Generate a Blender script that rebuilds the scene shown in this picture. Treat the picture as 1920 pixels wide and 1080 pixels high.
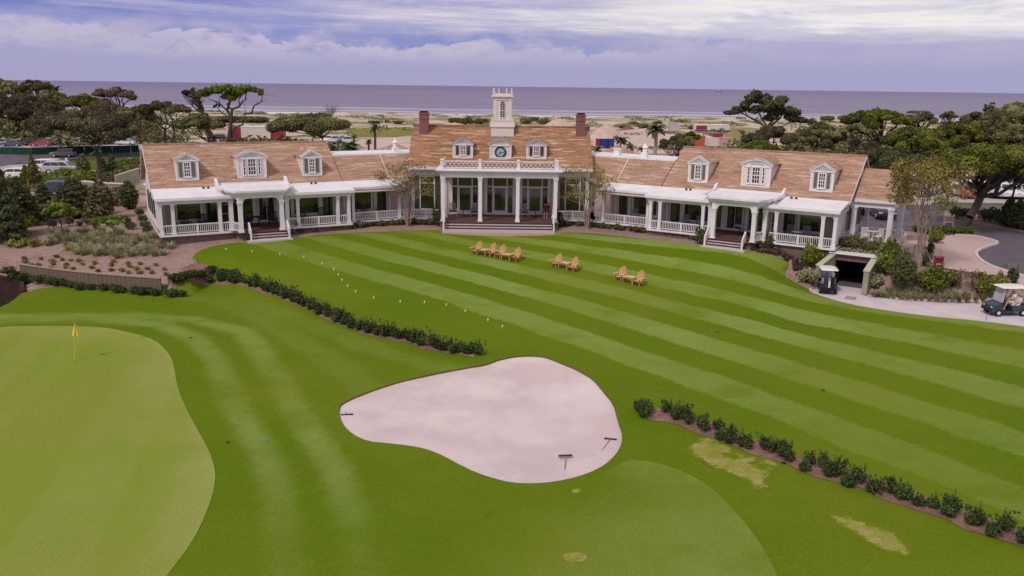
import bpy, math, random, bmesh
import numpy as np
from mathutils import Matrix, Vector
from mathutils.geometry import delaunay_2d_cdt
R = math.radians
rnd = random.Random(7)
for o in list(bpy.data.objects): bpy.data.objects.remove(o)
scene = bpy.context.scene
COL = scene.collection
# ------------------------------------------------------------------ camera model
FPX, CH, ROLL, YH = 1540.0, 11.5, 0.0131, 162.0
_p = math.atan((540-YH)*math.cos(ROLL)/FPX)
cF = np.array([0, math.cos(_p), -math.sin(_p)]); _R = np.array([1., 0, 0]); _U = np.cross(_R, cF)
cR = math.cos(ROLL)*_R + math.sin(ROLL)*_U; cU = math.cos(ROLL)*_U - math.sin(ROLL)*_R
cC = np.array([0, 0, CH])
def ray(x, y):
    d = cF*FPX + cR*(x-960) + cU*(540-y); return d/np.linalg.norm(d)
def unz(x, y, z=0.0):
    d = ray(x, y); return cC + d*((z-CH)/d[2])
def uny(x, y, Y):
    d = ray(x, y); return cC + d*(Y/d[1])
def proj(P):
    v = np.asarray(P, float)-cC; d = v@cF
    return np.array([960+FPX*(v@cR)/d, 540-FPX*(v@cU)/d])
# ------------------------------------------------------------------ camera, sky, sun, exposure
cam = bpy.data.objects.new('camera', bpy.data.cameras.new('camera')); COL.objects.link(cam)
cam.data.sensor_width = 36; cam.data.lens = 36*FPX/1920
cam.data.clip_start = .5; cam.data.clip_end = 90000
M3 = Matrix((cR, cU, -cF)).transposed()
cam.matrix_world = Matrix.Translation(Vector(cC)) @ M3.to_4x4()
scene.camera = cam
SUN_EL, SUN_AZ = 48.0, 215.0      # azimuth clockwise from +Y
world = bpy.data.worlds.new('World'); scene.world = world; world.use_nodes = True
def N(nt, t, **kw):
    n = nt.nodes.new(t)
    for k, v in kw.items():
        if k in ('inputs',):
            for a, b in v.items(): n.inputs[a].default_value = b
        else: setattr(n, k, v)
    return n
def lnk(nt, a, b): nt.links.new(a, b)
def math_(nt, op, a, b=None, clamp=False):
    n = nt.nodes.new('ShaderNodeMath'); n.operation = op; n.use_clamp = clamp
    for i, v in enumerate((a, b)):
        if v is None: continue
        if isinstance(v, (int, float)): n.inputs[i].default_value = v
        else: nt.links.new(v, n.inputs[i])
    return n.outputs[0]
def mixc(nt, f, a, b, mode='MIX'):
    n = nt.nodes.new('ShaderNodeMix'); n.data_type = 'RGBA'; n.blend_type = mode; n.clamp_factor = True
    for i, v in ((0, f), (6, a), (7, b)):
        if isinstance(v, (int, float)): n.inputs[i].default_value = v
        elif isinstance(v, (tuple, list)): n.inputs[i].default_value = (*v[:3], 1)
        else: nt.links.new(v, n.inputs[i])
    return n.outputs[2]
def ramp(nt, f, stops, interp='LINEAR'):
    n = nt.nodes.new('ShaderNodeValToRGB'); cr = n.color_ramp; cr.interpolation = interp
    while len(cr.elements) < len(stops): cr.elements.new(.5)
    for e, (p, c) in zip(cr.elements, stops):
        e.position = p; e.color = (c, c, c, 1) if isinstance(c, (int, float)) else (*c, 1)
    nt.links.new(f, n.inputs[0]); return n.outputs[0]
def noise(nt, vec, scale, detail=4, rough=.55, sc=(1, 1, 1), loc=(0, 0, 0), dist=0.0):
    m = N(nt, 'ShaderNodeMapping'); m.inputs['Scale'].default_value = sc; m.inputs['Location'].default_value = loc
    nt.links.new(vec, m.inputs[0])
    n = N(nt, 'ShaderNodeTexNoise'); n.inputs['Scale'].default_value = scale; n.inputs['Detail'].default_value = detail
    n.inputs['Roughness'].default_value = rough; n.inputs['Distortion'].default_value = dist
    nt.links.new(m.outputs[0], n.inputs['Vector']); return n.outputs['Fac']
def build_sky():
    nt = world.node_tree; nt.nodes.clear()
    out = N(nt, 'ShaderNodeOutputWorld')
    tc = N(nt, 'ShaderNodeTexCoord').outputs['Generated']
    sep = N(nt, 'ShaderNodeSeparateXYZ'); lnk(nt, tc, sep.inputs[0])
    x, z = sep.outputs[0], sep.outputs[2]
    sky = N(nt, 'ShaderNodeTexSky'); sky.sky_type = 'NISHITA'; sky.sun_disc = False
    sky.sun_elevation = R(SUN_EL); sky.sun_rotation = R(SUN_AZ); sky.altitude = 10; sky.dust_density = 2.0
    bg1 = N(nt, 'ShaderNodeBackground'); bg1.inputs[1].default_value = .10; lnk(nt, sky.outputs[0], bg1.inputs[0])
    # vertical gradient of the cloud deck above the sea
    base = ramp(nt, math_(nt, 'MULTIPLY', z, 8.0), [(0, (.40, .385, .60)), (.12, (.38, .37, .585)), (.28, (.41, .395, .61)), (.45, (.43, .42, .64)), (.8, (.42, .42, .62)), (1, (.62, .61, .68))])
    # cumulus heads along a band, flat bases melting into rain haze
    n1 = noise(nt, tc, 11, 9, .62, (1.5, 0, 3.2), (0, 0, 0), .5)
    top = math_(nt, 'ADD', .052, math_(nt, 'MULTIPLY', math_(nt, 'SUBTRACT', n1, .5), .075))
    n2 = noise(nt, tc, 5, 3, .5, (1, 0, 1), (4.2, 0, 0))
    top = math_(nt, 'ADD', top, math_(nt, 'MULTIPLY', math_(nt, 'SUBTRACT', n2, .5), .05))
    body = math_(nt, 'MULTIPLY', math_(nt, 'SUBTRACT', top, z), 260.0, True)
    lit = math_(nt, 'SUBTRACT', 1.0, math_(nt, 'MULTIPLY', math_(nt, 'SUBTRACT', top, z), 34.0, True), True)
    leftw = ramp(nt, math_(nt, 'ADD', math_(nt, 'MULTIPLY', x, .8), .5), [(.05, .85), (.45, 1), (.62, .3), (.8, .12)])
    gapc = mixc(nt, leftw, (.44, .43, .64), (.24, .28, .60))
    n6 = noise(nt, tc, 14, 5, .55, (1, 0, 2.2), (7, 0, 0))
    gapc = mixc(nt, ramp(nt, n6, [(.42, 0), (.62, 1)]), gapc, (.46, .42, .62))
    headc = mixc(nt, leftw, (.47, .45, .65), (.62, .54, .68))
    cum = mixc(nt, math_(nt, 'MULTIPLY', lit, n1), base, headc)
    c = mixc(nt, body, gapc, cum)
    # bluish holes and brighter lobes inside the cumulus band
    n7 = noise(nt, tc, 13, 6, .6, (1, 0, 2.0), (21, 0, 3), .4)
    band = math_(nt, 'MULTIPLY', ramp(nt, math_(nt, 'MULTIPLY', z, 10.0), [(.26, 0), (.40, 1), (.56, 1), (.66, 0)]), leftw)
    c = mixc(nt, math_(nt, 'MULTIPLY', band, ramp(nt, n7, [(.51, 0), (.57, .8)])), c, (.27, .29, .58))
    n8 = noise(nt, tc, 17, 7, .62, (1, 0, 2.4), (2, 0, 9), .5)
    c = mixc(nt, math_(nt, 'MULTIPLY', math_(nt, 'MULTIPLY', band, body), ramp(nt, n8, [(.43, 0), (.58, .65)])), c, (.60, .53, .66))
    c = mixc(nt, ramp(nt, math_(nt, 'MULTIPLY', z, 10.0), [(.08, 1), (.32, 0)]), c, base)
    # stratus streaks higher up: blue grey to the left, bright to the right
    n3 = noise(nt, tc, 3.0, 9, .66, (1.0, 0, 11), (1.3, 0, .02), .6)
    n4 = noise(nt, tc, 6.0, 8, .64, (1.0, 0, 8), (8.3, 0, .4), .6)
    side = math_(nt, 'ADD', math_(nt, 'MULTIPLY', x, 1.2), .57)
    s2 = math_(nt, 'ADD', side, math_(nt, 'MULTIPLY', math_(nt, 'SUBTRACT', n3, .5), 2.0))
    lay = ramp(nt, s2, [(.0, (.17, .20, .53)), (.20, (.27, .29, .60)), (.40, (.43, .41, .65)), (.56, (.60, .56, .70)), (.74, (.76, .71, .76)), (1, (.90, .86, .85))])
    lay = mixc(nt, math_(nt, 'MULTIPLY', ramp(nt, n4, [(.46, 0), (.60, 1)]), .55), lay, (.46, .44, .66))
    edge = math_(nt, 'ADD', z, math_(nt, 'MULTIPLY', math_(nt, 'SUBTRACT', n3, .5), .03))
    rise = math_(nt, 'ADD', edge, math_(nt, 'MULTIPLY', x, .012))
    up = ramp(nt, math_(nt, 'MULTIPLY', rise, 10.0), [(.57, 0), (.71, 1)])
    c = mixc(nt, up, c, lay)
    # overhead the deck is an even bright grey
    c = mixc(nt, ramp(nt, z, [(.11, 0), (.3, 1)]), c, (.56, .53, .56))
    bg2 = N(nt, 'ShaderNodeBackground'); bg2.inputs[1].default_value = 1.0; lnk(nt, c, bg2.inputs[0])
    mx = N(nt, 'ShaderNodeMixShader'); mx.inputs[0].default_value = .93
    lnk(nt, bg1.outputs[0], mx.inputs[1]); lnk(nt, bg2.outputs[0], mx.inputs[2]); lnk(nt, mx.outputs[0], out.inputs[0])
build_sky()
sl = bpy.data.lights.new('sun', 'SUN'); sl.energy = 1.95; sl.angle = R(9); sl.color = (1, .93, .86)
so = bpy.data.objects.new('sun', sl); COL.objects.link(so)
az, el = R(SUN_AZ), R(SUN_EL)
so.rotation_euler = Vector((math.sin(az)*math.cos(el), math.cos(az)*math.cos(el), math.sin(el))).to_track_quat('Z', 'Y').to_euler()
vs = scene.view_settings; vs.view_transform = 'Standard'; vs.look = 'None'; vs.exposure = 0.0; vs.gamma = 1
vs.use_curve_mapping = False
scene.cycles.use_denoising = True
scene.cycles.max_bounces = 6
# ------------------------------------------------------------------ object helpers
WM = {}
def link(o, world_m=None, parent=None):
    COL.objects.link(o); m = world_m or Matrix.Identity(4); WM[o.name] = m
    if parent: o.parent = parent; o.matrix_basis = WM[parent.name].inverted() @ m
    else: o.matrix_basis = m
    return o
def tag(o, label=None, cat=None, group=None, kind=None):
    for k, v in (('label', label), ('category', cat), ('group', group), ('kind', kind)):
        if v: o[k] = v
    return o
def frame(x, y, z, deg=0.0, s=1.0):
    return Matrix.Translation((x, y, z)) @ Matrix.Rotation(R(deg), 4, 'Z') @ Matrix.Scale(s, 4)
def thing(name, label, cat, m, group=None):
    o = bpy.data.objects.new(name, None); o.empty_display_size = .2
    link(o, m); return tag(o, label, cat, group)
def copy_tree(o, m, label=None):
    def rec(s, par):
        c = s.copy(); COL.objects.link(c)
        if par: c.parent = par
        for ch in KIDS.get(s.name, ()): rec(ch, c)
        return c
    c = rec(o, None); c.matrix_basis = m; WM[c.name] = m
    if label: c['label'] = label
    return c
KIDS = {}
def split_build(mb, name, *a, **k):
    'every connected piece of the builder becomes an object of its own'
    par = list(range(len(mb.v)))
    def fd(i):
        while par[i] != i: par[i] = par[par[i]]; i = par[i]
        return i
    for f in mb.f:
        for q in f[1:]: par[fd(q)] = fd(f[0])
    gr = {}
    for f in mb.f: gr.setdefault(fd(f[0]), []).append(f)
    for fs in gr.values():
        n = MB(); ids = sorted({i for f in fs for i in f}); mp = {i: j for j, i in enumerate(ids)}; n.add([mb.v[i] for i in ids], [tuple(mp[i] for i in f) for f in fs]); n.build(name, *a, **k)
class MB:
    def __init__(s): s.v = []; s.f = []; s.mi = []; s.mat = 0; s.sm = []; s.smooth = False
    def add(s, vs, fs, M=None):
        b = len(s.v)
        for p in vs: s.v.append(tuple(M @ Vector(p)) if M else tuple(p))
        for f in fs: s.f.append(tuple(b+i for i in f)); s.mi.append(s.mat); s.sm.append(s.smooth)
    def box(s, x0, x1, y0, y1, z0, z1, M=None):
        if x0 > x1: x0, x1 = x1, x0
        if y0 > y1: y0, y1 = y1, y0
        s.add([(x0, y0, z0), (x1, y0, z0), (x1, y1, z0), (x0, y1, z0), (x0, y0, z1), (x1, y0, z1), (x1, y1, z1), (x0, y1, z1)],
              [(0, 3, 2, 1), (4, 5, 6, 7), (0, 1, 5, 4), (1, 2, 6, 5), (2, 3, 7, 6), (3, 0, 4, 7)], M); return s
    def tube(s, p0, p1, r0, r1=None, n=8, cap=True):
        r1 = r0 if r1 is None else r1; p0 = Vector(p0); p1 = Vector(p1); d = p1-p0
        if d.length < 1e-6: return s
        q = d.to_track_quat('Z', 'Y'); vs = []
        for p, r in ((p0, r0), (p1, r1)):
            for i in range(n):
                a = 2*math.pi*i/n; vs.append(p+q @ Vector((r*math.cos(a), r*math.sin(a), 0)))
        fs = [(i, (i+1) % n, n+(i+1) % n, n+i) for i in range(n)]
        if cap: fs += [tuple(range(n-1, -1, -1)), tuple(range(n, 2*n))]
        s.add(vs, fs); return s
    def bar(s, p0, p1, w, h):
        "square bar between two points"
        p0 = Vector(p0); p1 = Vector(p1); d = p1-p0; q = d.to_track_quat('Z', 'Y'); vs = []
        for p in (p0, p1):
            for a, b in ((-1, -1), (1, -1), (1, 1), (-1, 1)): vs.append(p+q @ Vector((a*w/2, b*h/2, 0)))
        s.add(vs, [(3, 2, 1, 0), (4, 5, 6, 7), (0, 1, 5, 4), (1, 2, 6, 5), (2, 3, 7, 6), (3, 0, 4, 7)]); return s
    def lathe(s, prof, c=(0, 0, 0), n=12):
        vs = []; m = len(prof)
        for r, z in prof:
            for i in range(n):
                a = 2*math.pi*i/n; vs.append((c[0]+r*math.cos(a), c[1]+r*math.sin(a), c[2]+z))
        fs = [(j*n+i, j*n+(i+1) % n, (j+1)*n+(i+1) % n, (j+1)*n+i) for j in range(m-1) for i in range(n)]
        fs += [tuple(range(n-1, -1, -1)), tuple(range((m-1)*n, m*n))]
        s.add(vs, fs); return s
    def extrude(s, poly, fa, fb):
        "poly: list of 2-D points; fa/fb map a 2-D point to 3-D at either end"
        n = len(poly); s.add([fa(p) for p in poly]+[fb(p) for p in poly],
            [(i, (i+1) % n, n+(i+1) % n, n+i) for i in range(n)]+[tuple(range(n-1, -1, -1)), tuple(range(n, 2*n))]); return s
    def ell(s, c, r, n=10, m=7):
        vs = []
        for j in range(m+1):
            t = math.pi*j/m
            for i in range(n):
                a = 2*math.pi*i/n; vs.append((c[0]+r[0]*math.sin(t)*math.cos(a), c[1]+r[1]*math.sin(t)*math.sin(a), c[2]+r[2]*math.cos(t)))
        s.add(vs, [(j*n+i, (j+1)*n+i, (j+1)*n+(i+1) % n, j*n+(i+1) % n) for j in range(m) for i in range(n)]); return s
    def build(s, name, mats, m=None, parent=None, bevel=0.0, **tg):
        me = bpy.data.meshes.new(name); me.from_pydata([tuple(v) for v in s.v], [], s.f)
        for mm in (mats if isinstance(mats, (list, tuple)) else [mats]): me.materials.append(mm)
        me.polygons.foreach_set('material_index', s.mi); me.polygons.foreach_set('use_smooth', s.sm)
        bm = bmesh.new(); bm.from_mesh(me); bmesh.ops.recalc_face_normals(bm, faces=bm.faces); bm.to_mesh(me); bm.free()
        me.update()
        o = bpy.data.objects.new(name, me); link(o, m if m is not None else (WM[parent.name] if parent else None), parent)
        if parent: KIDS.setdefault(parent.name, []).append(o)
        if bevel:
            b = o.modifiers.new('bevel', 'BEVEL'); b.width = bevel; b.segments = 2; b.limit_method = 'ANGLE'
        if tg: tag(o, **tg)
        return o
# ------------------------------------------------------------------ materials
MATS = {}
def pmat(name, c, c2=None, rough=.7, scale=3, detail=4, bump=0.0, bscale=None, metal=0.0, spec=.3, sc=(1, 1, 1), amt=1.0, dirt=None, coord='Object', lo=.35, hi=.65):
    m = bpy.data.materials.new(name); m.use_nodes = True; nt = m.node_tree
    b = nt.nodes['Principled BSDF']; b.inputs['Roughness'].default_value = rough; b.inputs['Metallic'].default_value = metal
    b.inputs['Specular IOR Level'].default_value = spec
    tc = N(nt, 'ShaderNodeTexCoord').outputs[coord]
    c2 = c2 or tuple(min(1, x*.82) for x in c)
    f = noise(nt, tc, scale, detail, .6, sc)
    col = mixc(nt, ramp(nt, f, [(lo, 0), (hi, amt)]), c, c2)
    if dirt:
        g = noise(nt, tc, dirt[1], 6, .65, (1, 1, 1), (5, 3, 1)); col = mixc(nt, ramp(nt, g, [(.52, 0), (.75, dirt[2])]), col, dirt[0])
    lnk(nt, col, b.inputs['Base Color'])
    if bump:
        bn = N(nt, 'ShaderNodeBump'); bn.inputs['Strength'].default_value = bump; bn.inputs['Distance'].default_value = .05
        lnk(nt, noise(nt, tc, bscale or scale*6, 5, .6, sc), bn.inputs['Height']); lnk(nt, bn.outputs[0], b.inputs['Normal'])
    MATS[name] = m; return m
WHITE = pmat('white_paint', (.80, .755, .79), (.74, .69, .72), .45, 1.2, dirt=((.55, .50, .50), .9, .5))
CREAM = pmat('cream_siding', (.66, .565, .53), (.60, .51, .48), .6, .8)
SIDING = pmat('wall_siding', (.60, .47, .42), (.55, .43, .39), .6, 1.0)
ROOFW = pmat('white_membrane', (.86, .83, .86), (.76, .73, .77), .5, .9, dirt=((.55, .5, .52), .7, .45))
TRIM = pmat('cream_trim', (.74, .66, .62), (.70, .62, .58), .5, 1)
DECK = pmat('porch_boards', (.16, .075, .075), (.11, .05, .05), .5, 2, sc=(1, 12, 1))
BASE = pmat('foundation_brick', (.20, .14, .12), (.13, .09, .08), .8, 5)
STEP = pmat('step_paint', (.62, .52, .53), (.54, .45, .46), .6, 3)
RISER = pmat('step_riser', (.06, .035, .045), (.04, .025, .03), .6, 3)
BRICKP = pmat('brick_paving', (.56, .41, .38), (.47, .33, .31), .8, 8, dirt=((.35, .25, .24), 1.5, .4))
SHUT = pmat('green_shutter', (.155, .16, .115), (.13, .135, .095), .5, 4)
SHUTD = pmat('dark_shutter', (.07, .075, .05), (.05, .055, .035), .5, 4)
GLASS = pmat('window_glass', (.030, .036, .018), (.016, .018, .010), .06, .9, spec=1.0)
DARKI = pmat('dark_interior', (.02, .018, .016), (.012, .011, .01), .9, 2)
CHIM = pmat('chimney_brick', (.27, .11, .11), (.20, .085, .085), .85, 9, sc=(1, 1, 3))
CLOCKF = pmat('clock_face', (.36, .50, .62), (.30, .44, .56), .35, 3)
BLACK = pmat('black_paint', (.015, .016, .022), (.01, .01, .015), .4, 3)
TEAK = pmat('teak', (.62, .33, .17), (.50, .25, .12), .55, 6, sc=(1, 1, 3))
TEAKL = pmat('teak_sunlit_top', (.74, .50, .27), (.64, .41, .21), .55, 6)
def shingle(name, cols, streak, contrast=1.0):
    m = bpy.data.materials.new(name); m.use_nodes = True; nt = m.node_tree; b = nt.nodes['Principled BSDF']
    b.inputs['Roughness'].default_value = .8; b.inputs['Specular IOR Level'].default_value = .2
    tc = N(nt, 'ShaderNodeTexCoord').outputs['Object']
    big = noise(nt, tc, .35, 3, .5)
    s1 = noise(nt, tc, 1.0, 4, .65, (1.3, 1.3, 12), (0, 0, 0), .8)
    s2 = noise(nt, tc, 1.0, 4, .7, (7, 7, 13))
    s3 = noise(nt, tc, 1.0, 3, .6, (.55, .55, 9), (7, 1, 2), .5)
    c = ramp(nt, s1, [(.30, cols[0]), (.46, cols[1]), (.6, cols[2]), (.72, cols[3])])
    c = mixc(nt, .45, c, ramp(nt, s2, [(.35, cols[0]), (.52, cols[1]), (.7, cols[3])]))
    c = mixc(nt, math_(nt, 'MULTIPLY', ramp(nt, s3, [(.56, 0), (.66, 1)]), streak), c, cols[4])
    c = mixc(nt, math_(nt, 'MULTIPLY', ramp(nt, s3, [(.34, 1), (.42, 0)]), streak), c, cols[0])
    c = mixc(nt, math_(nt, 'MULTIPLY', ramp(nt, big, [(.4, 0), (.65, 1)]), .35), c, cols[2])
    lnk(nt, c, b.inputs['Base Color'])
    sp = N(nt, 'ShaderNodeSeparateXYZ'); lnk(nt, tc, sp.inputs[0])
    saw = math_(nt, 'FRACT', math_(nt, 'MULTIPLY', sp.outputs[2], 9.0))
    h = math_(nt, 'ADD', math_(nt, 'MULTIPLY', saw, -.6), s2)
    bn = N(nt, 'ShaderNodeBump'); bn.inputs['Strength'].default_value = .7; bn.inputs['Distance'].default_value = .04
    lnk(nt, h, bn.inputs['Height']); lnk(nt, bn.outputs[0], b.inputs['Normal'])
    return m
SHING = shingle('cedar_shingle', [(.16, .082, .058), (.38, .222, .155), (.50, .305, .220), (.59, .39, .29), (.78, .62, .50)], .55)
SHINGC = shingle('cedar_shingle_amber', [(.12, .055, .028), (.31, .155, .082), (.43, .225, .125), (.53, .32, .20), (.78, .61, .46)], .8)
def leafmat(name, c, c2, c3):
    m = bpy.data.materials.new(name); m.use_nodes = True; nt = m.node_tree; b = nt.nodes['Principled BSDF']
    b.inputs['Roughness'].default_value = .6; b.inputs['Specular IOR Level'].default_value = .15
    a = N(nt, 'ShaderNodeAttribute', attribute_name='tint'); 
    oi = N(nt, 'ShaderNodeObjectInfo')
    col = ramp(nt, a.outputs['Fac'], [(0, c), (.5, c2), (1, c3)])
    hs = N(nt, 'ShaderNodeHueSaturation'); lnk(nt, col, hs.inputs['Color'])
    lnk(nt, math_(nt, 'ADD', .8, math_(nt, 'MULTIPLY', oi.outputs['Random'], .4)), hs.inputs['Value'])
    lnk(nt, math_(nt, 'ADD', .485, math_(nt, 'MULTIPLY', oi.outputs['Random'], .03)), hs.inputs['Hue'])
    lnk(nt, hs.outputs[0], b.inputs['Base Color'])
    tr = N(nt, 'ShaderNodeBsdfTranslucent'); lnk(nt, hs.outputs[0], tr.inputs[0])
    mx = N(nt, 'ShaderNodeMixShader'); mx.inputs[0].default_value = .25
    out = nt.nodes['Material Output']; lnk(nt, b.outputs[0], mx.inputs[1]); lnk(nt, tr.outputs[0], mx.inputs[2]); lnk(nt, mx.outputs[0], out.inputs[0])
    return m
LF_OAK = leafmat('oak_leaves', (.075, .068, .034), (.170, .158, .064), (.31, .28, .12))
LF_DUSK = leafmat('brownish_oak_leaves', (.060, .050, .032), (.115, .100, .055), (.19, .165, .09))
LF_GREEN = leafmat('bright_leaves', (.058, .070, .012), (.140, .165, .022), (.30, .31, .055))
LF_DARK = leafmat('dark_evergreen_leaves', (.052, .060, .030), (.100, .112, .050), (.175, .18, .075))
LF_HEDGE = leafmat('hedge_leaves', (.032, .048, .018), (.066, .094, .030), (.12, .155, .05))
LF_OLIVE = leafmat('olive_yellow_leaves', (.13, .11, .025), (.26, .22, .05), (.42, .36, .10))
LF_LIME = leafmat('lime_leaves', (.10, .13, .02), (.20, .24, .035), (.34, .36, .08))
LF_GRASSY = leafmat('pale_grass_blades', (.17, .185, .085), (.31, .32, .16), (.50, .47, .28))
LF_YELL = leafmat('yellow_green_clump', (.13, .13, .03), (.24, .22, .05), (.38, .33, .10))
LF_RED = leafmat('brown_scrub_leaves', (.10, .06, .05), (.16, .10, .08), (.24, .16, .13))
LF_PALM = leafmat('palm_fronds', (.03, .05, .015), (.07, .11, .03), (.15, .19, .06))
BARK = pmat('bark', (.11, .078, .07), (.065, .047, .042), .9, 6, sc=(1, 1, .3), bump=.4)
BARKL = pmat('pale_bark', (.40, .31, .28), (.27, .20, .18), .8, 8, sc=(1, 1, .4))
# ------------------------------------------------------------------ terrain heights
GX0, GX1, GY0, GY1, GS = -80.0, 80.0, 10.0, 112.0, 0.5
NX = int((GX1-GX0)/GS)+1; NY = int((GY1-GY0)/GS)+1
LOW = -2.2
CURVES = [
 ([(304,447),(403,438),(566,430),(655,425),(769,414),(831,422),(1040,424),(1100,419),(1207,431),(1314,448),(1405,462),(1560,474)], [0.0]*12),
 ([(271,404),(304,447)], [0,0]),
 ([(0,440),(120,430),(271,415)], [-.1,0,0]),
 ([(30,499),(130,512),(230,521),(335,527)], [-1.35,-1.35,-1.35,-1.4]),
 ([(20,522),(130,540),(230,549),(330,548),(400,538)], [-2.05,-2.08,-2.08,-2.08,-2.0]),
 ([(60,542),(200,548),(400,548),(520,570)], [-2.1,-2.1,-2.1,-2.1]),
 ([(395,500),(520,540),(640,590),(780,640),(905,668)], [-1.2,-1.6,-1.9,-2.05,-2.15]),
 ([(0,620),(200,640),(500,700),(700,720)], [-2.25,-2.25,-2.25,-2.2]),
 ([(-200,1090),(400,1090),(1000,1090),(1900,1090),(2300,1090)], [-2.3]*5),
 ([(600,820),(1000,910),(1180,870)], [-2.3]*3),
 ([(372,475),(462,456),(538,452),(700,438),(832,434)], [-.35,-.12,-.1,-.02,0]),
 ([(1037,436),(1200,449),(1335,466),(1396,472)], [0,0,-.02,-.02]),
 ([(400,490),(600,485),(900,500),(1100,510)], [-.8,-.8,-1.0,-1.1]),
 ([(1100,510),(1300,540)], [-1.1,-1.55]),
 ([(800,600),(1000,640),(1300,680)], [-1.9,-2.1,-2.2]),
 ([(1200,780),(1500,860),(1920,1000)], [-2.3]*3),
 ([(1400,470),(1450,480),(1480,495),(1478,515),(1482,530)], [-.02,-.3,-.95,-1.5,-1.95]),
 ([(1518,546),(1560,562),(1620,577),(1700,590),(1800,601),(1920,612),(2200,650)], [LOW]*7),
 ([(1622,552),(1700,562),(1780,570),(1850,575),(1920,575),(2200,600)], [LOW]*6),
 ([(1500,600),(1700,680),(1900,740),(2300,800)], [LOW]*4),
 ([(1680,500),(1745,500),(1820,512),(1900,530),(2100,545)], [-.2,-.35,-.7,-1.1,-1.6]),
 ([(1690,455),(1780,440),(1860,455)], [0,-.1,-.4]),
 ([(1900,470),(1900,430),(1750,400)], [-.7,-.4,-.1]),
 ([(0,400),(100,380),(200,370)], [0,0,0]),
]
def sst(a, b, x):
    t = np.clip((np.asarray(x, float)-a)/(b-a), 0, 1); return t*t*(3-2*t)
def _height():
    H = np.full((NY, NX), np.nan)
    ys = GY0+GS*np.arange(NY); xs = GX0+GS*np.arange(NX)
    H[-1, :] = 0; H[0, :] = -2.3
    lo = np.interp(ys, [10, 45, 66, 112], [-2.3, -2.2, 0, 0]); H[:, 0] = lo; H[:, -1] = lo
    for pts, zs in CURVES:
        W = [unz(x, y, z) for (x, y), z in zip(pts, zs)]
        for A, B in zip(W[:-1], W[1:]):
            n = max(2, int(np.hypot(*(B-A)[:2])/0.2))
            for t in np.linspace(0, 1, n):
                P = A*(1-t)+B*t; i = int(round((P[0]-GX0)/GS)); j = int(round((P[1]-GY0)/GS))
                if 0 < i < NX-1 and 0 < j < NY-1: H[j, i] = P[2]
    fix = ~np.isnan(H)
    # building pad and everything behind stays level
    X, Y = np.meshgrid(xs, ys)
    pad = (Y > 74) & (np.abs(X) < 30); H[pad] = 0; fix |= pad
    Z = np.where(fix, H, np.interp(Y, [10, 45, 66, 112], [-2.3, -2.2, 0, 0]))
    for it in range(2500):
        N = 0.25*(np.roll(Z, 1, 0)+np.roll(Z, -1, 0)+np.roll(Z, 1, 1)+np.roll(Z, -1, 1))
        Z = np.where(fix, Z, N)
    for it in range(3):
        N = Z.copy(); N[1:-1, 1:-1] = .5*Z[1:-1, 1:-1]+.125*(Z[:-2, 1:-1]+Z[2:, 1:-1]+Z[1:-1, :-2]+Z[1:-1, 2:]); Z = N
    # sharp step at the timber retaining wall: the turf side lies low
    W = np.array([unz(x, y, -1.12) for x, y in WALL_PX]); yw = np.interp(xs, W[:, 0], W[:, 1], left=-99, right=-99)[None, :]
    tx = (sst(0, 4.5, W[-1, 0]+.3-xs)*np.clip((xs-W[0, 0])/1.0, 0, 1))[None, :]; m = (Y < yw+.42) & (Y > yw-5); ty = sst(6, 2, yw-Y); Z = np.where(m | ((Y < yw) & (Y > yw-6.5)), Z+tx*ty*(np.minimum(Z, -2.0-.02*(yw-Y))-Z), Z); m = (Y >= yw+.42) & (Y < yw+2.9); Z = np.where(m, np.maximum(Z, -1.28+.12*(Y-yw-.42)), Z)
    return Z
WALL_PX = [(24,495),(60,500),(130,509.5),(230,518.5),(345,526)]
HG = _height()
def _hash(ix, iy):
    n = np.sin(ix*127.1+iy*311.7)*43758.5453; return n-np.floor(n)
def vnoise(x, y):
    x = np.asarray(x, float); y = np.asarray(y, float); ix = np.floor(x); iy = np.floor(y); fx = x-ix; fy = y-iy
    fx = fx*fx*(3-2*fx); fy = fy*fy*(3-2*fy)
    return (_hash(ix, iy)*(1-fx)+_hash(ix+1, iy)*fx)*(1-fy)+(_hash(ix, iy+1)*(1-fx)+_hash(ix+1, iy+1)*fx)*fy
def T(x, y):
    x = np.asarray(x, float); y = np.asarray(y, float)
    u = np.clip((x-GX0)/GS, 0, NX-1.001); v = np.clip((y-GY0)/GS, 0, NY-1.001)
    i = u.astype(int); j = v.astype(int); a = u-i; b = v-j
    z = (HG[j, i]*(1-a)+HG[j, i+1]*a)*(1-b)+(HG[j+1, i]*(1-a)+HG[j+1, i+1]*a)*b
    far = sst(150, 220, y)
    dune = (vnoise(x/23, y/13)*1.8+vnoise(x/7+9, y/5)*.7-.6)*far*(1-sst(330, 375, y))
    return z+dune-3.6*sst(300, 415, y)
def G(x, y, off=0.0):
    "pixel of the photograph -> point on the terrain"
    z = 0.0
    for k in range(30):
        P = unz(x, y, z); zn = float(T(P[0], P[1]))+off
        if abs(zn-z) < 1e-3: break
        z = .6*z+.4*zn
    return np.array([P[0], P[1], z])
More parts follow.
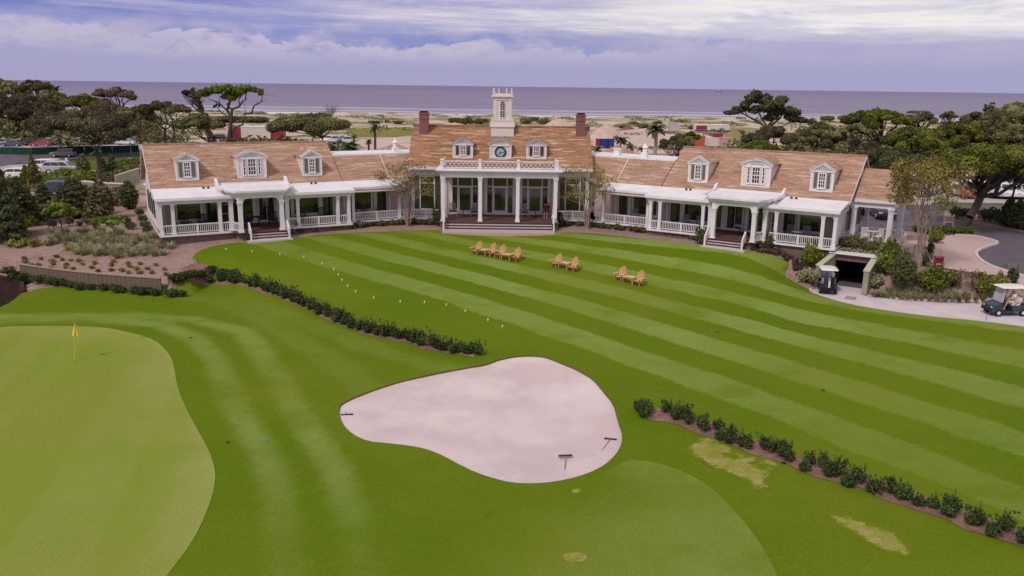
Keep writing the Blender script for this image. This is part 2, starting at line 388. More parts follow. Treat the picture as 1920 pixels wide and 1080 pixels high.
# ------------------------------------------------------------------ ground and sheets
def inside(px, py, poly):
    px = np.asarray(px, float); py = np.asarray(py, float); c = np.zeros(px.shape, bool); n = len(poly)
    for i in range(n):
        x0, y0 = poly[i][:2]; x1, y1 = poly[(i+1) % n][:2]
        if y0 == y1: continue
        c ^= ((y0 > py) != (y1 > py)) & (px < (x1-x0)*(py-y0)/(y1-y0)+x0)
    return c
def edist(px, py, poly, closed=True):
    d = np.full(np.shape(px), 1e9); n = len(poly)
    for i in range(n if closed else n-1):
        ax, ay = poly[i][:2]; bx, by = poly[(i+1) % n][:2]; L = (bx-ax)**2+(by-ay)**2+1e-9
        t = np.clip(((px-ax)*(bx-ax)+(py-ay)*(by-ay))/L, 0, 1)
        d = np.minimum(d, np.hypot(px-ax-t*(bx-ax), py-ay-t*(by-ay)))
    return d
def smoothpoly(P, it=2, closed=True):
    P = np.array(P, float)
    for _ in range(it):
        Q = []; n = len(P)
        for i in range(n if closed else n-1):
            a, b = P[i], P[(i+1) % n]; Q += [a*.75+b*.25, a*.25+b*.75]
        P = np.array(Q)
    return P
def gp(pts, z=None): return np.array([(unz(x, y, z) if z is not None else G(x, y))[:2] for x, y in pts])
def sheet(name, poly, mat, off=.03, step=.5, holes=(), zf=None, attrs=None, kind='structure', label=None, parent=None):
    rings = [np.asarray(poly)]+[np.asarray(h) for h in holes]; vs = []; ed = []
    for r in rings:
        b = len(vs)
        # densify the outline
        q = []
        for i in range(len(r)):
            a, c = r[i], r[(i+1) % len(r)]; k = max(1, int(np.hypot(*(c-a))/step))
            q += [a+(c-a)*t/k for t in range(k)]
        vs += [tuple(p) for p in q]; ed += [(b+i, b+(i+1) % len(q)) for i in range(len(q))]
    x0, y0 = rings[0].min(0); x1, y1 = rings[0].max(0)
    gx = np.arange(math.ceil(x0/step), math.floor(x1/step)+1)*step; gy = np.arange(math.ceil(y0/step), math.floor(y1/step)+1)*step
    X, Y = np.meshgrid(gx, gy); X = X.ravel(); Y = Y.ravel(); k = inside(X, Y, rings[0]) & (edist(X, Y, rings[0]) > .3*step)
    for h in rings[1:]: k &= ~inside(X, Y, h) & (edist(X, Y, h) > .3*step)
    vs += list(zip(X[k].tolist(), Y[k].tolist()))
    v, e, f, *_ = delaunay_2d_cdt([Vector(p) for p in vs], ed, [], 0, 1e-5)
    v = np.array([tuple(p) for p in v]); f = np.array([t for t in f if len(t) == 3])
    c = v[f].mean(1); k = inside(c[:, 0], c[:, 1], rings[0])
    for h in rings[1:]: k &= ~inside(c[:, 0], c[:, 1], h)
    f = f[k]
    z = (zf(v[:, 0], v[:, 1]) if zf else T(v[:, 0], v[:, 1]))+off
    me = bpy.data.meshes.new(name); me.from_pydata(np.column_stack([v, z]).tolist(), [], f.tolist()); me.materials.append(mat)
    me.polygons.foreach_set('use_smooth', [True]*len(me.polygons))
    bm = bmesh.new(); bm.from_mesh(me)
    bm.normal_update()
    for q in bm.faces:
        if q.normal.z < 0: q.normal_flip()
    bm.to_mesh(me); bm.free()
    for an, fn in (attrs or {}).items():
        a = me.attributes.new(an, 'FLOAT', 'POINT'); a.data.foreach_set('value', np.asarray(fn(v[:, 0], v[:, 1]), float))
    o = bpy.data.objects.new(name, me); link(o, None, parent); tag(o, label=label, kind=kind); return o
FAIR_PX = [(-120,588),(0,577),(17,569),(26,563),(42,549),(58,547),(67,543),(91,539.5),(120,538),(149,541),(205,544.5),(277,543),(349,536.5),(400,533),(400,503),(371,494),(361,484),(366,476),(376,470),(400,462),(430,457),(460,454.5),(540,448.5),(600,441),(655,437),(700,435.5),(769,433),(800,432),(832,432),(1037,435.5),(1100,437.5),(1150,442),(1200,448),(1270,456),(1335,463.5),(1396,469.5),(1430,472),(1444,478),(1465,485),(1479,492.5),(1478,500),(1471,510),(1474,520),(1490,530),(1512,541),(1520,549),(1540,556),(1590,570),(1665,582.5),(1740,592.5),(1840,601.5),(1920,612.5),(2150,645),(2700,745),(2900,1000),(2600,1180),(960,1180),(-600,1180),(-700,720)]
FAIR = gp(FAIR_PX)
BUNK_PX = [(636,765),(641,757),(675,741.6),(725,723),(800,704),(875,690),(912.5,684),(937.5,674),(965.6,668.8),(990.6,667),(1022,669),(1050,680.6),(1087.5,696),(1112.5,712),(1131,734),(1150,757),(1159,790),(1168,818),(1162.5,843),(1144,865),(1119,882),(1081,896),(1044,904),(1003,908),(959,906.6),(928,899),(894,888),(862.5,873),(831,855.6),(800,843),(769,837),(725,832),(691,829),(662.5,816.6),(644,799),(636,781)]
BUNK = smoothpoly(gp(BUNK_PX), 1)
GREEN_PX = [(-200,640),(0,613.5),(60,612.5),(150,612.5),(200,616),(230,622),(275,632),(300,646),(320,668),(327,690),(331,720),(345,760),(372,810),(394,850),(403,880),(404,900),(398,935),(380,980),(360,1020),(315,1080),(240,1180),(-300,1180),(-400,800)]
GREEN = smoothpoly(gp(GREEN_PX), 1)
APRON_PX = [(1175,864),(1215,866),(1262,878),(1310,900),(1350,930),(1395,980),(1425,1020),(1445,1055),(1458,1085),(1475,1180),(700,1180),(760,1080),(860,1000),(960,935),(1080,905),(1150,880)]
APRON = smoothpoly(gp(APRON_PX), 1); APL = gp([(700,1180),(760,1080),(860,1000),(960,935),(1060,908)])
PATH_PX = [(1517,545.5),(1521,549.5),(1540,556.5),(1590,570.5),(1665,583),(1740,593),(1840,602),(1920,613),(2150,645),(2700,745),(2700,660),(2150,592),(1920,572),(1840,569),(1765,567),(1700,563.5),(1655,558),(1628,551)]
WR_O = np.array([22.92, 57.78]); WR_A = R(-32.6); uR = np.array([math.cos(WR_A), math.sin(WR_A)]); vR = np.array([-math.sin(WR_A), math.cos(WR_A)])
WL_O = np.array([-25.77, 59.48]); WL_A = R(27.88); uL = np.array([-math.cos(WL_A), -math.sin(WL_A)]); vL = np.array([-math.sin(WL_A), math.cos(WL_A)])
def wr(s, d): return WR_O-uR*s+vR*d
def wl(s, d): return WL_O-uL*s+vL*d
PATH = np.array(list(gp(PATH_PX, LOW))+[wr(-2.62, -1.0), wr(-2.62, .32), wr(-.25, .32), wr(.40, -.95)])
PATHL = PATH
TUN = np.array([wr(-2.65, .25), wr(-2.65, 14), wr(-.2, 14), wr(-.2, .25)])
POND = gp([(-300,470),(0,519),(40,530),(42,548),(26,563),(0,577),(-120,592),(-400,620)], -2.0)
# phase of the mowing stripes on the lawn (fitted to where the stripes lie)
PC = [1.462, 11.304, 5.934, 2.492, 9.635, 1.396, -1.444, 0.737, -5.127, -2.998]
def phase(x, y):
    x = x/30; y = (y-50)/30; r = 0; k = 0
    for i in range(4):
        for j in range(4):
            if i+j <= 3: r = r+PC[k]*x**i*y**j; k += 1
    return r
H1_PX = [(400,527),(436,527),(478,536),(517,548),(556,565),(582,577),(621,595),(660,613),(700,626),(765,639),(817,654),(858,663),(900,664)]
H2_PX = [(1197,775),(1240,783),(1290,796),(1340,815),(1400,838),(1460,858),(1530,884),(1600,905),(1680,933),(1760,962),(1840,990),(1910,1015),(1990,1040)]
H1 = gp(H1_PX); H2 = gp(H2_PX)
LAWNMASK = None
def near_line(x, y, L): return edist(x, y, L, False)
BANDS = [ # mowing passes that run round the green: pixel polyline, half width m, strength
 ([(-100,604),(60,599),(180,599),(300,608),(366,634),(409,680),(433,752),(462,800),(505,868),(520,930),(530,1000),(540,1180)], .60, .85),
 ([(-100,598),(100,592),(250,592),(360,600),(457,622),(496,671),(530,724),(575,800),(630,880),(660,980),(690,1180)], .62, .85),
 ([(250,548),(400,560),(480,590),(560,640),(640,690),(700,740)], .9, .30),
 ([(450,560),(560,600),(700,655),(820,690),(870,700)], .8, .35)]
BANDW = [(gp(p), w, s) for p, w, s in BANDS]
def side_of(L, x, y):   # lawn side test: above hedge lines
    return 0
LWN = gp([(371,494),(361,484),(366,476),(376,470),(400,462),(430,457),(540,448),(700,435),(832,432),(1037,435),(1200,448),(1335,463),(1396,469),(1444,478),(1479,492.5),(1471,510),(1490,530),(1540,556),(1665,582),(1840,601),(1920,612),(2150,645),(2700,745),(2900,1000),(2550,1180),(1990,1040),(1840,985),(1680,930),(1500,868),(1340,808),(1190,765),(1050,672),(990,660),(905,655),(800,635),(660,600),(560,555),(470,520),(400,500)])
def lawn_attr(x, y): return inside(x, y, LWN).astype(float)
E0_PX = [(380,492),(450,455),(535,469),(608,500),(660,524),(738,542),(827,572),(895,591),(950,609),(1057,631),(1152,660),(1246,688),(1372,723),(1500,775),(1620,830),(1760,880),(1940,950)]
E0 = gp(E0_PX)
def stripe_mask(x, y):
    ph = phase(x, y); m = sst(-.9, -.2, ph); return m*inside(x, y, LWN)*(.50+.50*sst(28, 46, y))*(.62+.38*sst(-12, 2, x))
def mow_attr(x, y):
    m = np.zeros(np.shape(x))
    for L, w, s in BANDW: m = np.maximum(m, s*(1-sst(w*.45, w*1.4, near_line(x, y, L)+ (vnoise(x*.8, y*.8)-.5)*.2))*(.25+.75*sst(22, 33, y+3*vnoise(x*.6, y*.3))))
    return m
def grass(name, dark, light, yell, stripes=False, mowk='mow', fine=1.0, vary=.6):
    m = bpy.data.materials.new(name); m.use_nodes = True; nt = m.node_tree; b = nt.nodes['Principled BSDF']
    b.inputs['Roughness'].default_value = .85; b.inputs['Specular IOR Level'].default_value = .03
    tc = N(nt, 'ShaderNodeTexCoord').outputs['Object']
    mow = N(nt, 'ShaderNodeAttribute', attribute_name='mow').outputs['Fac']
    f = mow
    if stripes:
        ph = N(nt, 'ShaderNodeAttribute', attribute_name='phase').outputs['Fac']
        sm = N(nt, 'ShaderNodeAttribute', attribute_name='stripe').outputs['Fac']
        wob = math_(nt, 'MULTIPLY', math_(nt, 'SUBTRACT', noise(nt, tc, .35, 3, .5), .5), .35)
        wob2 = math_(nt, 'MULTIPLY', math_(nt, 'SUBTRACT', noise(nt, tc, 5, 3, .6), .5), .35)
        p = math_(nt, 'ADD', math_(nt, 'ADD', ph, wob), wob2)
        t = math_(nt, 'PINGPONG', p, 1.0)    # 0 at even, 1 at odd integers
        c = math_(nt, 'FRACT', math_(nt, 'MULTIPLY', p, .5))
        tri = math_(nt, 'ABSOLUTE', math_(nt, 'SUBTRACT', math_(nt, 'MULTIPLY', c, 2.0), 1.0))  # 1 at even, 0 at odd
        # light between even and odd (0..1): centre at phase .5 -> c=.25
        d = math_(nt, 'SINE', math_(nt, 'MULTIPLY', p, math.pi))
        st = ramp(nt, math_(nt, 'ADD', math_(nt, 'MULTIPLY', d, .5), .5), [(.41, 0), (.59, 1)])
        f = math_(nt, 'MAXIMUM', mow, math_(nt, 'MULTIPLY', st, sm))
    big = noise(nt, tc, .09, 4, .55, (1, 1, 1), (3, 8, 0)); mid = noise(nt, tc, .5, 4, .6); sm_ = noise(nt, tc, 16*fine, 3, .7)
    f2 = math_(nt, 'ADD', f, math_(nt, 'MULTIPLY', math_(nt, 'SUBTRACT', mid, .5), .40)); f2 = math_(nt, 'ADD', f2, math_(nt, 'MULTIPLY', math_(nt, 'SUBTRACT', noise(nt, tc, 2.6, 5, .7), .5), .45))
    col = mixc(nt, f2, dark, light)
    col = mixc(nt, math_(nt, 'MULTIPLY', ramp(nt, big, [(.38, 0), (.66, 1)]), vary), col, yell)
    g = ramp(nt, sm_, [(.3, .78), (.7, 1.18)]); col = mixc(nt, 1.0, col, g, 'MULTIPLY')
    dk = noise(nt, tc, .28, 5, .6, (1, 1.6, 1), (11, 2, 0)); col = mixc(nt, math_(nt, 'MULTIPLY', ramp(nt, dk, [(.50, 0), (.68, 1)]), .5), col, dark)
    lnk(nt, col, b.inputs['Base Color'])
    bn = N(nt, 'ShaderNodeBump'); bn.inputs['Strength'].default_value = .35; bn.inputs['Distance'].default_value = .02
    lnk(nt, noise(nt, tc, 25, 4, .7), bn.inputs['Height']); lnk(nt, bn.outputs[0], b.inputs['Normal'])
    return m
FAIRM = grass('fairway_grass', (.106, .168, .006), (.214, .284, .060), (.172, .196, .014), True)
GREENM = grass('putting_green_grass', (.216, .266, .033), (.295, .32, .090), (.238, .262, .045), False, fine=1.6, vary=.7)
SANDM = pmat('bunker_sand', (.67, .55, .555), (.60, .48, .485), .9, .35, 6, bump=.5, bscale=7, dirt=((.75, .645, .64), .26, .8), spec=.1, lo=.42, hi=.58)
def rake_lines(m):
    nt = m.node_tree; b = nt.nodes['Principled BSDF']; old = b.inputs['Normal'].links[0].from_node
    tc = N(nt, 'ShaderNodeTexCoord').outputs['Object']; w = N(nt, 'ShaderNodeTexWave'); w.inputs['Scale'].default_value = 3.2; w.inputs['Distortion'].default_value = 14; w.inputs['Detail'].default_value = 2; w.inputs['Detail Scale'].default_value = .25
    lnk(nt, tc, w.inputs['Vector']); bn = N(nt, 'ShaderNodeBump'); bn.inputs['Strength'].default_value = .35; bn.inputs['Distance'].default_value = .04
    lnk(nt, w.outputs['Fac'], bn.inputs['Height']); lnk(nt, old.outputs[0], bn.inputs['Normal']); lnk(nt, bn.outputs[0], b.inputs['Normal'])
pass
MULCH = pmat('pine_straw_mulch', (.30, .175, .145), (.19, .10, .085), .95, 3.5, 6, bump=.6, bscale=30, dirt=((.42, .29, .25), .6, .7), spec=.1)
CONC = pmat('concrete_path', (.68, .58, .62), (.60, .51, .545), .8, .8, 5, dirt=((.48, .40, .44), .5, .5))
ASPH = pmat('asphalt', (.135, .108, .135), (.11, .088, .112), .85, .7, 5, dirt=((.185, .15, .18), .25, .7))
KERB = pmat('kerb_concrete', (.66, .56, .58), (.58, .48, .50), .7, 3)
def deadmat():
    m = pmat('dead_grass', (.24, .26, .035), (.36, .33, .09), .9, 1.6, 7, bump=.6, bscale=20, dirt=((.46, .35, .22), 1.4, .8), spec=.05); nt = m.node_tree; b = nt.nodes['Principled BSDF']
    src = b.inputs['Base Color'].links[0].from_socket; tc = N(nt, 'ShaderNodeTexCoord').outputs['Object']
    core = N(nt, 'ShaderNodeAttribute', attribute_name='core').outputs['Fac']
    k = math_(nt, 'ADD', core, math_(nt, 'MULTIPLY', math_(nt, 'SUBTRACT', noise(nt, tc, 3.2, 7, .7), .5), 1.9))
    turf = mixc(nt, noise(nt, tc, 1.5, 5, .7), (.118, .176, .006), (.165, .195, .012))
    fine = ramp(nt, noise(nt, tc, 22, 3, .7), [(.3, .6), (.7, 1.25)])
    c = mixc(nt, ramp(nt, k, [(.30, 0), (.55, 1)]), turf, mixc(nt, 1.0, src, fine, 'MULTIPLY')); lnk(nt, c, b.inputs['Base Color']); return m
DEAD = deadmat()
def ground_mesh():
    def ax(a, b, f0, f1, s, grow=1.22):
        c = list(np.arange(f0, f1+s/2, s)); st = s; p = f0
        while p > a: st *= grow; p -= st; c.insert(0, p)
        st = s; p = f1
        while p < b: st *= grow; p += st; c.append(p)
        return np.array(c)
    xs = ax(-2500, 2500, -62, 62, .5, 1.12); ya = np.arange(10, 105.1, .5); yb = [105.0]; st = .5
    while yb[-1] < 430: st = min(st*1.06, 4); yb.append(yb[-1]+st)
    ys = np.concatenate([ya, yb[1:]])
    X, Y = np.meshgrid(xs, ys); Z = T(X, Y)
    d = edist(X, Y, FAIR); Z = np.where(inside(X, Y, FAIR) & (d > .6), Z-.14, Z)
    Z = np.where(inside(X, Y, BUNK) | (edist(X, Y, BUNK) < .7), Z-.6, Z)
    Z = np.where(inside(X, Y, PATH), np.minimum(Z, LOW-.1), Z)
    Z = np.where(inside(X, Y, POND) | ((edist(X, Y, POND[:3]+[0, .45], False) < .7) & (X < POND[2][0]+.3)), -3.9, Z)
    for P_, dz in DROPS: Z = np.where(inside(X, Y, P_), Z-dz, Z)
    ny, nx = X.shape; tun = inside(X, Y, TUN)
    idx = np.arange(ny*nx).reshape(ny, nx)
    f = np.stack([idx[:-1, :-1], idx[:-1, 1:], idx[1:, 1:], idx[1:, :-1]], -1).reshape(-1, 4)
    bad = (tun[:-1, :-1] | tun[:-1, 1:] | tun[1:, 1:] | tun[1:, :-1]).reshape(-1); f = f[~bad]
    me = bpy.data.meshes.new('ground'); me.from_pydata(np.stack([X, Y, Z], -1).reshape(-1, 3).tolist(), [], f.tolist())
    me.polygons.foreach_set('use_smooth', [True]*len(me.polygons))
    m = bpy.data.materials.new('earth_sand_and_scrub'); m.use_nodes = True; nt = m.node_tree; b = nt.nodes['Principled BSDF']
    b.inputs['Roughness'].default_value = .95; b.inputs['Specular IOR Level'].default_value = .1
    tc = N(nt, 'ShaderNodeTexCoord').outputs['Object']
    sp = N(nt, 'ShaderNodeSeparateXYZ'); lnk(nt, tc, sp.inputs[0]); y = sp.outputs[1]; x = sp.outputs[0]
    n1 = noise(nt, tc, 6.5, 7, .75, (1, 1, 1), (0, 0, 0), 1.2); n2 = noise(nt, tc, .35, 4, .6, (1, 1, 1), (2, 5, 0)); n3 = noise(nt, tc, 18, 3, .7)
    mul = ramp(nt, n1, [(.33, (.20, .12, .105)), (.46, (.32, .205, .18)), (.58, (.43, .30, .27)), (.72, (.55, .42, .39))])
    mul = mixc(nt, math_(nt, 'MULTIPLY', ramp(nt, n3, [(.35, 1), (.5, 0)]), .5), mul, (.11, .065, .05))
    mul = mixc(nt, math_(nt, 'MULTIPLY', ramp(nt, n2, [(.5, 0), (.68, 1)]), .6), mul, (.21, .125, .10))
    f1 = noise(nt, tc, .07, 6, .65, (1, 1.6, 1)); f2 = noise(nt, tc, .3, 5, .7, (.5, 1, 1))
    sand = ramp(nt, f2, [(.3, (.42, .31, .25)), (.5, (.57, .45, .38)), (.7, (.68, .56, .50))])
    scrub = ramp(nt, f2, [(.35, (.10, .11, .03)), (.55, (.20, .18, .06)), (.75, (.30, .25, .12))])
    far = mixc(nt, ramp(nt, f1, [(.47, 0), (.54, .85)]), sand, scrub)
    beach = mixc(nt, math_(nt, 'MULTIPLY', f2, .4), (.66, .55, .50), (.52, .42, .40))
    col = mixc(nt, ramp(nt, math_(nt, 'MULTIPLY', y, .01), [(.78, 0), (.86, 1)]), mul, far)
    col = mixc(nt, ramp(nt, math_(nt, 'MULTIPLY', math_(nt, 'ADD', y, math_(nt, 'MULTIPLY', f1, 90)), .001), [(.365, 0), (.385, 1)]), col, beach)
    lnk(nt, col, b.inputs['Base Color'])
    bn = N(nt, 'ShaderNodeBump'); bn.inputs['Strength'].default_value = .6; bn.inputs['Distance'].default_value = .06
    lnk(nt, n3, bn.inputs['Height']); lnk(nt, bn.outputs[0], b.inputs['Normal'])
    me.materials.append(m); o = bpy.data.objects.new('ground', me); link(o); tag(o, kind='structure')
ASPHP = gp([(1540,372),(1770,392),(1770,411),(1823,418),(1920,436),(2500,520),(2600,690),(2150,585),(1920,518),(1873,504),(1848,494),(1834,483),(1830,475),(1840,467),(1878,456.5),(1848,447),(1822,441.5),(1783,440),(1747,440),(1690,430),(1600,422),(1560,400)])
PLAZA = gp([(1700,452),(1747,453),(1783,441.5),(1822,442.5),(1848,448),(1876,457),(1838,467),(1828,475),(1832,484),(1847,496),(1873,506),(1920,519),(2060,560),(2000,580),(1935,560),(1920,546),(1907,537),(1900,518),(1857,517),(1807,510),(1770,504),(1757,502),(1740,487),(1735,463),(1690,458)])
DROPS = [(ASPHP, .05), (PLAZA, .05)]
ground_mesh()
MULCHZ = lambda off: (lambda x, y: T(x, y)+off)
sheet('fairway', FAIR, FAIRM, .03, .5, holes=[BUNK], attrs={'mow': mow_attr, 'phase': phase, 'stripe': stripe_mask})
sheet('putting_green', GREEN, GREENM, .045, .35, attrs={'mow': lambda x, y: .5*(1-sst(.3, 3.2, edist(x, y, GREEN)))+.6*(1-sst(.02, .3, edist(x, y, GREEN)))+.30*sst(.42, .58, vnoise(x*1.05+y*.25, y*.06+x*.05))})
sheet('apron', APRON, FAIRM, .045, .6, attrs={'mow': lambda x, y: (.45+.35*vnoise(x*.5, y*.5))*sst(-4.5, 2.5, x)*sst(.2, 4.5, edist(x, y, APL, False))})
bd = lambda x, y: edist(x, y, BUNK)
sheet('bunker_sand', BUNK, SANDM, -.06, .4, zf=lambda x, y: T(x, y)-.22*sst(0, 2.6, bd(x, y))+.03*vnoise(x*1.3, y*1.3))
lip = MB()   # cut earth edge between turf and sand
for i in range(len(BUNK)):
    a, b_ = BUNK[i], BUNK[(i+1) % len(BUNK)]; za = float(T(*a)); zb = float(T(*b_))
    lip.add([(*a, za+.035), (*b_, zb+.035), (*b_, zb-.14), (*a, za-.14)], [(0, 1, 2, 3)])
lip.build('bunker_edge', pmat('cut_turf_edge', (.16, .10, .05), (.10, .07, .03), .9, 6), kind='structure')
def strip(L, w0, w1, name, mat, off=.05):
    L = smoothpoly(L, 1, False); t = np.gradient(L, axis=0); t /= np.hypot(t[:, 0], t[:, 1])[:, None]; n = np.column_stack([-t[:, 1], t[:, 0]])
    jit = np.array([.12*math.sin(i*1.7)+.08*math.sin(i*3.1) for i in range(len(L))])[:, None]
    P = np.concatenate([L+n*(w1+jit), (L-n*(w0+jit))[::-1]]); return sheet(name, P, mat, off, .5)
strip(H1, .42, .55, 'mulch_strip', MULCH); strip(H2, .45, .75, 'mulch_strip', MULCH)
sheet('mulch_bed', gp([(322,540),(400,531),(404,500),(371,493),(340,505)]), MULCH, .07, .5)
for i, px in enumerate([[(1322,818),(1300,832),(1285,842),(1292,853),(1340,880),(1395,900),(1412,924),(1440,917),(1447,908),(1438,900),(1446,888),(1462,872),(1462,862),(1430,860),(1400,852),(1370,838),(1345,826),(1330,815)],
            [(1548,965),(1560,962),(1580,966),(1610,975),(1640,986),(1668,992),(1690,1008),(1712,1030),(1706,1047),(1680,1044),(1640,1028),(1600,1004),(1565,980)],
            [(1054,1046),(1062,1039),(1080,1037),(1098,1041),(1103,1048),(1095,1056),(1075,1058),(1058,1054)],
            [(1070,922),(1081,917),(1091,921),(1086,928),(1074,928)]]):
    P = gp(px); c = P.mean(0)
    P = smoothpoly(P, 1); P = np.array([p+(p-c)/np.hypot(*(p-c))*(.06 if i < 2 else .09*(vnoise(p[0]*9, p[1]*9)-.7)) for p in P])
    hol = [smoothpoly(gp([(1352,842),(1375,848),(1388,862),(1378,868),(1356,856)]), 1), smoothpoly(gp([(1402,868),(1425,862),(1438,872),(1425,882),(1404,878)]), 1)] if i == 0 else []
    sheet('dead_grass_patch', P, DEAD, .052 if i > 1 else .036, .2, holes=[], attrs={'core': lambda x, y: np.minimum(1, edist(x, y, P)*1.9)-sum([1.2*np.clip(1-np.hypot(x-h_[:, 0].mean(), y-h_[:, 1].mean())/.62, 0, 1) for h_ in hol], 0*x)+(1.2 if i > 1 else 0)})
PEDGE = KERB
def add_joints(m, step=2.2):
    nt = m.node_tree; b = nt.nodes['Principled BSDF']; src = b.inputs['Base Color'].links[0].from_socket
    sp = N(nt, 'ShaderNodeSeparateXYZ'); lnk(nt, N(nt, 'ShaderNodeTexCoord').outputs['Object'], sp.inputs[0])
    k = math_(nt, 'ABSOLUTE', math_(nt, 'SUBTRACT', math_(nt, 'FRACT', math_(nt, 'MULTIPLY', math_(nt, 'ADD', sp.outputs[0], math_(nt, 'MULTIPLY', sp.outputs[1], .18)), 1/step)), .5))
    lnk(nt, mixc(nt, math_(nt, 'MULTIPLY', ramp(nt, k, [(.0, 1), (.018, 0)]), .55), src, (.25, .20, .22)), b.inputs['Base Color'])
add_joints(CONC)
sheet('cart_path', PATH, CONC, .0, .6, zf=lambda x, y: np.full(np.shape(x), LOW+.035))
def curb(pts, name, w=.14, h=.12, mat=None, flat=None):
    P = smoothpoly(pts, 1, False); mb = MB(); t = np.gradient(P, axis=0); t /= np.hypot(t[:, 0], t[:, 1])[:, None]; n = np.column_stack([-t[:, 1], t[:, 0]])
    for i in range(len(P)-1):
        q = []
        for k in (i, i+1):
            z = flat if flat is not None else float(T(*P[k]))
            for sgn in (-1, 1):
                for zz in (-.3, h): q.append((*(P[k]+n[k]*sgn*w/2), z+zz))
        mb.add(q, [(0, 1, 5, 4), (2, 6, 7, 3), (1, 3, 7, 5), (0, 4, 6, 2), (0, 2, 3, 1), (4, 5, 7, 6)])
    return mb.build(name, mat or KERB, kind='structure')
curb(gp(PATH_PX[:10], LOW), 'path_edging', .16, .06)
curb(gp(PATH_PX[10:], LOW), 'path_edging', .12, .06)
sheet('asphalt_drive', ASPHP, ASPH, .0, 1.0)
sheet('brick_plaza', PLAZA, BRICKP, .05, .8)
curb(gp([(1783,441.5),(1822,442),(1848,447.5),(1877,456.5),(1840,467),(1829,475),(1833,484),(1848,495.5),(1873,505.5),(1920,518.5),(2060,560)]), 'kerb', .2, .13)
def far_sheet(name, px, mat, off=.06, step=3.0): return sheet(name, gp(px), mat, off, step)
PAVE = pmat('pale_pavement', (.46, .40, .42), (.38, .33, .35), .85, .2, 5)
DRYG = grass('dune_grass_strip', (.20, .20, .045), (.27, .25, .07), (.26, .22, .08), False, fine=.2)
LAWN2 = grass('island_turf', (.09, .13, .02), (.15, .17, .04), (.14, .13, .03), False, fine=.4)
far_sheet('asphalt_road', [(-60,294),(100,290),(190,287),(262,286),(262,295),(180,298),(120,303),(70,306),(0,312),(-60,316)], ASPH)
far_sheet('parking_lot', [(-60,262),(90,262),(200,262),(300,258),(300,281),(150,282),(-60,290)], PAVE)
far_sheet('concrete_pad', [(4,313),(40,305),(48,312),(46,340),(-20,345),(-30,325)], PAVE)
far_sheet('concrete_walk', [(215,318),(262,303),(268,303),(268,325),(240,330)], PAVE)
far_sheet('turf_island', [(46,312),(100,302),(170,297),(240,297),(258,303),(215,316),(120,322),(60,330)], LAWN2)
far_sheet('dune_lawn', [(640,258),(652,246),(680,241),(720,239),(772,238),(776,252),(740,257)], DRYG)
far_sheet('parking_lot', [(1690,352),(1780,345),(1930,340),(1990,345),(1990,385),(1920,383),(1860,382),(1760,380)], PAVE)
far_sheet('asphalt_road', [(1700,385),(1800,384),(1960,389),(1990,402),(1900,399),(1800,395),(1700,393)], ASPH)
far_sheet('turf_verge', [(1745,381),(1960,382),(1960,389),(1850,386),(1745,384)], LAWN2)
far_sheet('turf_verge', [(1905,422),(1990,425),(1990,445),(1918,432)], LAWN2)
far_sheet('sand_lot', [(1105,262),(1180,240),(1300,244),(1330,262),(1270,290),(1110,290)], pmat('packed_sand', (.60, .45, .40), (.52, .38, .34), .95, .15, 5), .1)
far_sheet('sand_lot', [(640,262),(770,258),(770,290),(630,290)], MATS['packed_sand'], .1)
far_sheet('sand_lot', [(420,252),(430,236),(560,236),(600,250),(500,262)], MATS['packed_sand'], .1)
# sea
def sea():
    xs = np.array([-40000, -8000, -2500, -1000, -500, 0, 500, 1000, 2500, 8000, 40000.]); ys = np.array([350, 380, 400, 420, 450, 500, 600, 800, 1200, 2500, 6000, 20000, 60000.])
    X, Y = np.meshgrid(xs, ys); idx = np.arange(X.size).reshape(X.shape)
    f = np.stack([idx[:-1, :-1], idx[:-1, 1:], idx[1:, 1:], idx[1:, :-1]], -1).reshape(-1, 4)
    me = bpy.data.meshes.new('sea'); me.from_pydata(np.stack([X, Y, np.full(X.shape, -3.0)], -1).reshape(-1, 3).tolist(), [], f.tolist())
    m = bpy.data.materials.new('sea_water'); m.use_nodes = True; nt = m.node_tree; b = nt.nodes['Principled BSDF']
    tc = N(nt, 'ShaderNodeTexCoord').outputs['Object']; sp = N(nt, 'ShaderNodeSeparateXYZ'); lnk(nt, tc, sp.inputs[0]); y = sp.outputs[1]
    w1 = noise(nt, tc, .012, 6, .6, (.22, 1, 1)); w2 = noise(nt, tc, .0022, 5, .6, (.25, 1, 1)); w3 = noise(nt, tc, .05, 5, .65, (.3, 1, 1))
    col = mixc(nt, ramp(nt, w1, [(.35, 0), (.65, 1)]), (.210, .178, .285), (.262, .22, .315))
    deep = mixc(nt, ramp(nt, w2, [(.35, 0), (.65, 1)]), (.165, .145, .275), (.19, .165, .29))
    col = mixc(nt, ramp(nt, math_(nt, 'MULTIPLY', y, .0001), [(.05, 0), (.35, 1)]), col, deep)
    # breakers near the beach
    yy = math_(nt, 'ADD', y, math_(nt, 'MULTIPLY', noise(nt, tc, .012, 3, .5, (1, .2, 1)), 70))
    s1 = ramp(nt, math_(nt, 'MULTIPLY', math_(nt, 'SUBTRACT', yy, 400), .004), [(.0, 1), (.26, 1), (.32, .25), (.38, .15), (.42, .9), (.47, .15), (.58, .05), (.64, .7), (.7, 0)])
    foam = math_(nt, 'MULTIPLY', s1, ramp(nt, w3, [(.30, .25), (.52, 1)]))
    col = mixc(nt, foam, col, (.72, .68, .74))
    lnk(nt, col, b.inputs['Base Color']); b.inputs['Roughness'].default_value = .55; b.inputs['Specular IOR Level'].default_value = .12
    me.materials.append(m); o = bpy.data.objects.new('sea', me); link(o); tag(o, kind='structure')
sea()
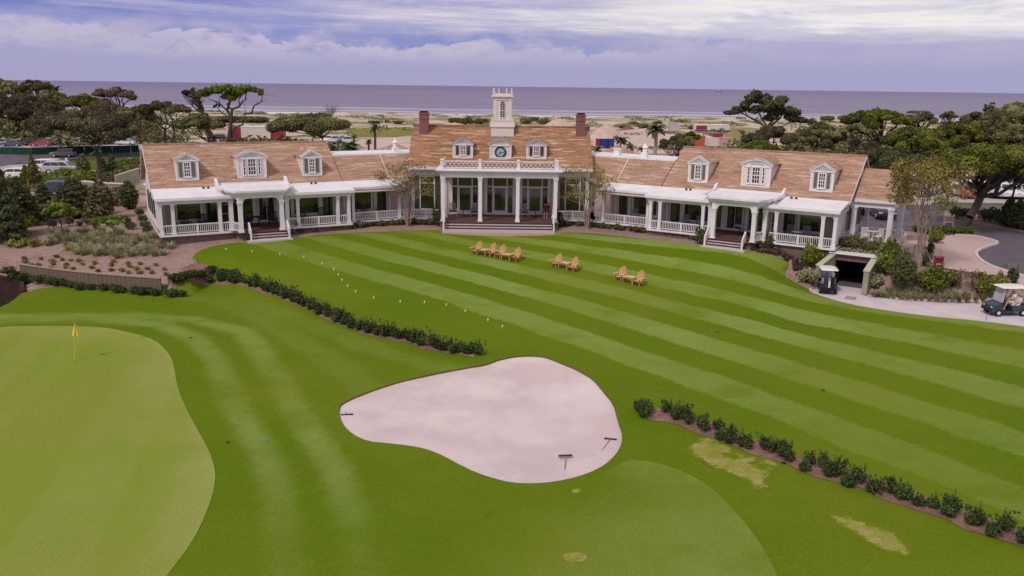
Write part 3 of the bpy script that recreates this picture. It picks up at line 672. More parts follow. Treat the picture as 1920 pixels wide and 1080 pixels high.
# pond and its timber bulkhead
pw = MB(); pw.add([(-90, 35, -3.1), (-20, 35, -3.1), (-20, 62, -3.1), (-90, 62, -3.1)], [(0, 1, 2, 3)])
pm = pmat('pond_water', (.03, .02, .012), (.045, .03, .02), .08, .4, spec=.6)
sheet('pond', POND, pm, 0, 2, zf=lambda x, y: np.full(np.shape(x), -3.1))
# ------------------------------------------------------------------ clubhouse
XC = -1.16
CL = thing('clubhouse', 'long cream clubhouse with cedar shingle roofs, white porches and a central clock cupola', 'building', frame(XC, 68, 0))
CW = frame(XC, 0, 0)                         # central block frame: x from its axis, y absolute
WF = {'L': Matrix(((math.cos(WL_A), -math.sin(WL_A), 0, WL_O[0]), (math.sin(WL_A), math.cos(WL_A), 0, WL_O[1]), (0, 0, 1, 0), (0, 0, 0, 1))),
      'R': Matrix(((math.cos(WR_A), -math.sin(WR_A), 0, WR_O[0]), (math.sin(WR_A), math.cos(WR_A), 0, WR_O[1]), (0, 0, 1, 0), (0, 0, 0, 1)))}
def column_mesh(mb, x, y, z0, z1, w=.26, round_=False):
    mb.box(x-w*.68, x+w*.68, y-w*.68, y+w*.68, z0, z0+.10)
    mb.box(x-w*.58, x+w*.58, y-w*.58, y+w*.58, z0+.10, z0+.22)
    mb.box(x-w/2, x+w/2, y-w/2, y+w/2, z0+.22, z1-.2)
    mb.box(x-w*.56, x+w*.56, y-w*.56, y+w*.56, z1-.30, z1-.26)
    mb.box(x-w*.58, x+w*.58, y-w*.58, y+w*.58, z1-.2, z1-.1)
    mb.box(x-w*.70, x+w*.70, y-w*.70, y+w*.70, z1-.1, z1)
def column(m, x, y, z0=.55, z1=3.0, w=.26, parent=None):
    mb = MB(); column_mesh(mb, x, y, z0, z1, w); return mb.build('column', WHITE, m, parent or CL)
def railing(m, p0, p1, z0=.55, h=.66, parent=None, lat=False):
    p0 = Vector((*p0, 0)); p1 = Vector((*p1, 0)); L = (p1-p0).length
    if L < .25: return
    mb = MB(); d = (p1-p0)/L
    mb.bar(p0+Vector((0, 0, z0+h)), p1+Vector((0, 0, z0+h)), .09, .075); mb.bar(p0+Vector((0, 0, z0+.09)), p1+Vector((0, 0, z0+.09)), .06, .06)
    n = max(2, int(L/.135))
    for i in range(n):
        p = p0+d*(i+.5)*L/n; mb.box(p.x-.022, p.x+.022, p.y-.022, p.y+.022, z0+.1, z0+h)
    k = int(L/1.9)
    for i in range(1, k+1):
        p = p0+d*L*i/(k+1); mb.box(p.x-.05, p.x+.05, p.y-.05, p.y+.05, z0-.02, z0+h+.06)
    return mb.build('railing', WHITE, m, parent or CL)
def window(m, xc, w, z0, z1, y, cols=1, rows=1, fw=.09, name='window', parent=None, glass=None, face=-1, proud=.0, sill=True):
    "window in a wall facing -y (face=-1) of its frame; frame and pane modelled in real depth"
    mb = MB(); y0 = y-.07; y1 = y+.03
    for a, b, c, d in ((xc-w/2-fw, xc-w/2, z0-fw, z1+fw), (xc+w/2, xc+w/2+fw, z0-fw, z1+fw), (xc-w/2, xc+w/2, z1, z1+fw), (xc-w/2, xc+w/2, z0-fw, z0)):
        mb.box(a, b, y0, y1, c, d)
    for i in range(1, cols): x = xc-w/2+w*i/cols; mb.box(x-.02, x+.02, y-.035, y+.0, z0, z1)
    for j in range(1, rows): z = z0+(z1-z0)*j/rows; t = .03 if (rows % 2 == 0 and j == rows//2) else .018; mb.box(xc-w/2, xc+w/2, y-.037, y-.002, z-t, z+t)
    if sill: mb.box(xc-w/2-fw-.04, xc+w/2+fw+.04, y-.11, y+.02, z0-fw-.05, z0-fw+.001)
    f = mb.build(name, WHITE, m, parent or CL)
    g = MB(); g.box(xc-w/2, xc+w/2, y-.012, y+.012, z0, z1); g.build('pane', glass or GLASS, m, f); return f
def profile_roof(name, mat, m, prof, t, s0, s1, parent=None, skew=None):
    "prof: (d,z) points of the upper surface; extruded between s0 and s1 along x; skew(d)->x end"
    low = [(d, z-t) for d, z in prof][::-1]
    mb = MB(); mb.extrude(list(prof)+low, lambda p: (s0, p[0], p[1]), lambda p: ((skew(p[0]) if skew else s1), p[0], p[1]))
    return mb.build(name, mat, m, parent or CL)
# --- dormers
def dormer(m, xc, yf, w, z0, ze, za, slope, kind, rmat, hung, nm='dormer', win=True, shut=SHUT):
    """face at y=yf, bottom z0, eave ze, apex za; main roof rises at 'slope' from z0 at yf"""
    root = MB(); zr = lambda y: z0-.05+slope*(y-yf)
    yb = yf+(ze-z0)/slope+.1
    if kind == 'gable': top = [(-w/2, ze), (0, za), (w/2, ze)]
    else:
        top = []
        for i in range(13):
            a = i/12; x = -w/2+w*a; top.append((x, ze+(za-ze)*math.sin(math.pi*a)**.75))
    # cheeks and face as one solid
    poly = [(-w/2, z0-.02)]+top+[(w/2, z0-.02)]
    root.extrude(poly, lambda p: (xc+p[0], yf, p[1]), lambda p: (xc+p[0], yf+.12, p[1]))
    for sx in (-1, 1):
        a = xc+sx*w/2; b = xc+sx*(w/2-.1)
        vs = [(yf+.1, z0-.1), (yf+.1, ze), (yb, ze), (yb, ze-.12)]
        root.add([(a, *v) for v in vs]+[(b, *v) for v in vs], [(0, 1, 2, 3), (7, 6, 5, 4), (0, 4, 5, 1), (1, 5, 6, 2), (2, 6, 7, 3), (3, 7, 4, 0)])
    D = root.build(nm, TRIM, m, CL)
    # trim: sill, corner boards, raking cornice
    tb = MB(); tb.box(xc-w/2-.06, xc+w/2+.06, yf-.09, yf+.02, z0-.06, z0+.07)
    for sx in (-1, 1): tb.box(xc+sx*w/2-.07, xc+sx*w/2+.07, yf-.05, yf+.06, z0+.07, ze)
    ov = .16
    tp = [(x*(1+2*ov/w), z) for x, z in top]
    for (xa, a_), (xb, b_) in zip(tp[:-1], tp[1:]): tb.bar((xc+xa, yf-.06, a_+.02), (xc+xb, yf-.06, b_+.02), .16, .15)
    tb.box(xc-w/2-.1, xc+w/2+.1, yf-.085, yf+.01, ze-.06, ze+.05) if kind == 'gable' else tb.box(xc-w/2-.06, xc+w/2+.06, yf-.07, yf+.01, ze-.09, ze)
    tb.build('trim', WHITE, m, D)
    # recessed tympanum shadow panel
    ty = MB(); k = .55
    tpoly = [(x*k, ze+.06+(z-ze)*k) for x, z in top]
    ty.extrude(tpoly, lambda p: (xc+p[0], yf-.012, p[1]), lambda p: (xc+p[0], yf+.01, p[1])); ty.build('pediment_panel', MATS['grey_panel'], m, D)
    # roof back to the main slope
    rb = MB(); yo = yf-.14
    def back(z): return yf+(z-z0)/slope+.25
    t = .07
    for (xa, a_), (xb, b_) in zip(tp[:-1], tp[1:]):
        q = [(xc+xa, yo, a_+.08), (xc+xb, yo, b_+.08), (xc+xb, back(b_), b_+.08), (xc+xa, back(a_), a_+.08)]
        lo = [(x, y, z-t) for x, y, z in q]
        rb.add(q+lo, [(0, 1, 2, 3), (7, 6, 5, 4), (0, 4, 5, 1), (1, 5, 6, 2), (2, 6, 7, 3), (3, 7, 4, 0)])
    rb.build('dormer_roof', rmat, m, D)
    if win:
        if kind == 'gable':
            window(m, xc, w*.26, z0+.28, ze-.17, yf-.03, 3, 4, .07, parent=D)
            for sx in (-1, 1):
                sb = MB(); x = xc+sx*w*.30; ww = w*.075
                sb.box(x-ww, x+ww, yf-.07, yf-.01, z0+.22, ze-.13)
                for i in range(9): z = z0+.27+(ze-z0-.48)*i/8.5; sb.box(x-ww*.8, x+ww*.8, yf-.085, yf-.07, z, z+.05)
                sb.build('shutter', shut, m, D)
        else:
            window(m, xc, w*.25, z0+.25, ze-.12, yf-.03, 3, 4, .06, parent=D)
            for sx in (-1, 1): window(m, xc+sx*w*.27, w*.055, z0+.25, ze-.12, yf-.03, 1, 4, .05, parent=D)
    return D
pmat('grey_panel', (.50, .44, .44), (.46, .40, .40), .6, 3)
SL = .66
def wing(side):
    m = WF[side]; g = 1 if side == 'L' else -1
    OUT = -.35*g; X = lambda s: s*g
    def bx(mb, s0, s1, d0, d1, z0, z1): mb.box(X(s0), X(s1), d0, d1, z0, z1)
    end = (lambda d: X(19.25+.529*d)) if side == 'L' else (lambda d: X(19.5+.6395*d))
    S2 = 19.6
    # foundation and deck
    mb = MB(); bx(mb, -.05, 14.25, .06, 3.0, -.8, .43); bx(mb, 14.25, S2, .95, 3.0, -.8, .43)
    mb.extrude([(5.2, .06), (5.55, -.95), (8.45, -.95), (8.95, .06)] if 1 else [], lambda p: (X(p[0]), p[1], -.8), lambda p: (X(p[0]), p[1], .43))
    bx(mb, .06, 20.5, 3.0, 12.9, -.8, .5)
    mb.build('foundation', BASE, m, CL)
    mb = MB(); bx(mb, -.14, 14.32, -.14, 3.0, .43, .55); bx(mb, 14.32, S2, .78, 3.0, .43, .55)
    mb.extrude([(5.0, -.14), (5.2, -1.2), (8.78, -1.2), (9.15, -.14)], lambda p: (X(p[0]), p[1], .432), lambda p: (X(p[0]), p[1], .548))
    mb.build('porch_deck', [DECK], m, CL)
    mb = MB(); bx(mb, -.17, 5.0, -.17, -.14, .40, .56); bx(mb, 9.15, 14.35, -.17, -.14, .40, .56); bx(mb, 14.35, S2, .75, .78, .40, .56)
    bx(mb, -.17, -.14, -.17, 12.9, .40, .56)
    split_build(mb, 'deck_fascia', WHITE, m, CL)
    # walls
    mb = MB(); bx(mb, .12, 20.7, 3.0, 3.2, .55, 3.75); mb.build('porch_wall', SIDING, m, CL)
    mb = MB()
    poly = [(.14, .55), (.14, 3.0), (2.75, 3.25), (2.75, 3.60), (7.2, 6.50), (11.6, 3.62), (11.6, 2.86), (12.5, 2.86), (12.5, .0), (3, .0)]
    mb.extrude(poly, lambda p: (X(0.0), p[0], p[1]), lambda p: (X(.12), p[0], p[1]))
    for i in range(1, 40):   # vertical board joints as raised battens
        d = .3+i*.31
        if d < 12.4: zt = 3.05 if d < 2.75 else (3.5+(d-2.75)*.65 if d < 7.2 else (6.38-(d-7.2)*.65 if d < 11.6 else 2.86)); bx(mb, -.025, .0, d-.02, d+.02, .6, zt-.1)
    mb.build('end_wall', WHITE, m, CL)
    mb = MB(); bx(mb, .12, 19, 11.42, 11.6, 0, 3.6); mb.build('rear_wall', CREAM, m, CL)
    for d in (3.6, 5.6, 7.6, 9.6):
        w = MB(); bx(w, -.06, .0, d-.42, d+.42, 1.2, 2.9); f = w.build('window', WHITE, m, CL)
        q = MB(); bx(q, -.07, -.055, d-.33, d+.33, 1.29, 2.81); q.build('pane', GLASS, m, f)
        for e in (-.68, .68):
            q = MB(); bx(q, -.05, .0, d+e-.2, d+e+.2, 1.2, 2.9); q.build('shutter', SHUTD, m, f)
    mb = MB(); bx(mb, .125, 14, 11.61, 12.5, 0, 2.86); mb.build('rear_wing', CREAM, m, CL); mb = MB(); bx(mb, -.1, 14.1, 11.61, 12.65, 2.865, 2.98); mb.build('rear_wing_roof', ROOFW, m, CL)
    # roofs
    profile_roof('roof', SHING, m, [(2.62, 3.64), (7.2, 6.665), (11.78, 3.64)], .14, X(-.34), X(14.42))
    mb = MB(); bx(mb, -.36, 14.44, 7.07, 7.33, 6.61, 6.72); mb.build('roof_ridge', SHING, m, CL)
    mb = MB()
    for a, b in (((2.55, 3.55), (7.2, 6.62)), ((11.85, 3.55), (7.2, 6.62))):
        mb.bar((X(-.36), a[0], a[1]-.02), (X(-.36), b[0], b[1]-.02), .04, .11)
        pass
    bx(mb, -.36, 20.5, 2.5, 2.62, 3.42, 3.66)
    mb.build('roof_trim', TRIM, m, CL)
    profile_roof('connector_roof', SHING, m, [(2.62, 3.64), (5.5, 5.54)], .14, X(14.49), X(21), skew=end)
    zt = 5.53
    mb = MB(); mb.extrude([(5.9, zt), (10.2, zt)], lambda p: (X(14.96), p[0], p[1]), lambda p: (end(p[0]), p[0], p[1])) if 0 else None
    mb.add([(X(14.46), 5.45, zt-.3), (end(5.45), 5.45, zt-.3), (end(9.0), 9.0, zt-.3), (X(14.46), 9.0, zt-.3), (X(14.46), 5.45, zt+.1), (end(5.45), 5.45, zt+.1), (end(9.0), 9.0, zt+.1), (X(14.46), 9.0, zt+.1)],
           [(0, 3, 2, 1), (4, 5, 6, 7), (0, 1, 5, 4), (1, 2, 6, 5), (2, 3, 7, 6), (3, 0, 4, 7)])
    mb.build('flat_roof', ROOFW, m, CL)
    mb = MB(); mb.add([(X(14.46), 9.0, .5), (end(9.0), 9.0, .5), (end(9.0), 9.0, zt-.01), (X(14.46), 9.0, zt-.01)], [(0, 1, 2, 3)]); mb.build('rear_wall', CREAM, m, CL)
    mb = MB(); sv = 18.75; mb.bar((X(sv-.25), 2.7, 3.76), (X(sv-.05), 5.4, 5.53), .07, .04); mb.build('valley_flashing', TRIM, m, CL)
    # vent housings on the flat roof
    for k, (sv, dv) in enumerate(((20.4, 6.2),) if side == 'L' else ((17.6, 6.2), (20.4, 6.6))):
        mb = MB(); bx(mb, sv-.25, sv+.25, dv-.25, dv+.25, zt+.1, zt+.55)
        if side == 'L' or k == 0: mb.lathe([(.2, 0), (.2, .35), (.3, .4), (.08, .65), (.04, .8)], (X(sv), dv, zt+.55), 10)
        else: bx(mb, sv-.32, sv+.32, dv-.3, dv+.3, zt+.62, zt+.7); bx(mb, sv-.2, sv+.2, dv-.2, dv+.2, zt+.55, zt+.62)
        mb.build('roof_vent', ROOFW, m, CL)
    # porch roof: white membrane slope
    mb = MB()
    def slab(s0, s1, d0, z0_, z1_=3.66, sk=None):
        mb.extrude([(d0, z0_), (2.6, z1_), (2.6, z1_-.25), (d0, z0_-.10)], lambda p: (X(s0), p[0], p[1]), lambda p: (X(s1), p[0], p[1]))
    slab(-.3, 14.55, -.38, 3.26); slab(14.56, 19.2, .5, 3.37)
    mb.build('porch_roof', ROOFW, m, CL)
    mb = MB(); bx(mb, -.3, 14.55, -.40, -.1, 3.05, 3.16); bx(mb, -.22, 14.47, -.30, -.05, 2.98, 3.05); bx(mb, 14.56, 19.3, .52, .8, 3.17, 3.27)
    bx(mb, -.3, -.02, -.1, 2.6, 3.05, 3.16)
    mb.build('cornice', WHITE, m, CL)
    mb = MB(); bx(mb, -.12, 4.75, -.12, .12, 2.78, 3.06); bx(mb, 9.4, 14.3, -.12, .12, 2.78, 3.06); bx(mb, 14.3, 19.3, .78, 1.0, 2.86, 3.18); bx(mb, -.11, .13, .12, .9, 2.78, 3.06)
    split_build(mb, 'porch_beam', WHITE, m, CL)
    mb = MB(); bx(mb, .1, 19.2, .15, 3.0, 3.0, 3.04); mb.build('porch_ceiling', CREAM, m, CL)
    for sv in (3.3, 11.6):
        mb = MB()
        for e in (0, .35): bx(mb, sv+e, sv+e+.16, 2.0, 2.1, 3.58, 3.72)
        split_build(mb, 'roof_scupper', BLACK, m, CL)
    # arched bay
    zb = 3.42; mb = MB()
    roofp = [(4.3, 2.6), (4.55, -.4), (5.05, -1.65), (8.85, -1.65), (9.45, -.4), (9.7, 2.6)]
    mb.extrude(roofp, lambda p: (X(p[0]), p[1], zb+.16+.10*(p[1]+1.65)/4.2), lambda p: (X(p[0]), p[1], zb+.30+.10*(p[1]+1.65)/4.2))
    rp = [(4.5, 2.5), (4.72, -.3), (5.18, -1.5), (8.72, -1.5), (9.3, -.3), (9.5, 2.5)]
    mb.extrude(rp, lambda p: (X(p[0]), p[1], zb), lambda p: (X(p[0]), p[1], zb+.17))
    mb.build('bay_roof', ROOFW, m, CL)
    mb = MB()   # raised side parapets with swept ears
    for s_ in (4.35, 9.65):
        e = [( -.35, zb+.2), (-.35, zb+.34), (1.2, zb+.42), (1.7, zb+.50), (2.15, zb+.80), (2.5, zb+.88), (2.5, zb+.2)]
        mb.extrude(e, lambda p: (X(s_-.09), p[0], p[1]), lambda p: (X(s_+.09), p[0], p[1]))
    bx(mb, 4.4, 9.6, 2.3, 2.5, zb+.2, zb+.5)
    mb.build('parapet', WHITE, m, CL)
    ceil = MB(); ceil.extrude([(5.0, 0), (5.4, -1.2), (8.6, -1.2), (9.1, 0)], lambda p: (X(p[0]), p[1], 3.3), lambda p: (X(p[0]), p[1], 3.34)); ceil.build('bay_ceiling', CREAM, m, CL)
    cols = [(4.95, -.05), (5.45, -1.15), (8.5, -1.15), (9.15, -.05)]
    for s_, d_ in cols:
        column(m, X(s_), d_, .55, 2.85, .30)
        q = MB(); bx(q, s_-.16, s_+.16, d_-.16, d_+.16, 2.85, zb); q.build('pier', WHITE, m, CL)
    def arch(p, q, name='arch'):
        a = Vector((X(p[0]), p[1], 0)); b = Vector((X(q[0]), q[1], 0)); L = (b-a).length; d = (b-a)/L; nrm = Vector((-d.y, d.x, 0)); r = .14
        prof = [(r, 2.75)]
        wide = L > 2
        for i in range(13):
            t = i/12; x = r+(L-2*r)*t
            if wide: e = min(t, 1-t)*(L-2*r); h = .38*(1-max(0, 1-e/.38)**2)**.5 if e < .38 else .38
            else: h = (L-2*r)/2*math.sqrt(max(0, 1-(2*t-1)**2))
            prof.append((x, 2.72+h))
        prof += [(L-r, 2.75), (L-r, zb), (r, zb)]
        # vertical strips keep the concave outline clean
        mb = MB()
        for (x0, z0), (x1, z1) in zip(prof[1:13], prof[2:14]):
            for e in (-.09,):
                v = [a+d*x0+nrm*e+Vector((0, 0, z0)), a+d*x1+nrm*e+Vector((0, 0, z1)), a+d*x1+nrm*e+Vector((0, 0, zb)), a+d*x0+nrm*e+Vector((0, 0, zb))]
                w = [p_+nrm*.18 for p_ in v]
                mb.add(v+w, [(0, 1, 2, 3), (7, 6, 5, 4), (0, 4, 5, 1), (2, 6, 7, 3)])
        mb.build(name, WHITE, m, CL)
    arch(cols[0], cols[1]); arch(cols[1], cols[2]); arch(cols[2], cols[3])
    # columns of the straight porch
    cs = [.0, .85, 4.15, 10.0, 13.2, 14.1] if side == 'L' else [.0, .85, 4.15, 9.75, 13.3, 14.1]
    for s_ in cs: column(m, X(s_), 0, .55, 2.8, .24)
    for s_ in (14.75, 18.75): column(m, X(s_), .92, .55, 2.88, .22)
    for a, b in ((.0, .85), (.85, 4.15), (4.15, 4.95), (9.15, 10.0 if side == 'L' else 9.75), (10.0 if side == 'L' else 9.75, 13.25), (13.3, 14.1)):
        railing(m, (X(a)+.12*g, 0), (X(b)-.12*g, 0))
    railing(m, (X(14.87), .92), (X(18.63), .92)); railing(m, (X(18.87), .92), (X(19.55), .92))
    railing(m, (X(5.02), -.2), (X(5.38), -1.0)); railing(m, (X(8.57), -1.0), (X(9.08), -.2))
    # windows and doors on the porch wall
    for s_, w_, zz0, zz1, c_, r_ in ((2.3, 1.7, 1.15, 2.85, 1, 1), (5.0, .55, .75, 2.85, 1, 3), (6.35, 1.5, .75, 2.95, 2, 1), (8.2, 1.2, .75, 2.95, 2, 1), (11.4, 2.0, 1.1, 2.85, 1, 1), (15.9, 2.1, 1.15, 2.85, 1, 1)):
        window(m, X(s_), w_, zz0, zz1, 2.98, c_, r_, .12, 'window')
    for s_ in (3.95, 9.7, 13.2, 17.9):
        f = window(m, X(s_), .85, .72, 2.85, 2.98, 1, 1, .10, 'door', sill=False)
    mb = MB()
    for s_ in (.5, 3.25, 4.5, 7.3, 9.05, 10.25, 12.6, 13.9, 14.6, 17.3, 18.6): bx(mb, s_-.09, s_+.09, 2.90, 2.98, .56, 3.0)
    bx(mb, .13, 19, 2.88, 2.98, 2.93, 3.0) ; mb.build('pilasters', WHITE, m, CL)
    # steps with cheek rails
    mb = MB()
    for i in range(3): bx(mb, 6.05-.02*i, 8.8+.02*i, -1.2-.2*(i+1), -1.2-.2*i-.0, .55-.165*(i+1)-.045, .55-.165*(i+1))
    mb.build('step_treads', STEP, m, CL)
    mb = MB()
    for i in range(3): bx(mb, 6.07, 8.78, -1.17-.2*i-.03, -1.17-.2*i, -.25, .55-.165*(i)-.05)
    mb.build('step_risers', RISER, m, CL)
    mb = MB(); bx(mb, 5.7, 9.0, -2.3, -1.8, -.35, .02); 
    ob = mb.build('step_landing', STEP, m, CL)
    for s_ in (6.0, 8.85):
        mb = MB(); bx(mb, s_-.06, s_+.06, -1.3, -1.2, .5, 1.3); bx(mb, s_-.06, s_+.06, -1.9, -1.8, -.2, .75)
        mb.bar((X(s_), -1.25, 1.27), (X(s_), -1.85, .74), .09, .08); mb.bar((X(s_), -1.25, .62), (X(s_), -1.85, .12), .05, .05)
        for i in range(6): t = (i+.5)/6; bx(mb, s_-.02, s_+.02, -1.25-.6*t-.02, -1.25-.6*t+.02, .6-.5*t, 1.25-.52*t)
        mb.build('step_rail', WHITE, m, CL)
    # dormers
    dz = 3.64-.14*0+SL*(3.5-2.62)
    for s_, k in ((2.45, 'gable'), (7.3, 'arch'), (12.1, 'gable')) if side == 'L' else ((1.95, 'gable'), (6.9, 'arch'), (11.6, 'gable')):
        if k == 'gable': dormer(m, X(s_), 3.35, 1.55, 4.17, 5.64, 6.22, SL, k, SHING, 1)
        else: dormer(m, X(s_), 3.35, 2.15, 4.17, 5.74, 6.24, SL, k, SHING, 1)
    mb = MB()
    mb.tube((X(-.05), 2.75, 3.4), (X(-.05), 2.75, .6), .05, .05, 8); mb.tube((X(.02), -.42, 3.1), (X(.02), -.2, 2.9), .04, .04, 8)
    mb.build('downspout', WHITE, m, CL)
wing('L'); wing('R')
# --- central block
def central():
    m = CW; y0, yr, y2 = 71.75, 76.2, 80.65; ze, zr = 4.72, 7.98; SC = (zr-ze)/(yr-71.2)
    xl, xr = -7.75, 7.75
    mb = MB(); mb.box(xl, xr, y0, y2, -.3, .5); mb.box(-4.9, 4.9, 67.5, y0, -.5, .43); mb.box(-7.7, -4.9, 69.7, y0, -.5, .43); mb.box(4.9, 7.7, 69.7, y0, -.5, .43); mb.build('foundation', BASE, m, CL)
    mb = MB(); mb.box(-4.98, 4.98, 67.4, y0, .43, .55); mb.box(-7.9, -4.98, 69.5, y0, .43, .55); mb.box(4.98, 7.9, 69.5, y0, .43, .55); mb.build('porch_deck', DECK, m, CL)
    mb = MB(); mb.box(-7.95, -4.9, 69.46, 69.5, .38, .56); mb.box(4.9, 7.95, 69.46, 69.5, .38, .56); split_build(mb, 'deck_fascia', WHITE, m, CL)
    mb = MB(); mb.box(xl, xr, y0, y0+.2, .55, 4.5); mb.build('front_wall', SIDING, m, CL)
    mb = MB()
    for sx in (-1, 1): mb.extrude([(y0+.2, 0), (y0+.2, 4.5), (yr, zr-.2), (y2, 4.5), (y2, 0)], lambda p: (sx*7.75, p[0], p[1]), lambda p: (sx*7.6, p[0], p[1]))
    mb.build('gable_wall', CREAM, m, CL)
    mb = MB(); mb.box(-7.6, 7.6, y2-.2, y2, 0, 4.5); mb.build('rear_wall', CREAM, m, CL)
    profile_roof('roof', SHINGC, m, [(71.15, ze), (yr, zr), (y2+.6, ze)], .16, -8.02, 8.02)
    mb = MB(); mb.box(-8.05, 8.05, yr-.15, yr+.15, zr-.05, zr+.07); mb.build('roof_ridge', SHINGC, m, CL)
    mb = MB()
    for sx in (-1, 1):
        pass
        mb.box(sx*8.02, sx*4.9, 71.02, 71.16, ze-.26, ze-.02); mb.box(sx*7.9, sx*4.9, 71.16, 71.6, ze-.34, ze-.20)
    mb.build('roof_trim', WHITE, m, CL)
    # frieze and corner pilasters of the side bays
    mb = MB()
    for sx in (-1, 1):
        mb.box(sx*7.8, sx*4.7, 71.58, 71.75, 3.98, 4.45); mb.box(sx*7.8, sx*4.7, 71.54, 71.75, 3.9, 3.98)
        for x in (7.62, 4.85): mb.box(sx*x-.16, sx*x+.16, 71.6, 71.75, .55, 3.9)
    split_build(mb, 'frieze', WHITE, m, CL)
    for sx in (-1, 1):
        f = window(m, sx*6.35, 1.15, 1.0, 3.75, 71.72, 1, 1, .10, 'window')
        q = MB(); q.box(sx*6.35-.58, sx*6.35+.58, 71.66, 71.70, 3.2, 3.26); q.build('transom_bar', WHITE, m, f)
        for e in (-.9, .9):
            q = MB(); q.box(sx*6.35+e-.2, sx*6.35+e+.2, 71.66, 71.74, .95, 3.8); q.build('shutter', SHUTD, m, f)
        railing(m, (sx*7.55, 69.6), (sx*4.95, 69.6))
    # portico doors: door leaf between sidelights under a transom
    for k, xc in enumerate((-3.05, 0, 3.05)):
        mb = MB(); w = 1.10
        for x in (-w-.06, -.62, .62, w+.06): mb.box(xc+x-.055, xc+x+.055, 71.62, 71.75, .55, 3.75)
        mb.box(xc-w-.11, xc+w+.11, 71.60, 71.75, 3.75, 3.9)
        for z in (3.0,): mb.box(xc-w, xc+w, 71.63, 71.74, z-.05, z+.05)
        mb.box(xc-w, xc+w, 71.63, 71.74, .56, .70)
        mb.box(xc-w-.24, xc-w-.12, 71.66, 71.75, .55, 3.9); mb.box(xc+w+.12, xc+w+.24, 71.66, 71.75, .55, 3.9)
        f = mb.build('door_surround', WHITE, m, CL)
        q = MB(); q.box(xc-w, xc+w, 71.70, 71.73, .6, 3.78); q.build('pane', GLASS, m, f)
        q = MB(); q.box(xc-.55, xc-.47, 71.655, 71.70, .72, 2.95); q.box(xc+.47, xc+.55, 71.655, 71.70, .72, 2.95); q.box(xc-.47, xc+.47, 71.655, 71.70, 2.86, 2.95); q.box(xc-.47, xc+.47, 71.655, 71.70, .72, .9); q.build('door_leaf', TRIM, m, f)
    # portico
    for x in (-4.65, -1.57, 1.53, 4.65): column(m, x, 67.75, .55, 4.2, .30)
    for x in (-4.65, 4.65): column(m, x, 69.9, .55, 4.2, .30)
    mb = MB(); mb.box(-4.85, 4.85, 67.58, 67.92, 4.2, 4.6); mb.box(-4.85, -4.5, 67.92, 71.6, 4.2, 4.6); mb.box(4.5, 4.85, 67.92, 71.6, 4.2, 4.6); mb.box(-4.9, 4.9, 67.54, 67.6, 4.28, 4.32)
    mb.build('portico_beam', WHITE, m, CL)
    mb = MB()
    for i in range(58): x = -4.8+i*9.6/57; mb.box(x-.045, x+.045, 67.44, 67.56, 4.56, 4.66)
    mb.box(-4.85, 4.85, 67.5, 67.57, 4.54, 4.665); mb.build('dentils', WHITE, m, CL)
    mb = MB(); mb.box(-5.05, 5.05, 67.38, 71.5, 4.66, 4.74); mb.box(-5.2, 5.2, 67.22, 71.4, 4.742, 4.84); mb.box(-5.12, 5.12, 67.3, 71.45, 4.842, 4.90)
    mb.build('portico_roof', ROOFW, m, CL); mb = MB(); mb.box(-4.6, 4.6, 67.95, 71.4, 4.905, 4.93); mb.build('roof_decking', pmat('brown_decking', (.25, .14, .10), (.19, .10, .07), .8, 3, sc=(1, 9, 1)), m, CL)
    mb = MB(); mb.box(-4.5, 4.5, 67.92, 71.7, 4.4, 4.44); mb.build('portico_ceiling', CREAM, m, CL)
    ps = (-4.72, -1.6, 1.56, 4.72)
    for x in ps:
        mb = MB(); mb.box(x-.13, x+.13, 67.66, 67.92, 4.90, 5.56); mb.box(x-.17, x+.17, 67.62, 67.96, 5.56, 5.62); mb.add([(x-.13, 67.66, 5.62), (x+.13, 67.66, 5.62), (x+.13, 67.92, 5.62), (x-.13, 67.92, 5.62), (x, 67.79, 5.72)], [(0, 1, 4), (1, 2, 4), (2, 3, 4), (3, 0, 4)])
        mb.build('balustrade_post', WHITE, m, CL)
    for a, b in zip(ps[:-1], ps[1:]):
        mb = MB(); x0, x1 = a+.13, b-.13; y = 67.79; z0, z1 = 5.0, 5.5
        mb.box(x0, x1, y-.04, y+.04, z1-.03, z1+.05); mb.box(x0, x1, y-.035, y+.035, z0-.05, z0+.01)
        n = 8; w = (x1-x0)/n
        for i in range(n):
            c = x0+w*(i+.5); zm = (z0+z1)/2; h = (z1-z0)/2-.02
            for sx in (-1, 1):
                mb.bar((c-w/2, y, zm+sx*h), (c+w/2, y, zm-sx*h), .06, .03)
        mb.build('balustrade_panel', WHITE, m, CL)
    for sx in (-1, 1):
        mb = MB(); x = sx*4.72
        mb.box(x-.04, x+.04, 67.92, 71.0, 5.47, 5.55); mb.box(x-.03, x+.03, 67.92, 71.0, 4.95, 5.01)
        for i in range(16): y = 68.0+i*.19; mb.bar((x, y, 5.0), (x, y+.38, 5.48), .03, .03); mb.bar((x, y, 5.48), (x, y+.38, 5.0), .028, .028)
        mb.build('balustrade_panel', WHITE, m, CL)
    # wide steps
    mb = MB()
    for i in range(3): mb.box(-4.4, 4.4, 67.4-.33*(i+1), 67.4-.33*i, .55-.165*(i+1)-.045, .55-.165*(i+1))
    mb.build('step_treads', STEP, m, CL)
    mb = MB()
    for i in range(3): mb.box(-4.38, 4.38, 67.4-.33*i-.04, 67.4-.33*i-.001, -.3, .55-.165*i-.05)
    mb.build('step_risers', RISER, m, CL)
    mb = MB(); mb.box(-4.55, 4.55, 65.2, 66.45, -.3, .05); mb.build('step_landing', BRICKP, m, CL)
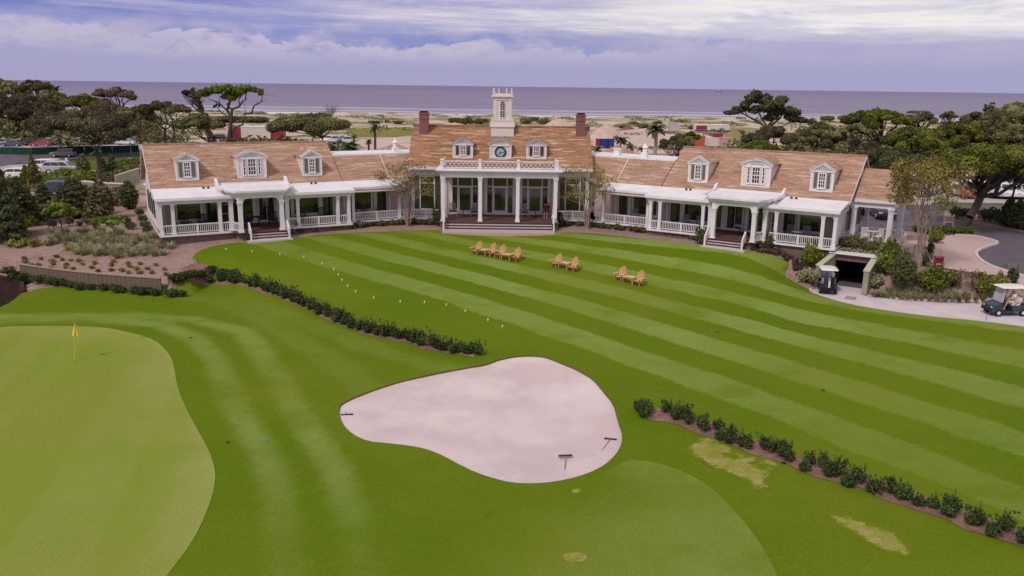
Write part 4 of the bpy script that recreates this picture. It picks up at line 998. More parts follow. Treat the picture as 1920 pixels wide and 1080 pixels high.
    for sx in (-1, 1):
        mb = MB(); x = sx*4.5; mb.box(x-.06, x+.06, 67.25, 67.37, .5, 1.25); mb.box(x-.06, x+.06, 66.3, 66.42, .0, .85); mb.bar((x, 67.3, 1.22), (x, 66.36, .84), .09, .08); mb.bar((x, 67.3, .6), (x, 66.36, .2), .05, .05)
        for i in range(6): t = (i+.5)/6; mb.box(x-.02, x+.02, 67.3-.94*t-.02, 67.3-.94*t+.02, .55-.35*t, 1.2-.36*t)
        mb.build('step_rail', WHITE, m, CL)
    # dormers
    yf = 72.25; z0 = ze+SC*(yf-71.15)
    for x in (-3.27, 3.13): dormer(m, x, yf, 1.62, z0, 6.56, 7.10, SC, 'gable', SHINGC, 1, shut=SHUTD)
    D = dormer(m, 0, yf, 1.78, z0, 6.54, 7.05, SC, 'arch', SHINGC, 1, win=False)
    mb = MB(); n = 36; cz = 5.93; r = .50
    ring = lambda rr, y: [(rr*math.cos(2*math.pi*i/n), y, cz+rr*math.sin(2*math.pi*i/n)) for i in range(n)]
    a = ring(r-.05, yf-.03); b = ring(r-.05, yf-.06); mb.add(a+b, [tuple(range(n)), tuple(range(2*n-1, n-1, -1))]+[(i, (i+1) % n, n+(i+1) % n, n+i) for i in range(n)])
    mb.build('clock_dial', CLOCKF, m, D)
    mb = MB(); o = ring(r, yf-.085); i_ = ring(r-.15, yf-.085); o2 = ring(r, yf); i2 = ring(r-.15, yf)
    mb.add(o+i_+o2+i2, [(k, (k+1) % n, n+(k+1) % n, n+k) for k in range(n)]+[(k, (k+1) % n, 2*n+(k+1) % n, 2*n+k) for k in range(n)]+[(n+k, n+(k+1) % n, 3*n+(k+1) % n, 3*n+k) for k in range(n)])
    for h in range(12):   # hour marks
        t = math.pi/2-2*math.pi*h/12; c, s = math.cos(t), math.sin(t); pass
    mb.build('clock_ring', BLACK, m, D); mb = MB()
    for h in range(12): t = 2*math.pi*h/12; c, s = math.cos(t), math.sin(t); mb.bar((.37*c, yf-.09, cz+.37*s), (.475*c, yf-.09, cz+.475*s), .045, .02)
    mb.build('hour_marks', CLOCKF, m, D)
    mb = MB()
    for L, w, ang in ((.33, .06, -4), (.24, .08, 232)):
        t = R(ang); c, s = math.cos(t), math.sin(t); mb.bar((-.06*c, yf-.08, cz-.06*s), (L*c, yf-.08, cz+L*s), w, .02)
    mb.build('clock_hands', BLACK, m, D)
    # chimneys
    for x in (-6.95, 7.15):
        mb = MB(); y = 75.4; mb.box(x-.40, x+.40, y-.35, y+.35, 7.2, 9.0); mb.box(x-.45, x+.45, y-.40, y+.40, 8.55, 8.68); mb.box(x-.46, x+.46, y-.41, y+.41, 8.98, 9.12); 
        c = mb.build('chimney', CHIM, m, CL); q = MB(); q.box(x-.34, x+.34, y-.3, y+.3, 9.12, 9.27); q.build('chimney_cap', BLACK, m, c)
    # cupola
    cx, cy = .11, 75.9
    mb = MB(); B = lambda h, z0, z1, mb=mb: mb.box(cx-h, cx+h, cy-h, cy+h, z0, z1)
    B(1.02, 6.6, 7.95); B(1.12, 7.95, 8.02); B(1.07, 8.02, 8.10); B(.90, 8.10, 8.50); B(.94, 8.50, 8.56)
    B(.78, 8.56, 10.45)
    for sx in (-1, 1):
        for sy in (-1, 1):
            mb.box(cx+sx*.78-.13*(sx > 0)*2+.0, cx+sx*.78+.13*(sx < 0)*2, cy+sy*.82-.02, cy+sy*.82+.02, 8.56, 10.3)
            mb.box(cx+sx*.80-.035, cx+sx*.80+.035, cy+sy*.70-.12, cy+sy*.70+.12, 8.56, 10.3)
    B(.86, 10.3, 10.36); B(.84, 10.36, 10.5); B(.92, 10.5, 10.58); B(1.0, 10.58, 10.66); B(.96, 10.66, 10.74); B(.86, 10.74, 10.86)
    cup = mb.build('cupola', TRIM, m, CL)
    for sx in (-1, 1):     # scroll brackets beside the shaft
        mb = MB(); prof = [(0, 8.1), (.34, 8.1), (.30, 8.35), (.16, 8.48), (.20, 8.62), (.10, 8.78), (0, 8.86)]
        for yy in (cy-.93, cy+.80): mb.extrude(prof, lambda p: (cx+sx*(.80+p[0]), yy, p[1]), lambda p: (cx+sx*(.80+p[0]), yy+.13, p[1]))
        mb.build('scroll_bracket', TRIM, m, cup)
    yw = cy-.80; wn = MB()
    for x in (-.24, .20): wn.box(cx+x, cx+x+.045, yw-.04, yw+.01, 8.8, 10.0)
    wn.box(cx-.28, cx+.28, yw-.05, yw+.01, 8.72, 8.80); wn.box(cx-.22, cx+.22, yw-.03, yw+.01, 9.36, 9.42)
    for i in range(9):
        t0, t1 = math.pi*i/9, math.pi*(i+1)/9; wn.bar((cx+.22*math.cos(t0), yw-.02, 10.0+.22*math.sin(t0)), (cx+.22*math.cos(t1), yw-.02, 10.0+.22*math.sin(t1)), .05, .045)
    wn.box(cx-.012, cx+.012, yw-.025, yw, 8.8, 10.15)
    for z in (8.95, 9.1, 9.25, 9.56, 9.71, 9.86, 10.01): wn.box(cx-.2, cx+.2, yw-.022, yw, z-.01, z+.01)
    f = wn.build('window', WHITE, m, cup)
    q = MB(); pts = [(-.21, 8.8), (.21, 8.8)]+[(.21*math.cos(math.pi*i/10), 10.0+.21*math.sin(math.pi*i/10)) for i in range(11)]
    q.extrude(pts, lambda p: (cx+p[0], yw-.012, p[1]), lambda p: (cx+p[0], yw-.003, p[1])); q.build('pane', GLASS, m, f)
    for sx in (-1, 1):
        for sy in (-1, 1):
            mb = MB(); x = cx+sx*.8; y = cy+sy*.8
            mb.box(x-.10, x+.10, y-.10, y+.10, 10.86, 11.0); mb.lathe([(.075, 11.0), (.09, 11.06), (.055, 11.14), (.07, 11.2), (.015, 11.36)], (x, y, 0), 8); mb.build('finial', TRIM, m, cup)
    mb = MB(); 
    for sx in (-1, 1): mb.box(cx+sx*.35-.06, cx+sx*.35+.06, cy-.86, cy-.74, 10.86, 11.18); mb.lathe([(.05, 11.18), (.07, 11.22), (.01, 11.34)], (cx+sx*.35, cy-.8, 0), 8)
    mb.build('finial', TRIM, m, cup)
central()
# --- open pavilion beyond the right wing, and rear shingle roofs
def pavilion():
    m = WF['R']; z0, z1 = 3.76, 5.76; sa, sb = .3, 3.15    # positive x = outward on the right wing
    profile_roof('pavilion_roof', SHING, m, [(3.95, z0), (6.9, z1), (9.85, z0)], .14, .385, sb+.2)
    mb = MB(); mb.box(.39, sb+.2, 3.83, 3.95, z0-.24, z0-.02); mb.box(.14, sb, 4.05, 4.35, z0-.62, z0-.25); mb.box(.14, sb, 9.4, 9.7, z0-.62, z0-.25); mb.box(sb-.3, sb, 4.35, 9.4, z0-.60, z0-.25)
    mb.bar((sb+.22, 3.9, z0-.1), (sb+.22, 6.9, z1-.07), .04, .14); mb.bar((sb+.22, 9.9, z0-.1), (sb+.22, 6.9, z1-.07), .04, .14)
    mb.build('pavilion_beam', WHITE, m, CL)
    mb = MB(); mb.extrude([(4.1, z0-.2), (6.9, z1-.2), (9.7, z0-.2)], lambda p: (sb-.02, p[0], p[1]), lambda p: (sb-.12, p[0], p[1])); mb.build('gable_wall', WHITE, m, CL)
    for x, y in ((.42, 4.2), (2.95, 4.2), (.42, 9.55), (2.95, 9.55)):
        q = MB(); w = .34; column_mesh(q, x, y, .80, z0-.62, w); q.box(x-.26, x+.26, y-.26, y+.26, .1, .80); q.build('column', WHITE, m, CL)
    mb = MB(); mb.box(.16, 3.5, 3.7, 10, -.2, .5); mb.build('pavilion_floor', STEP, m, CL)
    railing(m, (.6, 9.55), (2.8, 9.55), .5, .7)
    mb = MB(); mb.lathe([(.05, -.9), (.12, -.9), (.14, -.6), (.10, -.45), (.02, -.35), (.02, -.1)], (.9, 4.9, 3.3), 6); mb.build('hanging_lantern', BLACK, m, CL)
pavilion()
def rear_roof(px, py, w, d, h, zb, rot):
    P = uny(px, py, 92.0)
    m = frame(P[0], 92, 0, rot); mb = MB(); z = P[2]
    v = [(-w/2, -d/2, z-h), (w/2, -d/2, z-h), (w/2, d/2, z-h), (-w/2, d/2, z-h), (0, 0, z)]
    mb.add(v, [(0, 1, 4), (1, 2, 4), (2, 3, 4), (3, 0, 4), (3, 2, 1, 0)])
    t = thing('pool_house', 'small shingled hip-roofed outbuilding behind the %s flat roof' % ('left' if px < 900 else 'right'), 'building', m)
    mb.build('roof', SHING, m, t); q = MB(); q.box(-w/2+.4, w/2-.4, -d/2+.4, d/2-.4, 0, z-h-.003); q.build('wall', CREAM, m, t)
    q = MB(); q.box(-.6, .6, -d/2+.34, -d/2+.4, .9, 2.0); q.build('window', GLASS, m, t)
rear_roof(742, 268, 8.5, 7, 1.9, 0, 20); rear_roof(1158, 272, 7.0, 7, 1.7, 0, -20)
# --- cart tunnel under the terrace
def tunnel():
    m = WF['R']; zf = LOW
    t = thing('cart_tunnel', 'golf cart underpass with green side walls under the terrace slab', 'tunnel', m)
    mb = MB(); mb.box(.22, 2.65, .32, 14, zf-.2, zf+.03); mb.build('tunnel_floor', ASPH, m, t)  # dark asphalt colour paints in the shade on the tunnel floor
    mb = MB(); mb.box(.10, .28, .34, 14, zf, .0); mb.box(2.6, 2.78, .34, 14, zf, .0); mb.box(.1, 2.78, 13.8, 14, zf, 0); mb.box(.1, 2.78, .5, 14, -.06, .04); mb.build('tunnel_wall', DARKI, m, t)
    mb = MB(); mb.box(.0, 2.9, .28, .52, -.30, .18); mb.build('lintel_beam', pmat('rusty_beam', (.22, .12, .11), (.16, .085, .08), .7, 4), m, t)
    mb = MB(); mb.box(-.25, 3.35, -.02, .75, .182, .30); mb.build('slab_edge', WHITE, m, t)
    GW = pmat('sage_green_wall', (.30, .31, .22), (.25, .26, .18), .7, 1.5, dirt=((.2, .2, .14), 2, .5))
    for A, B, zt0, zt1 in (((.05, .28), (-.50, -1.75), .12, -.50), ((2.80, .28), (2.66, -1.75), .12, -.50)):
        w = .17; mb = MB(); a = Vector((*A, 0)); b = Vector((*B, 0)); d = (b-a).normalized(); n = Vector((-d.y, d.x, 0))*w
        v = [a-n, a+n, b+n, b-n]
        mb.add([(p.x, p.y, zf-.3) for p in v]+[(v[0].x, v[0].y, zt0), (v[1].x, v[1].y, zt0), (v[2].x, v[2].y, zt1), (v[3].x, v[3].y, zt1)], [(0, 3, 2, 1), (4, 5, 6, 7), (0, 1, 5, 4), (1, 2, 6, 5), (2, 3, 7, 6), (3, 0, 4, 7)])
        mb.build('wing_wall', GW, m, t)
        mb = MB(); n *= 1.25
        v = [a-n, a+n, b+n+d*.05, b-n+d*.05]
        mb.add([(v[i].x, v[i].y, (zt0, zt0, zt1, zt1)[i]+.004) for i in range(4)]+[(v[i].x, v[i].y, (zt0, zt0, zt1, zt1)[i]+.07) for i in range(4)], [(0, 3, 2, 1), (4, 5, 6, 7), (0, 1, 5, 4), (1, 2, 6, 5), (2, 3, 7, 6), (3, 0, 4, 7)])
        mb.build('wall_coping', pmat('sage_coping', (.50, .50, .38), (.42, .42, .31), .6, 3), m, t)
    mb = MB(); mb.box(-.1, 3.0, .75, 3.69, .06, .20); mb.build('terrace_paving', BRICKP, m, t)
    # iron handrails on the terrace
    for d in (1.2, 3.4):
        mb = MB()
        x0, x1 = (.15, .95) if d < 2 else (.5, 2.6)
        for z in (.65, 1.0): mb.tube((x0, d, z+.1), (x1, d, z+.1), .02, .02, 6)
        for x in (x0, (x0+x1)/2, x1): mb.tube((x, d, .2), (x, d, 1.1), .02, .02, 6)
        mb.build('terrace_rail', BLACK, m, t)
    return t
tunnel()
# ------------------------------------------------------------------ foliage
def leaf_mesh(name, blobs, n, size, seed, mat, flat=.0, up=.35, shell=.35):
    "blobs: (cx,cy,cz,rx,ry,rz,tint). n leaf faces spread through the blobs' volumes"
    g = np.random.default_rng(seed); B = np.array(blobs, float)
    vol = (B[:, 3]*B[:, 4]*B[:, 5])**(2/3); k = g.choice(len(B), n, p=vol/vol.sum()); b = B[k]
    d = g.normal(size=(n, 3)); d /= np.linalg.norm(d, axis=1)[:, None]
    r = g.uniform(shell, 1, n)**.45*(1+.16*g.normal(size=n)*(g.random(n) < .4))
    c = b[:, :3]+d*b[:, 3:6]*r[:, None]
    nrm = d*np.array([1, 1, 1.])+g.normal(size=(n, 3))*.55+np.array([0, 0, up]); nrm /= np.linalg.norm(nrm, axis=1)[:, None]
    a = np.cross(nrm, g.normal(size=(n, 3))); a /= np.linalg.norm(a, axis=1)[:, None]; bb = np.cross(nrm, a)
    s = size*g.uniform(.55, 1.35, n)[:, None]
    v = np.stack([c+a*s, c+bb*s*.62, c-a*s, c-bb*s*.62], 1).reshape(-1, 3)
    me = bpy.data.meshes.new(name); me.vertices.add(4*n); me.vertices.foreach_set('co', v.ravel())
    me.loops.add(4*n); me.loops.foreach_set('vertex_index', np.arange(4*n)); me.polygons.add(n); me.polygons.foreach_set('loop_start', np.arange(n)*4)
    try: me.polygons.foreach_set('loop_total', np.full(n, 4))
    except Exception: pass
    me.update(calc_edges=True); me.materials.append(mat)
    t = np.clip(b[:, 6]+g.normal(size=n)*.20, 0, 1)
    at = me.attributes.new('tint', 'FLOAT', 'FACE'); at.data.foreach_set('value', t)
    return me
def mesh_part(name, me, parent):
    o = bpy.data.objects.new(name, me); link(o, WM[parent.name], parent); KIDS.setdefault(parent.name, []).append(o); return o
def limb(mb, p, q, r0, r1, k=4, sag=.1, g=None):
    "a limb that wanders from p to q, tapering"
    p = Vector(p); q = Vector(q); L = (q-p).length; pts = [p]
    for i in range(1, k): t = i/k; pts.append(p.lerp(q, t)+Vector((g.normal(), g.normal(), g.normal()*.5))*L*sag)
    pts.append(q)
    for i in range(k): mb.tube(pts[i], pts[i+1], r0+(r1-r0)*i/k, r0+(r1-r0)*(i+1)/k, 6, i == k-1)
    return pts
def clump(P, W, H, seed, label, group, n=60, name='ornamental_grass'):
    g = np.random.default_rng(seed); m = frame(*P); t = thing(name, label, 'plant', m, group); V = []; F = []; tn = []
    for i in range(n):
        a = g.uniform(0, 6.283); out = W*.5*g.uniform(.25, 1.05); h = H*g.uniform(.45, 1.1); w = .022; dx, dy = math.cos(a), math.sin(a); r0 = g.uniform(0, W*.12); b = len(V)
        for k in range(4):
            f = k/3; r = r0+out*f**1.25; z = h*(1-(1-f)**1.7)*(1-.38*f*f*(out/(W*.5))); ww = w*(1-f*.8); V.append((dx*r-dy*ww, dy*r+dx*ww, z)); V.append((dx*r+dy*ww, dy*r-dx*ww, z))
        for k in range(3): F.append((b+2*k, b+2*k+1, b+2*k+3, b+2*k+2)); tn.append(np.clip(.35+.2*k+.2*g.normal(), 0, 1))
    me = bpy.data.meshes.new('blades'); me.from_pydata(V, [], F); me.materials.append(LF_GRASSY); at = me.attributes.new('tint', 'FLOAT', 'FACE'); at.data.foreach_set('value', tn)
    mesh_part('blades', me, t); q = MB(); q.lathe([(W*.10, -.05), (W*.08, .05), (.01, .08)], n=7); q.build('crown_base', MULCH, m, t); return t
def clumps(specs, label, group, W, H, seed, n=60):
    pr = []; g = np.random.default_rng(seed)
    for i, P in enumerate(specs):
        if i < 4: b = clump(P, W, H, seed+i, label, group, n); pr.append(b)
        else: b = copy_tree(pr[i % 4], frame(0, 0, 0))
        s = g.uniform(.75, 1.25); b.matrix_basis = Matrix.Translation(P) @ Matrix.Rotation(g.uniform(0, 6), 4, 'Z') @ Matrix.Diagonal((s, s, s*g.uniform(.85, 1.2), 1))
def oak(name, label, m, H, W, seed, mat=LF_OAK, flat=.35, n=5000, leaf=.28, lean=0.0, base=.42, group=None, trunks=1, dense=1.0, cat='tree', bare=0, bark=BARK, tr=.045, nb=None, tmid=.42, wind=.0, dome=False):
    """spreading live oak: H height, W crown width; flat = crown thickness / H; base = where the crown starts"""
    g = np.random.default_rng(seed); t = thing(name, label, cat, m, group)
    cz = H*(1-flat); mb = MB(); blobs = []; nb = int(1.5*(nb or max(9, int(W*1.5)))); r0 = max(.10 if H > 4.5 else .035, H*tr)
    roots = [(0, 0)] if trunks == 1 else [(g.normal()*.5, g.normal()*.4) for _ in range(trunks)]
    forks = []
    for rx, ry in roots:
        top = (rx*2.2+lean*H*.5, ry*2, H*base*g.uniform(.85, 1.05)); pts = limb(mb, (rx, ry, -.3), top, r0/(len(roots)**.5), r0*.7/(len(roots)**.5), 4, .05, g); forks.append(pts[-1])
    for i in range(nb):
        a = 2*math.pi*(i*.618+g.uniform(-.05, .05)); rr = math.sqrt((i+.6)/nb)*.5*W*g.uniform(.82, 1.0)
        x = rr*math.cos(a)+lean*H; y = rr*math.sin(a)*.9
        e = 1-(rr/(.5*W))**2*.62
        z = cz+(H-cz)*e*.72+g.uniform(-.5, .4)*(H-cz)*.25 + wind*x
        br = W*.5*g.uniform(.15, .29)*(1 if nb < 22 else .85); bz = min((H-cz)*.42, br*.62)*g.uniform(.8, 1.2)
        if dome: bz = min(bz, (H-cz)*.30); z = H-bz-(H-cz)*.72*(rr/(.5*W))**2.2+g.normal()*(H-cz)*.04
        blobs.append((x, y, z, br, br*.95, bz, np.clip(.42+g.normal()*.27, 0, 1)))
        if i % 3 == 0 or nb < 18:
            f = forks[i % len(forks)]; mid = Vector(f).lerp(Vector((x, y, z)), .5)+Vector((0, 0, H*.04*g.normal()))
            limb(mb, f, mid, r0*.45/(len(roots)**.3), r0*.26, 3, .09, g); limb(mb, mid, (x, y, z), r0*.24, r0*.07, 3, .09, g)
            for q in range(2+bare):
                limb(mb, mid, (x+g.normal()*br*.8, y+g.normal()*br*.8, z+g.uniform(-.2, .9)*bz*(1+bare*.3)), r0*.13, r0*.035, 3, .1, g)
    mb.build('trunk', bark, m, t)
    if n: k = 2.0 if n > 1200 and name == 'live_oak' else 1.0; mesh_part('crown', leaf_mesh('crown', blobs, int(n*dense*k), leaf*(.68 if k > 1 else 1), seed, mat), t)
    return t
def at_px(px, py_base, Y=None, z=None):
    if Y is None: return G(px, py_base)
    P = uny(px, py_base, Y); P[2] = float(T(P[0], P[1])); return P
def oak_px(label, x0, x1, ytop, Y, seed, name='live_oak', ybot=None, **kw):
    "place an oak by its crown's extent in the photograph and its distance"
    A = uny(x0, ytop, Y); B = uny(x1, ytop, Y); xc = (A[0]+B[0])/2; W = B[0]-A[0]; zg = float(T(xc, Y)); H = (A[2]+B[2])/2-zg
    if ybot is not None:
        zb = uny((x0+x1)/2, ybot, Y)[2]-zg; kw.setdefault('flat', max(.15, min(.8, (H-zb)/H)))
    off = kw.pop('tx', None)
    if off is not None:
        xt = uny(off, ytop, Y)[0]; kw['lean'] = (xc-xt)/H; xc = xt
    return oak(name, label, frame(xc, Y, zg-.05, 0), H, W, seed, **kw)
GW_ = 'wind-shaped live oaks on the dunes behind the clubhouse'
oak_px('broad dark umbrella-shaped oak over the parked cars at the left', 48, 262, 204, 132, 11, ybot=247, tx=182, trunks=5, tr=.034, n=17000, leaf=.28, mat=LF_DUSK, base=.30, nb=34, dome=True, bare=1)
oak_px('spreading oak at the left edge with pale forked trunk', -70, 118, 180, 168, 12, ybot=222, tx=17, n=12000, leaf=.38, mat=LF_DUSK, base=.45, trunks=2, nb=26, dome=True)
oak_px('grey-green oak on the skyline at the far left corner', -60, 48, 146, 215, 13, ybot=190, n=8000, leaf=.45)
oak_px('wispy oak on the skyline right of the corner oak', 28, 96, 146, 210, 14, ybot=178, n=3200, leaf=.38, bare=1, mat=LF_OAK)
oak_px('rounded oak below the wispy skyline oak', 60, 128, 164, 190, 15, ybot=205, n=5000, leaf=.38)
oak_px('low bright green oak thicket above the umbrella oak', 96, 205, 178, 200, 16, ybot=208, n=7000, leaf=.42, mat=LF_GREEN, base=.3)
oak_px('wind-blown reddish oak with bare limbs leaning seaward', 172, 252, 162, 205, 17, ybot=188, tx=228, n=2600, leaf=.42, mat=LF_RED, bare=1, base=.4)
oak_px('brown leafless thicket between the reddish oak and the umbrella oak', 150, 232, 190, 185, 18, ybot=222, n=4500, leaf=.36, mat=LF_RED, bare=2, base=.25)
oak_px('olive oak right of the brown thicket', 208, 285, 196, 175, 19, ybot=232, n=5500, leaf=.34)
oak_px('open airy oak behind the left end of the shingle roof', 256, 352, 183, 150, 20, ybot=222, n=5200, leaf=.27, trunks=2, bare=1, base=.38)
oak_px('slim oak tuft rising left of the tall sculptural oak', 338, 378, 160, 156, 21, ybot=190, tx=395, n=1500, leaf=.27, base=.55, bare=1)
oak_px('low olive oak leaning beneath the tall sculptural oak', 328, 420, 208, 140, 22, ybot=250, tx=412, n=7000, leaf=.28, base=.25)
# the tall sculptural oak: limbs drawn out by hand
def sculptural(label, Y, base_px, limbs, puffs, seed, leafm, n, leaf, r=.34):
    zg = float(T(uny(base_px[0], base_px[1], Y)[0], Y)); B = uny(base_px[0], base_px[1], Y); g = np.random.default_rng(seed)
    t = thing('live_oak', label, 'tree', frame(B[0], Y, zg), None); loc = lambda p, dy=0: Vector((uny(p[0], p[1], Y)[0]-B[0], dy, uny(p[0], p[1], Y)[2]-zg))
    mb = MB()
    for k, (pts, r0, r1, dy) in enumerate(limbs):
        P = [loc(p) for p in pts]
        for i, p in enumerate(P): p.y = dy*i/max(1, len(P)-1)
        if k == 0: P[0].z = -.5
        for i in range(len(P)-1):
            a = r*(r0+(r1-r0)*i/(len(P)-1)); b = r*(r0+(r1-r0)*(i+1)/(len(P)-1)); mb.tube(P[i], P[i+1], a, b, 7)
            if k: limb(mb, P[i+1], P[i+1]+Vector((g.normal()*1.1, g.normal(), abs(g.normal())*1.0+.2)), b*.6, b*.15, 3, .12, g)
    mb.build('trunk', BARK, WM[t.name], t)
    bl = []
    for x, y, w, h, dy, tint in puffs:
        c = loc((x, y)); s = Y/1540
        for q in range(3): bl.append((c.x+g.normal()*w*s*.22, dy+g.normal()*.6, c.z+g.normal()*h*s*.18, w*s*.34, w*s*.34, h*s*.34, tint+g.normal()*.08))
    mesh_part('crown', leaf_mesh('crown', bl, n, leaf, seed, leafm), t); return t
sculptural('tall sculptural oak with bare curving limbs against the sea', 150, (430, 264),
  [([(425,268),(432,240),(434,222)], 1.2, .9, 0), ([(434,222),(424,206),(428,190),(430,180)], .8, .45, 1.5), ([(434,222),(436,205),(450,200),(460,188)], .75, .4, -1), ([(430,262),(440,240),(452,234),(456,218)], .6, .3, 1), ([(460,188),(462,172),(466,160)], .35, .15, 0),
   ([(424,206),(410,192),(392,186)], .45, .15, 0), ([(456,214),(470,212),(474,198),(486,192),(488,178)], .5, .2, 1.5), ([(450,200),(444,188),(447,176)], .35, .15, 2), ([(434,222),(414,212),(404,202)], .4, .15, 1), ([(430,190),(424,178),(420,168)], .4, .2, 0)],
  [(412,160,34,22,0,.5),(432,172,44,24,1,.6),(452,168,30,16,0,.45),(468,168,22,14,0,.4),(395,170,28,16,-1,.35),(380,172,22,14,0,.35),(484,172,14,14,0,.35),(428,182,26,14,0,.45),(404,198,6,8,0,.3)], 23, LF_GREEN, 4600, .26)
oak_px('dense rounded oak behind the middle of the left shingle roof', 503, 660, 209, 150, 24, ybot=252, tx=592, n=15000, leaf=.30, mat=LF_OAK, trunks=3, base=.3, nb=26)
oak_px('leafless twiggy shrub standing up against the sea behind the rounded oak', 598, 640, 186, 190, 25, name='bare_tree', n=0, bare=4, flat=.5, tr=.018)
# right side
sculptural('tall wind-swept oak against the sea behind the right shingle roof', 150, (1432, 276),
  [([(1436,280),(1440,250),(1438,238)], 1.0, .7, 0), ([(1438,240),(1418,226),(1400,216),(1384,208)], .6, .25, 1), ([(1438,240),(1450,222),(1440,205),(1432,190)], .6, .25, -1), ([(1440,240),(1462,224),(1478,206)], .6, .25, 1), ([(1438,238),(1424,214),(1412,200)], .5, .2, 0), ([(1440,240),(1470,236),(1492,222)], .4, .15, 0), ([(1400,216),(1396,204),(1390,196)], .3, .15, 0), ([(1432,190),(1414,178),(1409,172)], .2, .08, 0)],
  [(1372,209,34,10,0,.35),(1392,204,36,14,1,.4),(1406,190,30,18,0,.45),(1420,180,30,18,0,.45),(1436,184,34,20,1,.5),(1428,200,40,18,-1,.4),(1454,196,36,22,0,.5),(1470,206,40,22,0,.45),(1490,216,34,18,0,.45),(1500,226,30,14,0,.35),(1452,214,44,18,1,.35),(1412,206,30,14,0,.35),(1416,173,10,6,0,.3)], 27, LF_DARK, 9500, .27)
oak_px('dark oak below the wind-swept oak at the roof ridge', 1402, 1495, 232, 138, 28, ybot=274, n=8000, leaf=.27, mat=LF_DUSK, base=.25)
oak_px('broad low oak right of the wind-swept oak', 1478, 1590, 228, 142, 29, ybot=278, n=11000, leaf=.28, mat=LF_OAK, base=.3, nb=22)
oak_px('bright olive oak bush above the right end of the roof ridge', 1395, 1460, 262, 120, 30, ybot=284, n=4000, leaf=.22, mat=LF_GREEN, base=.2)
oak_px('flat-topped umbrella oak with exposed limbs over the pale sand', 1585, 1712, 204, 150, 31, ybot=232, tx=1672, n=9500, leaf=.27, mat=LF_GREEN, base=.3, bare=2, nb=24, dome=True)
oak_px('small oak tuft on the sand left of the umbrella oak', 1575, 1640, 232, 140, 32, ybot=256, n=3500, leaf=.25)
oak_px('low oak against the surf right of the umbrella oak', 1690, 1762, 208, 165, 33, ybot=236, n=6000, leaf=.3)
oak_px('small rounded oak on the skyline of the right wood', 1764, 1798, 204, 172, 34, ybot=228, n=2500, leaf=.3)
oak_px('large leafy oak in front of the right wood', 1660, 1790, 232, 128, 35, ybot=288, n=16000, leaf=.27, mat=LF_GREEN, base=.3, nb=30)
oak_px('shaded oak below the leafy oak behind the pavilion', 1618, 1740, 272, 108, 36, ybot=320, n=13000, leaf=.24, mat=LF_DARK, base=.25, nb=28)
oak_px('rounded oak in the middle of the right wood', 1745, 1862, 222, 140, 37, ybot=282, n=15000, leaf=.29, mat=LF_GREEN, base=.3, nb=30)
oak_px('hillside oak rising toward the right edge', 1800, 1900, 200, 155, 38, ybot=252, n=12000, leaf=.32, nb=26)
oak_px('tall skyline oak at the right edge', 1852, 1990, 184, 160, 39, ybot=245, n=15000, leaf=.34, nb=28)
oak_px('bare-topped snag on the skyline near the right edge', 1846, 1872, 178, 165, 40, name='bare_tree', n=300, leaf=.25, flat=.5, bare=3, tr=.016)
oak_px('grey-brown oak at the right edge below the skyline', 1836, 1960, 226, 138, 41, ybot=276, n=12000, leaf=.3, mat=LF_OAK, nb=26)
oak_px('great oak with a dark leaning trunk beside the asphalt drive', 1760, 1990, 264, 71, 42, ybot=334, tx=1834, n=26000, leaf=.17, mat=LF_GREEN, base=.40, nb=40, tr=.055)
oak_px('slim-trunked oak at the right edge beside the parked cars', 1862, 1990, 300, 76, 43, ybot=346, tx=1895, n=10000, leaf=.17, mat=LF_DARK, base=.55, nb=26, tr=.022)
oak_px('hedge-like oak left of the blue bins', 1238, 1300, 249, 118, 44, ybot=282, n=7000, leaf=.2, mat=LF_DARK, base=.25)
oak_px('round bushy oak behind the hedge-like oak', 1270, 1315, 241, 130, 45, ybot=272, n=4500, leaf=.22, mat=LF_GREEN, base=.25)
# dune scrub: separate bushes
def bush(name, label, P, W, H, seed, mat, n, leaf, group=None, cat='shrub', up=.35, stems=True, tops=0):
    g = np.random.default_rng(seed); m = frame(P[0], P[1], P[2]); t = thing(name, label, cat, m, group); bl = []
    for i in range(7):
        a = 6.28*g.random(); r = W*.28*math.sqrt(g.random()); bl.append((r*math.cos(a), r*math.sin(a), H*g.uniform(.38, .62), W*.3, W*.3, H*.36, .45+.16*g.normal()))
    for i in range(tops): bl.append((g.normal()*W*.25, g.normal()*W*.25, H*g.uniform(.85, 1.1), W*.08, W*.08, H*.22, .6+.1*g.normal()))
    mb = MB()
    for i in range(5): limb(mb, (g.normal()*.03, g.normal()*.03, -.05), (bl[i][0], bl[i][1], bl[i][2]), max(.012, W*.02), .006, 2, .08, g)
    mb.build('stem', BARK, m, t); mesh_part('foliage', leaf_mesh('foliage', bl, n, leaf, seed, mat, up=up), t); return t
DG = 'low wind-clipped bushes on the dunes'
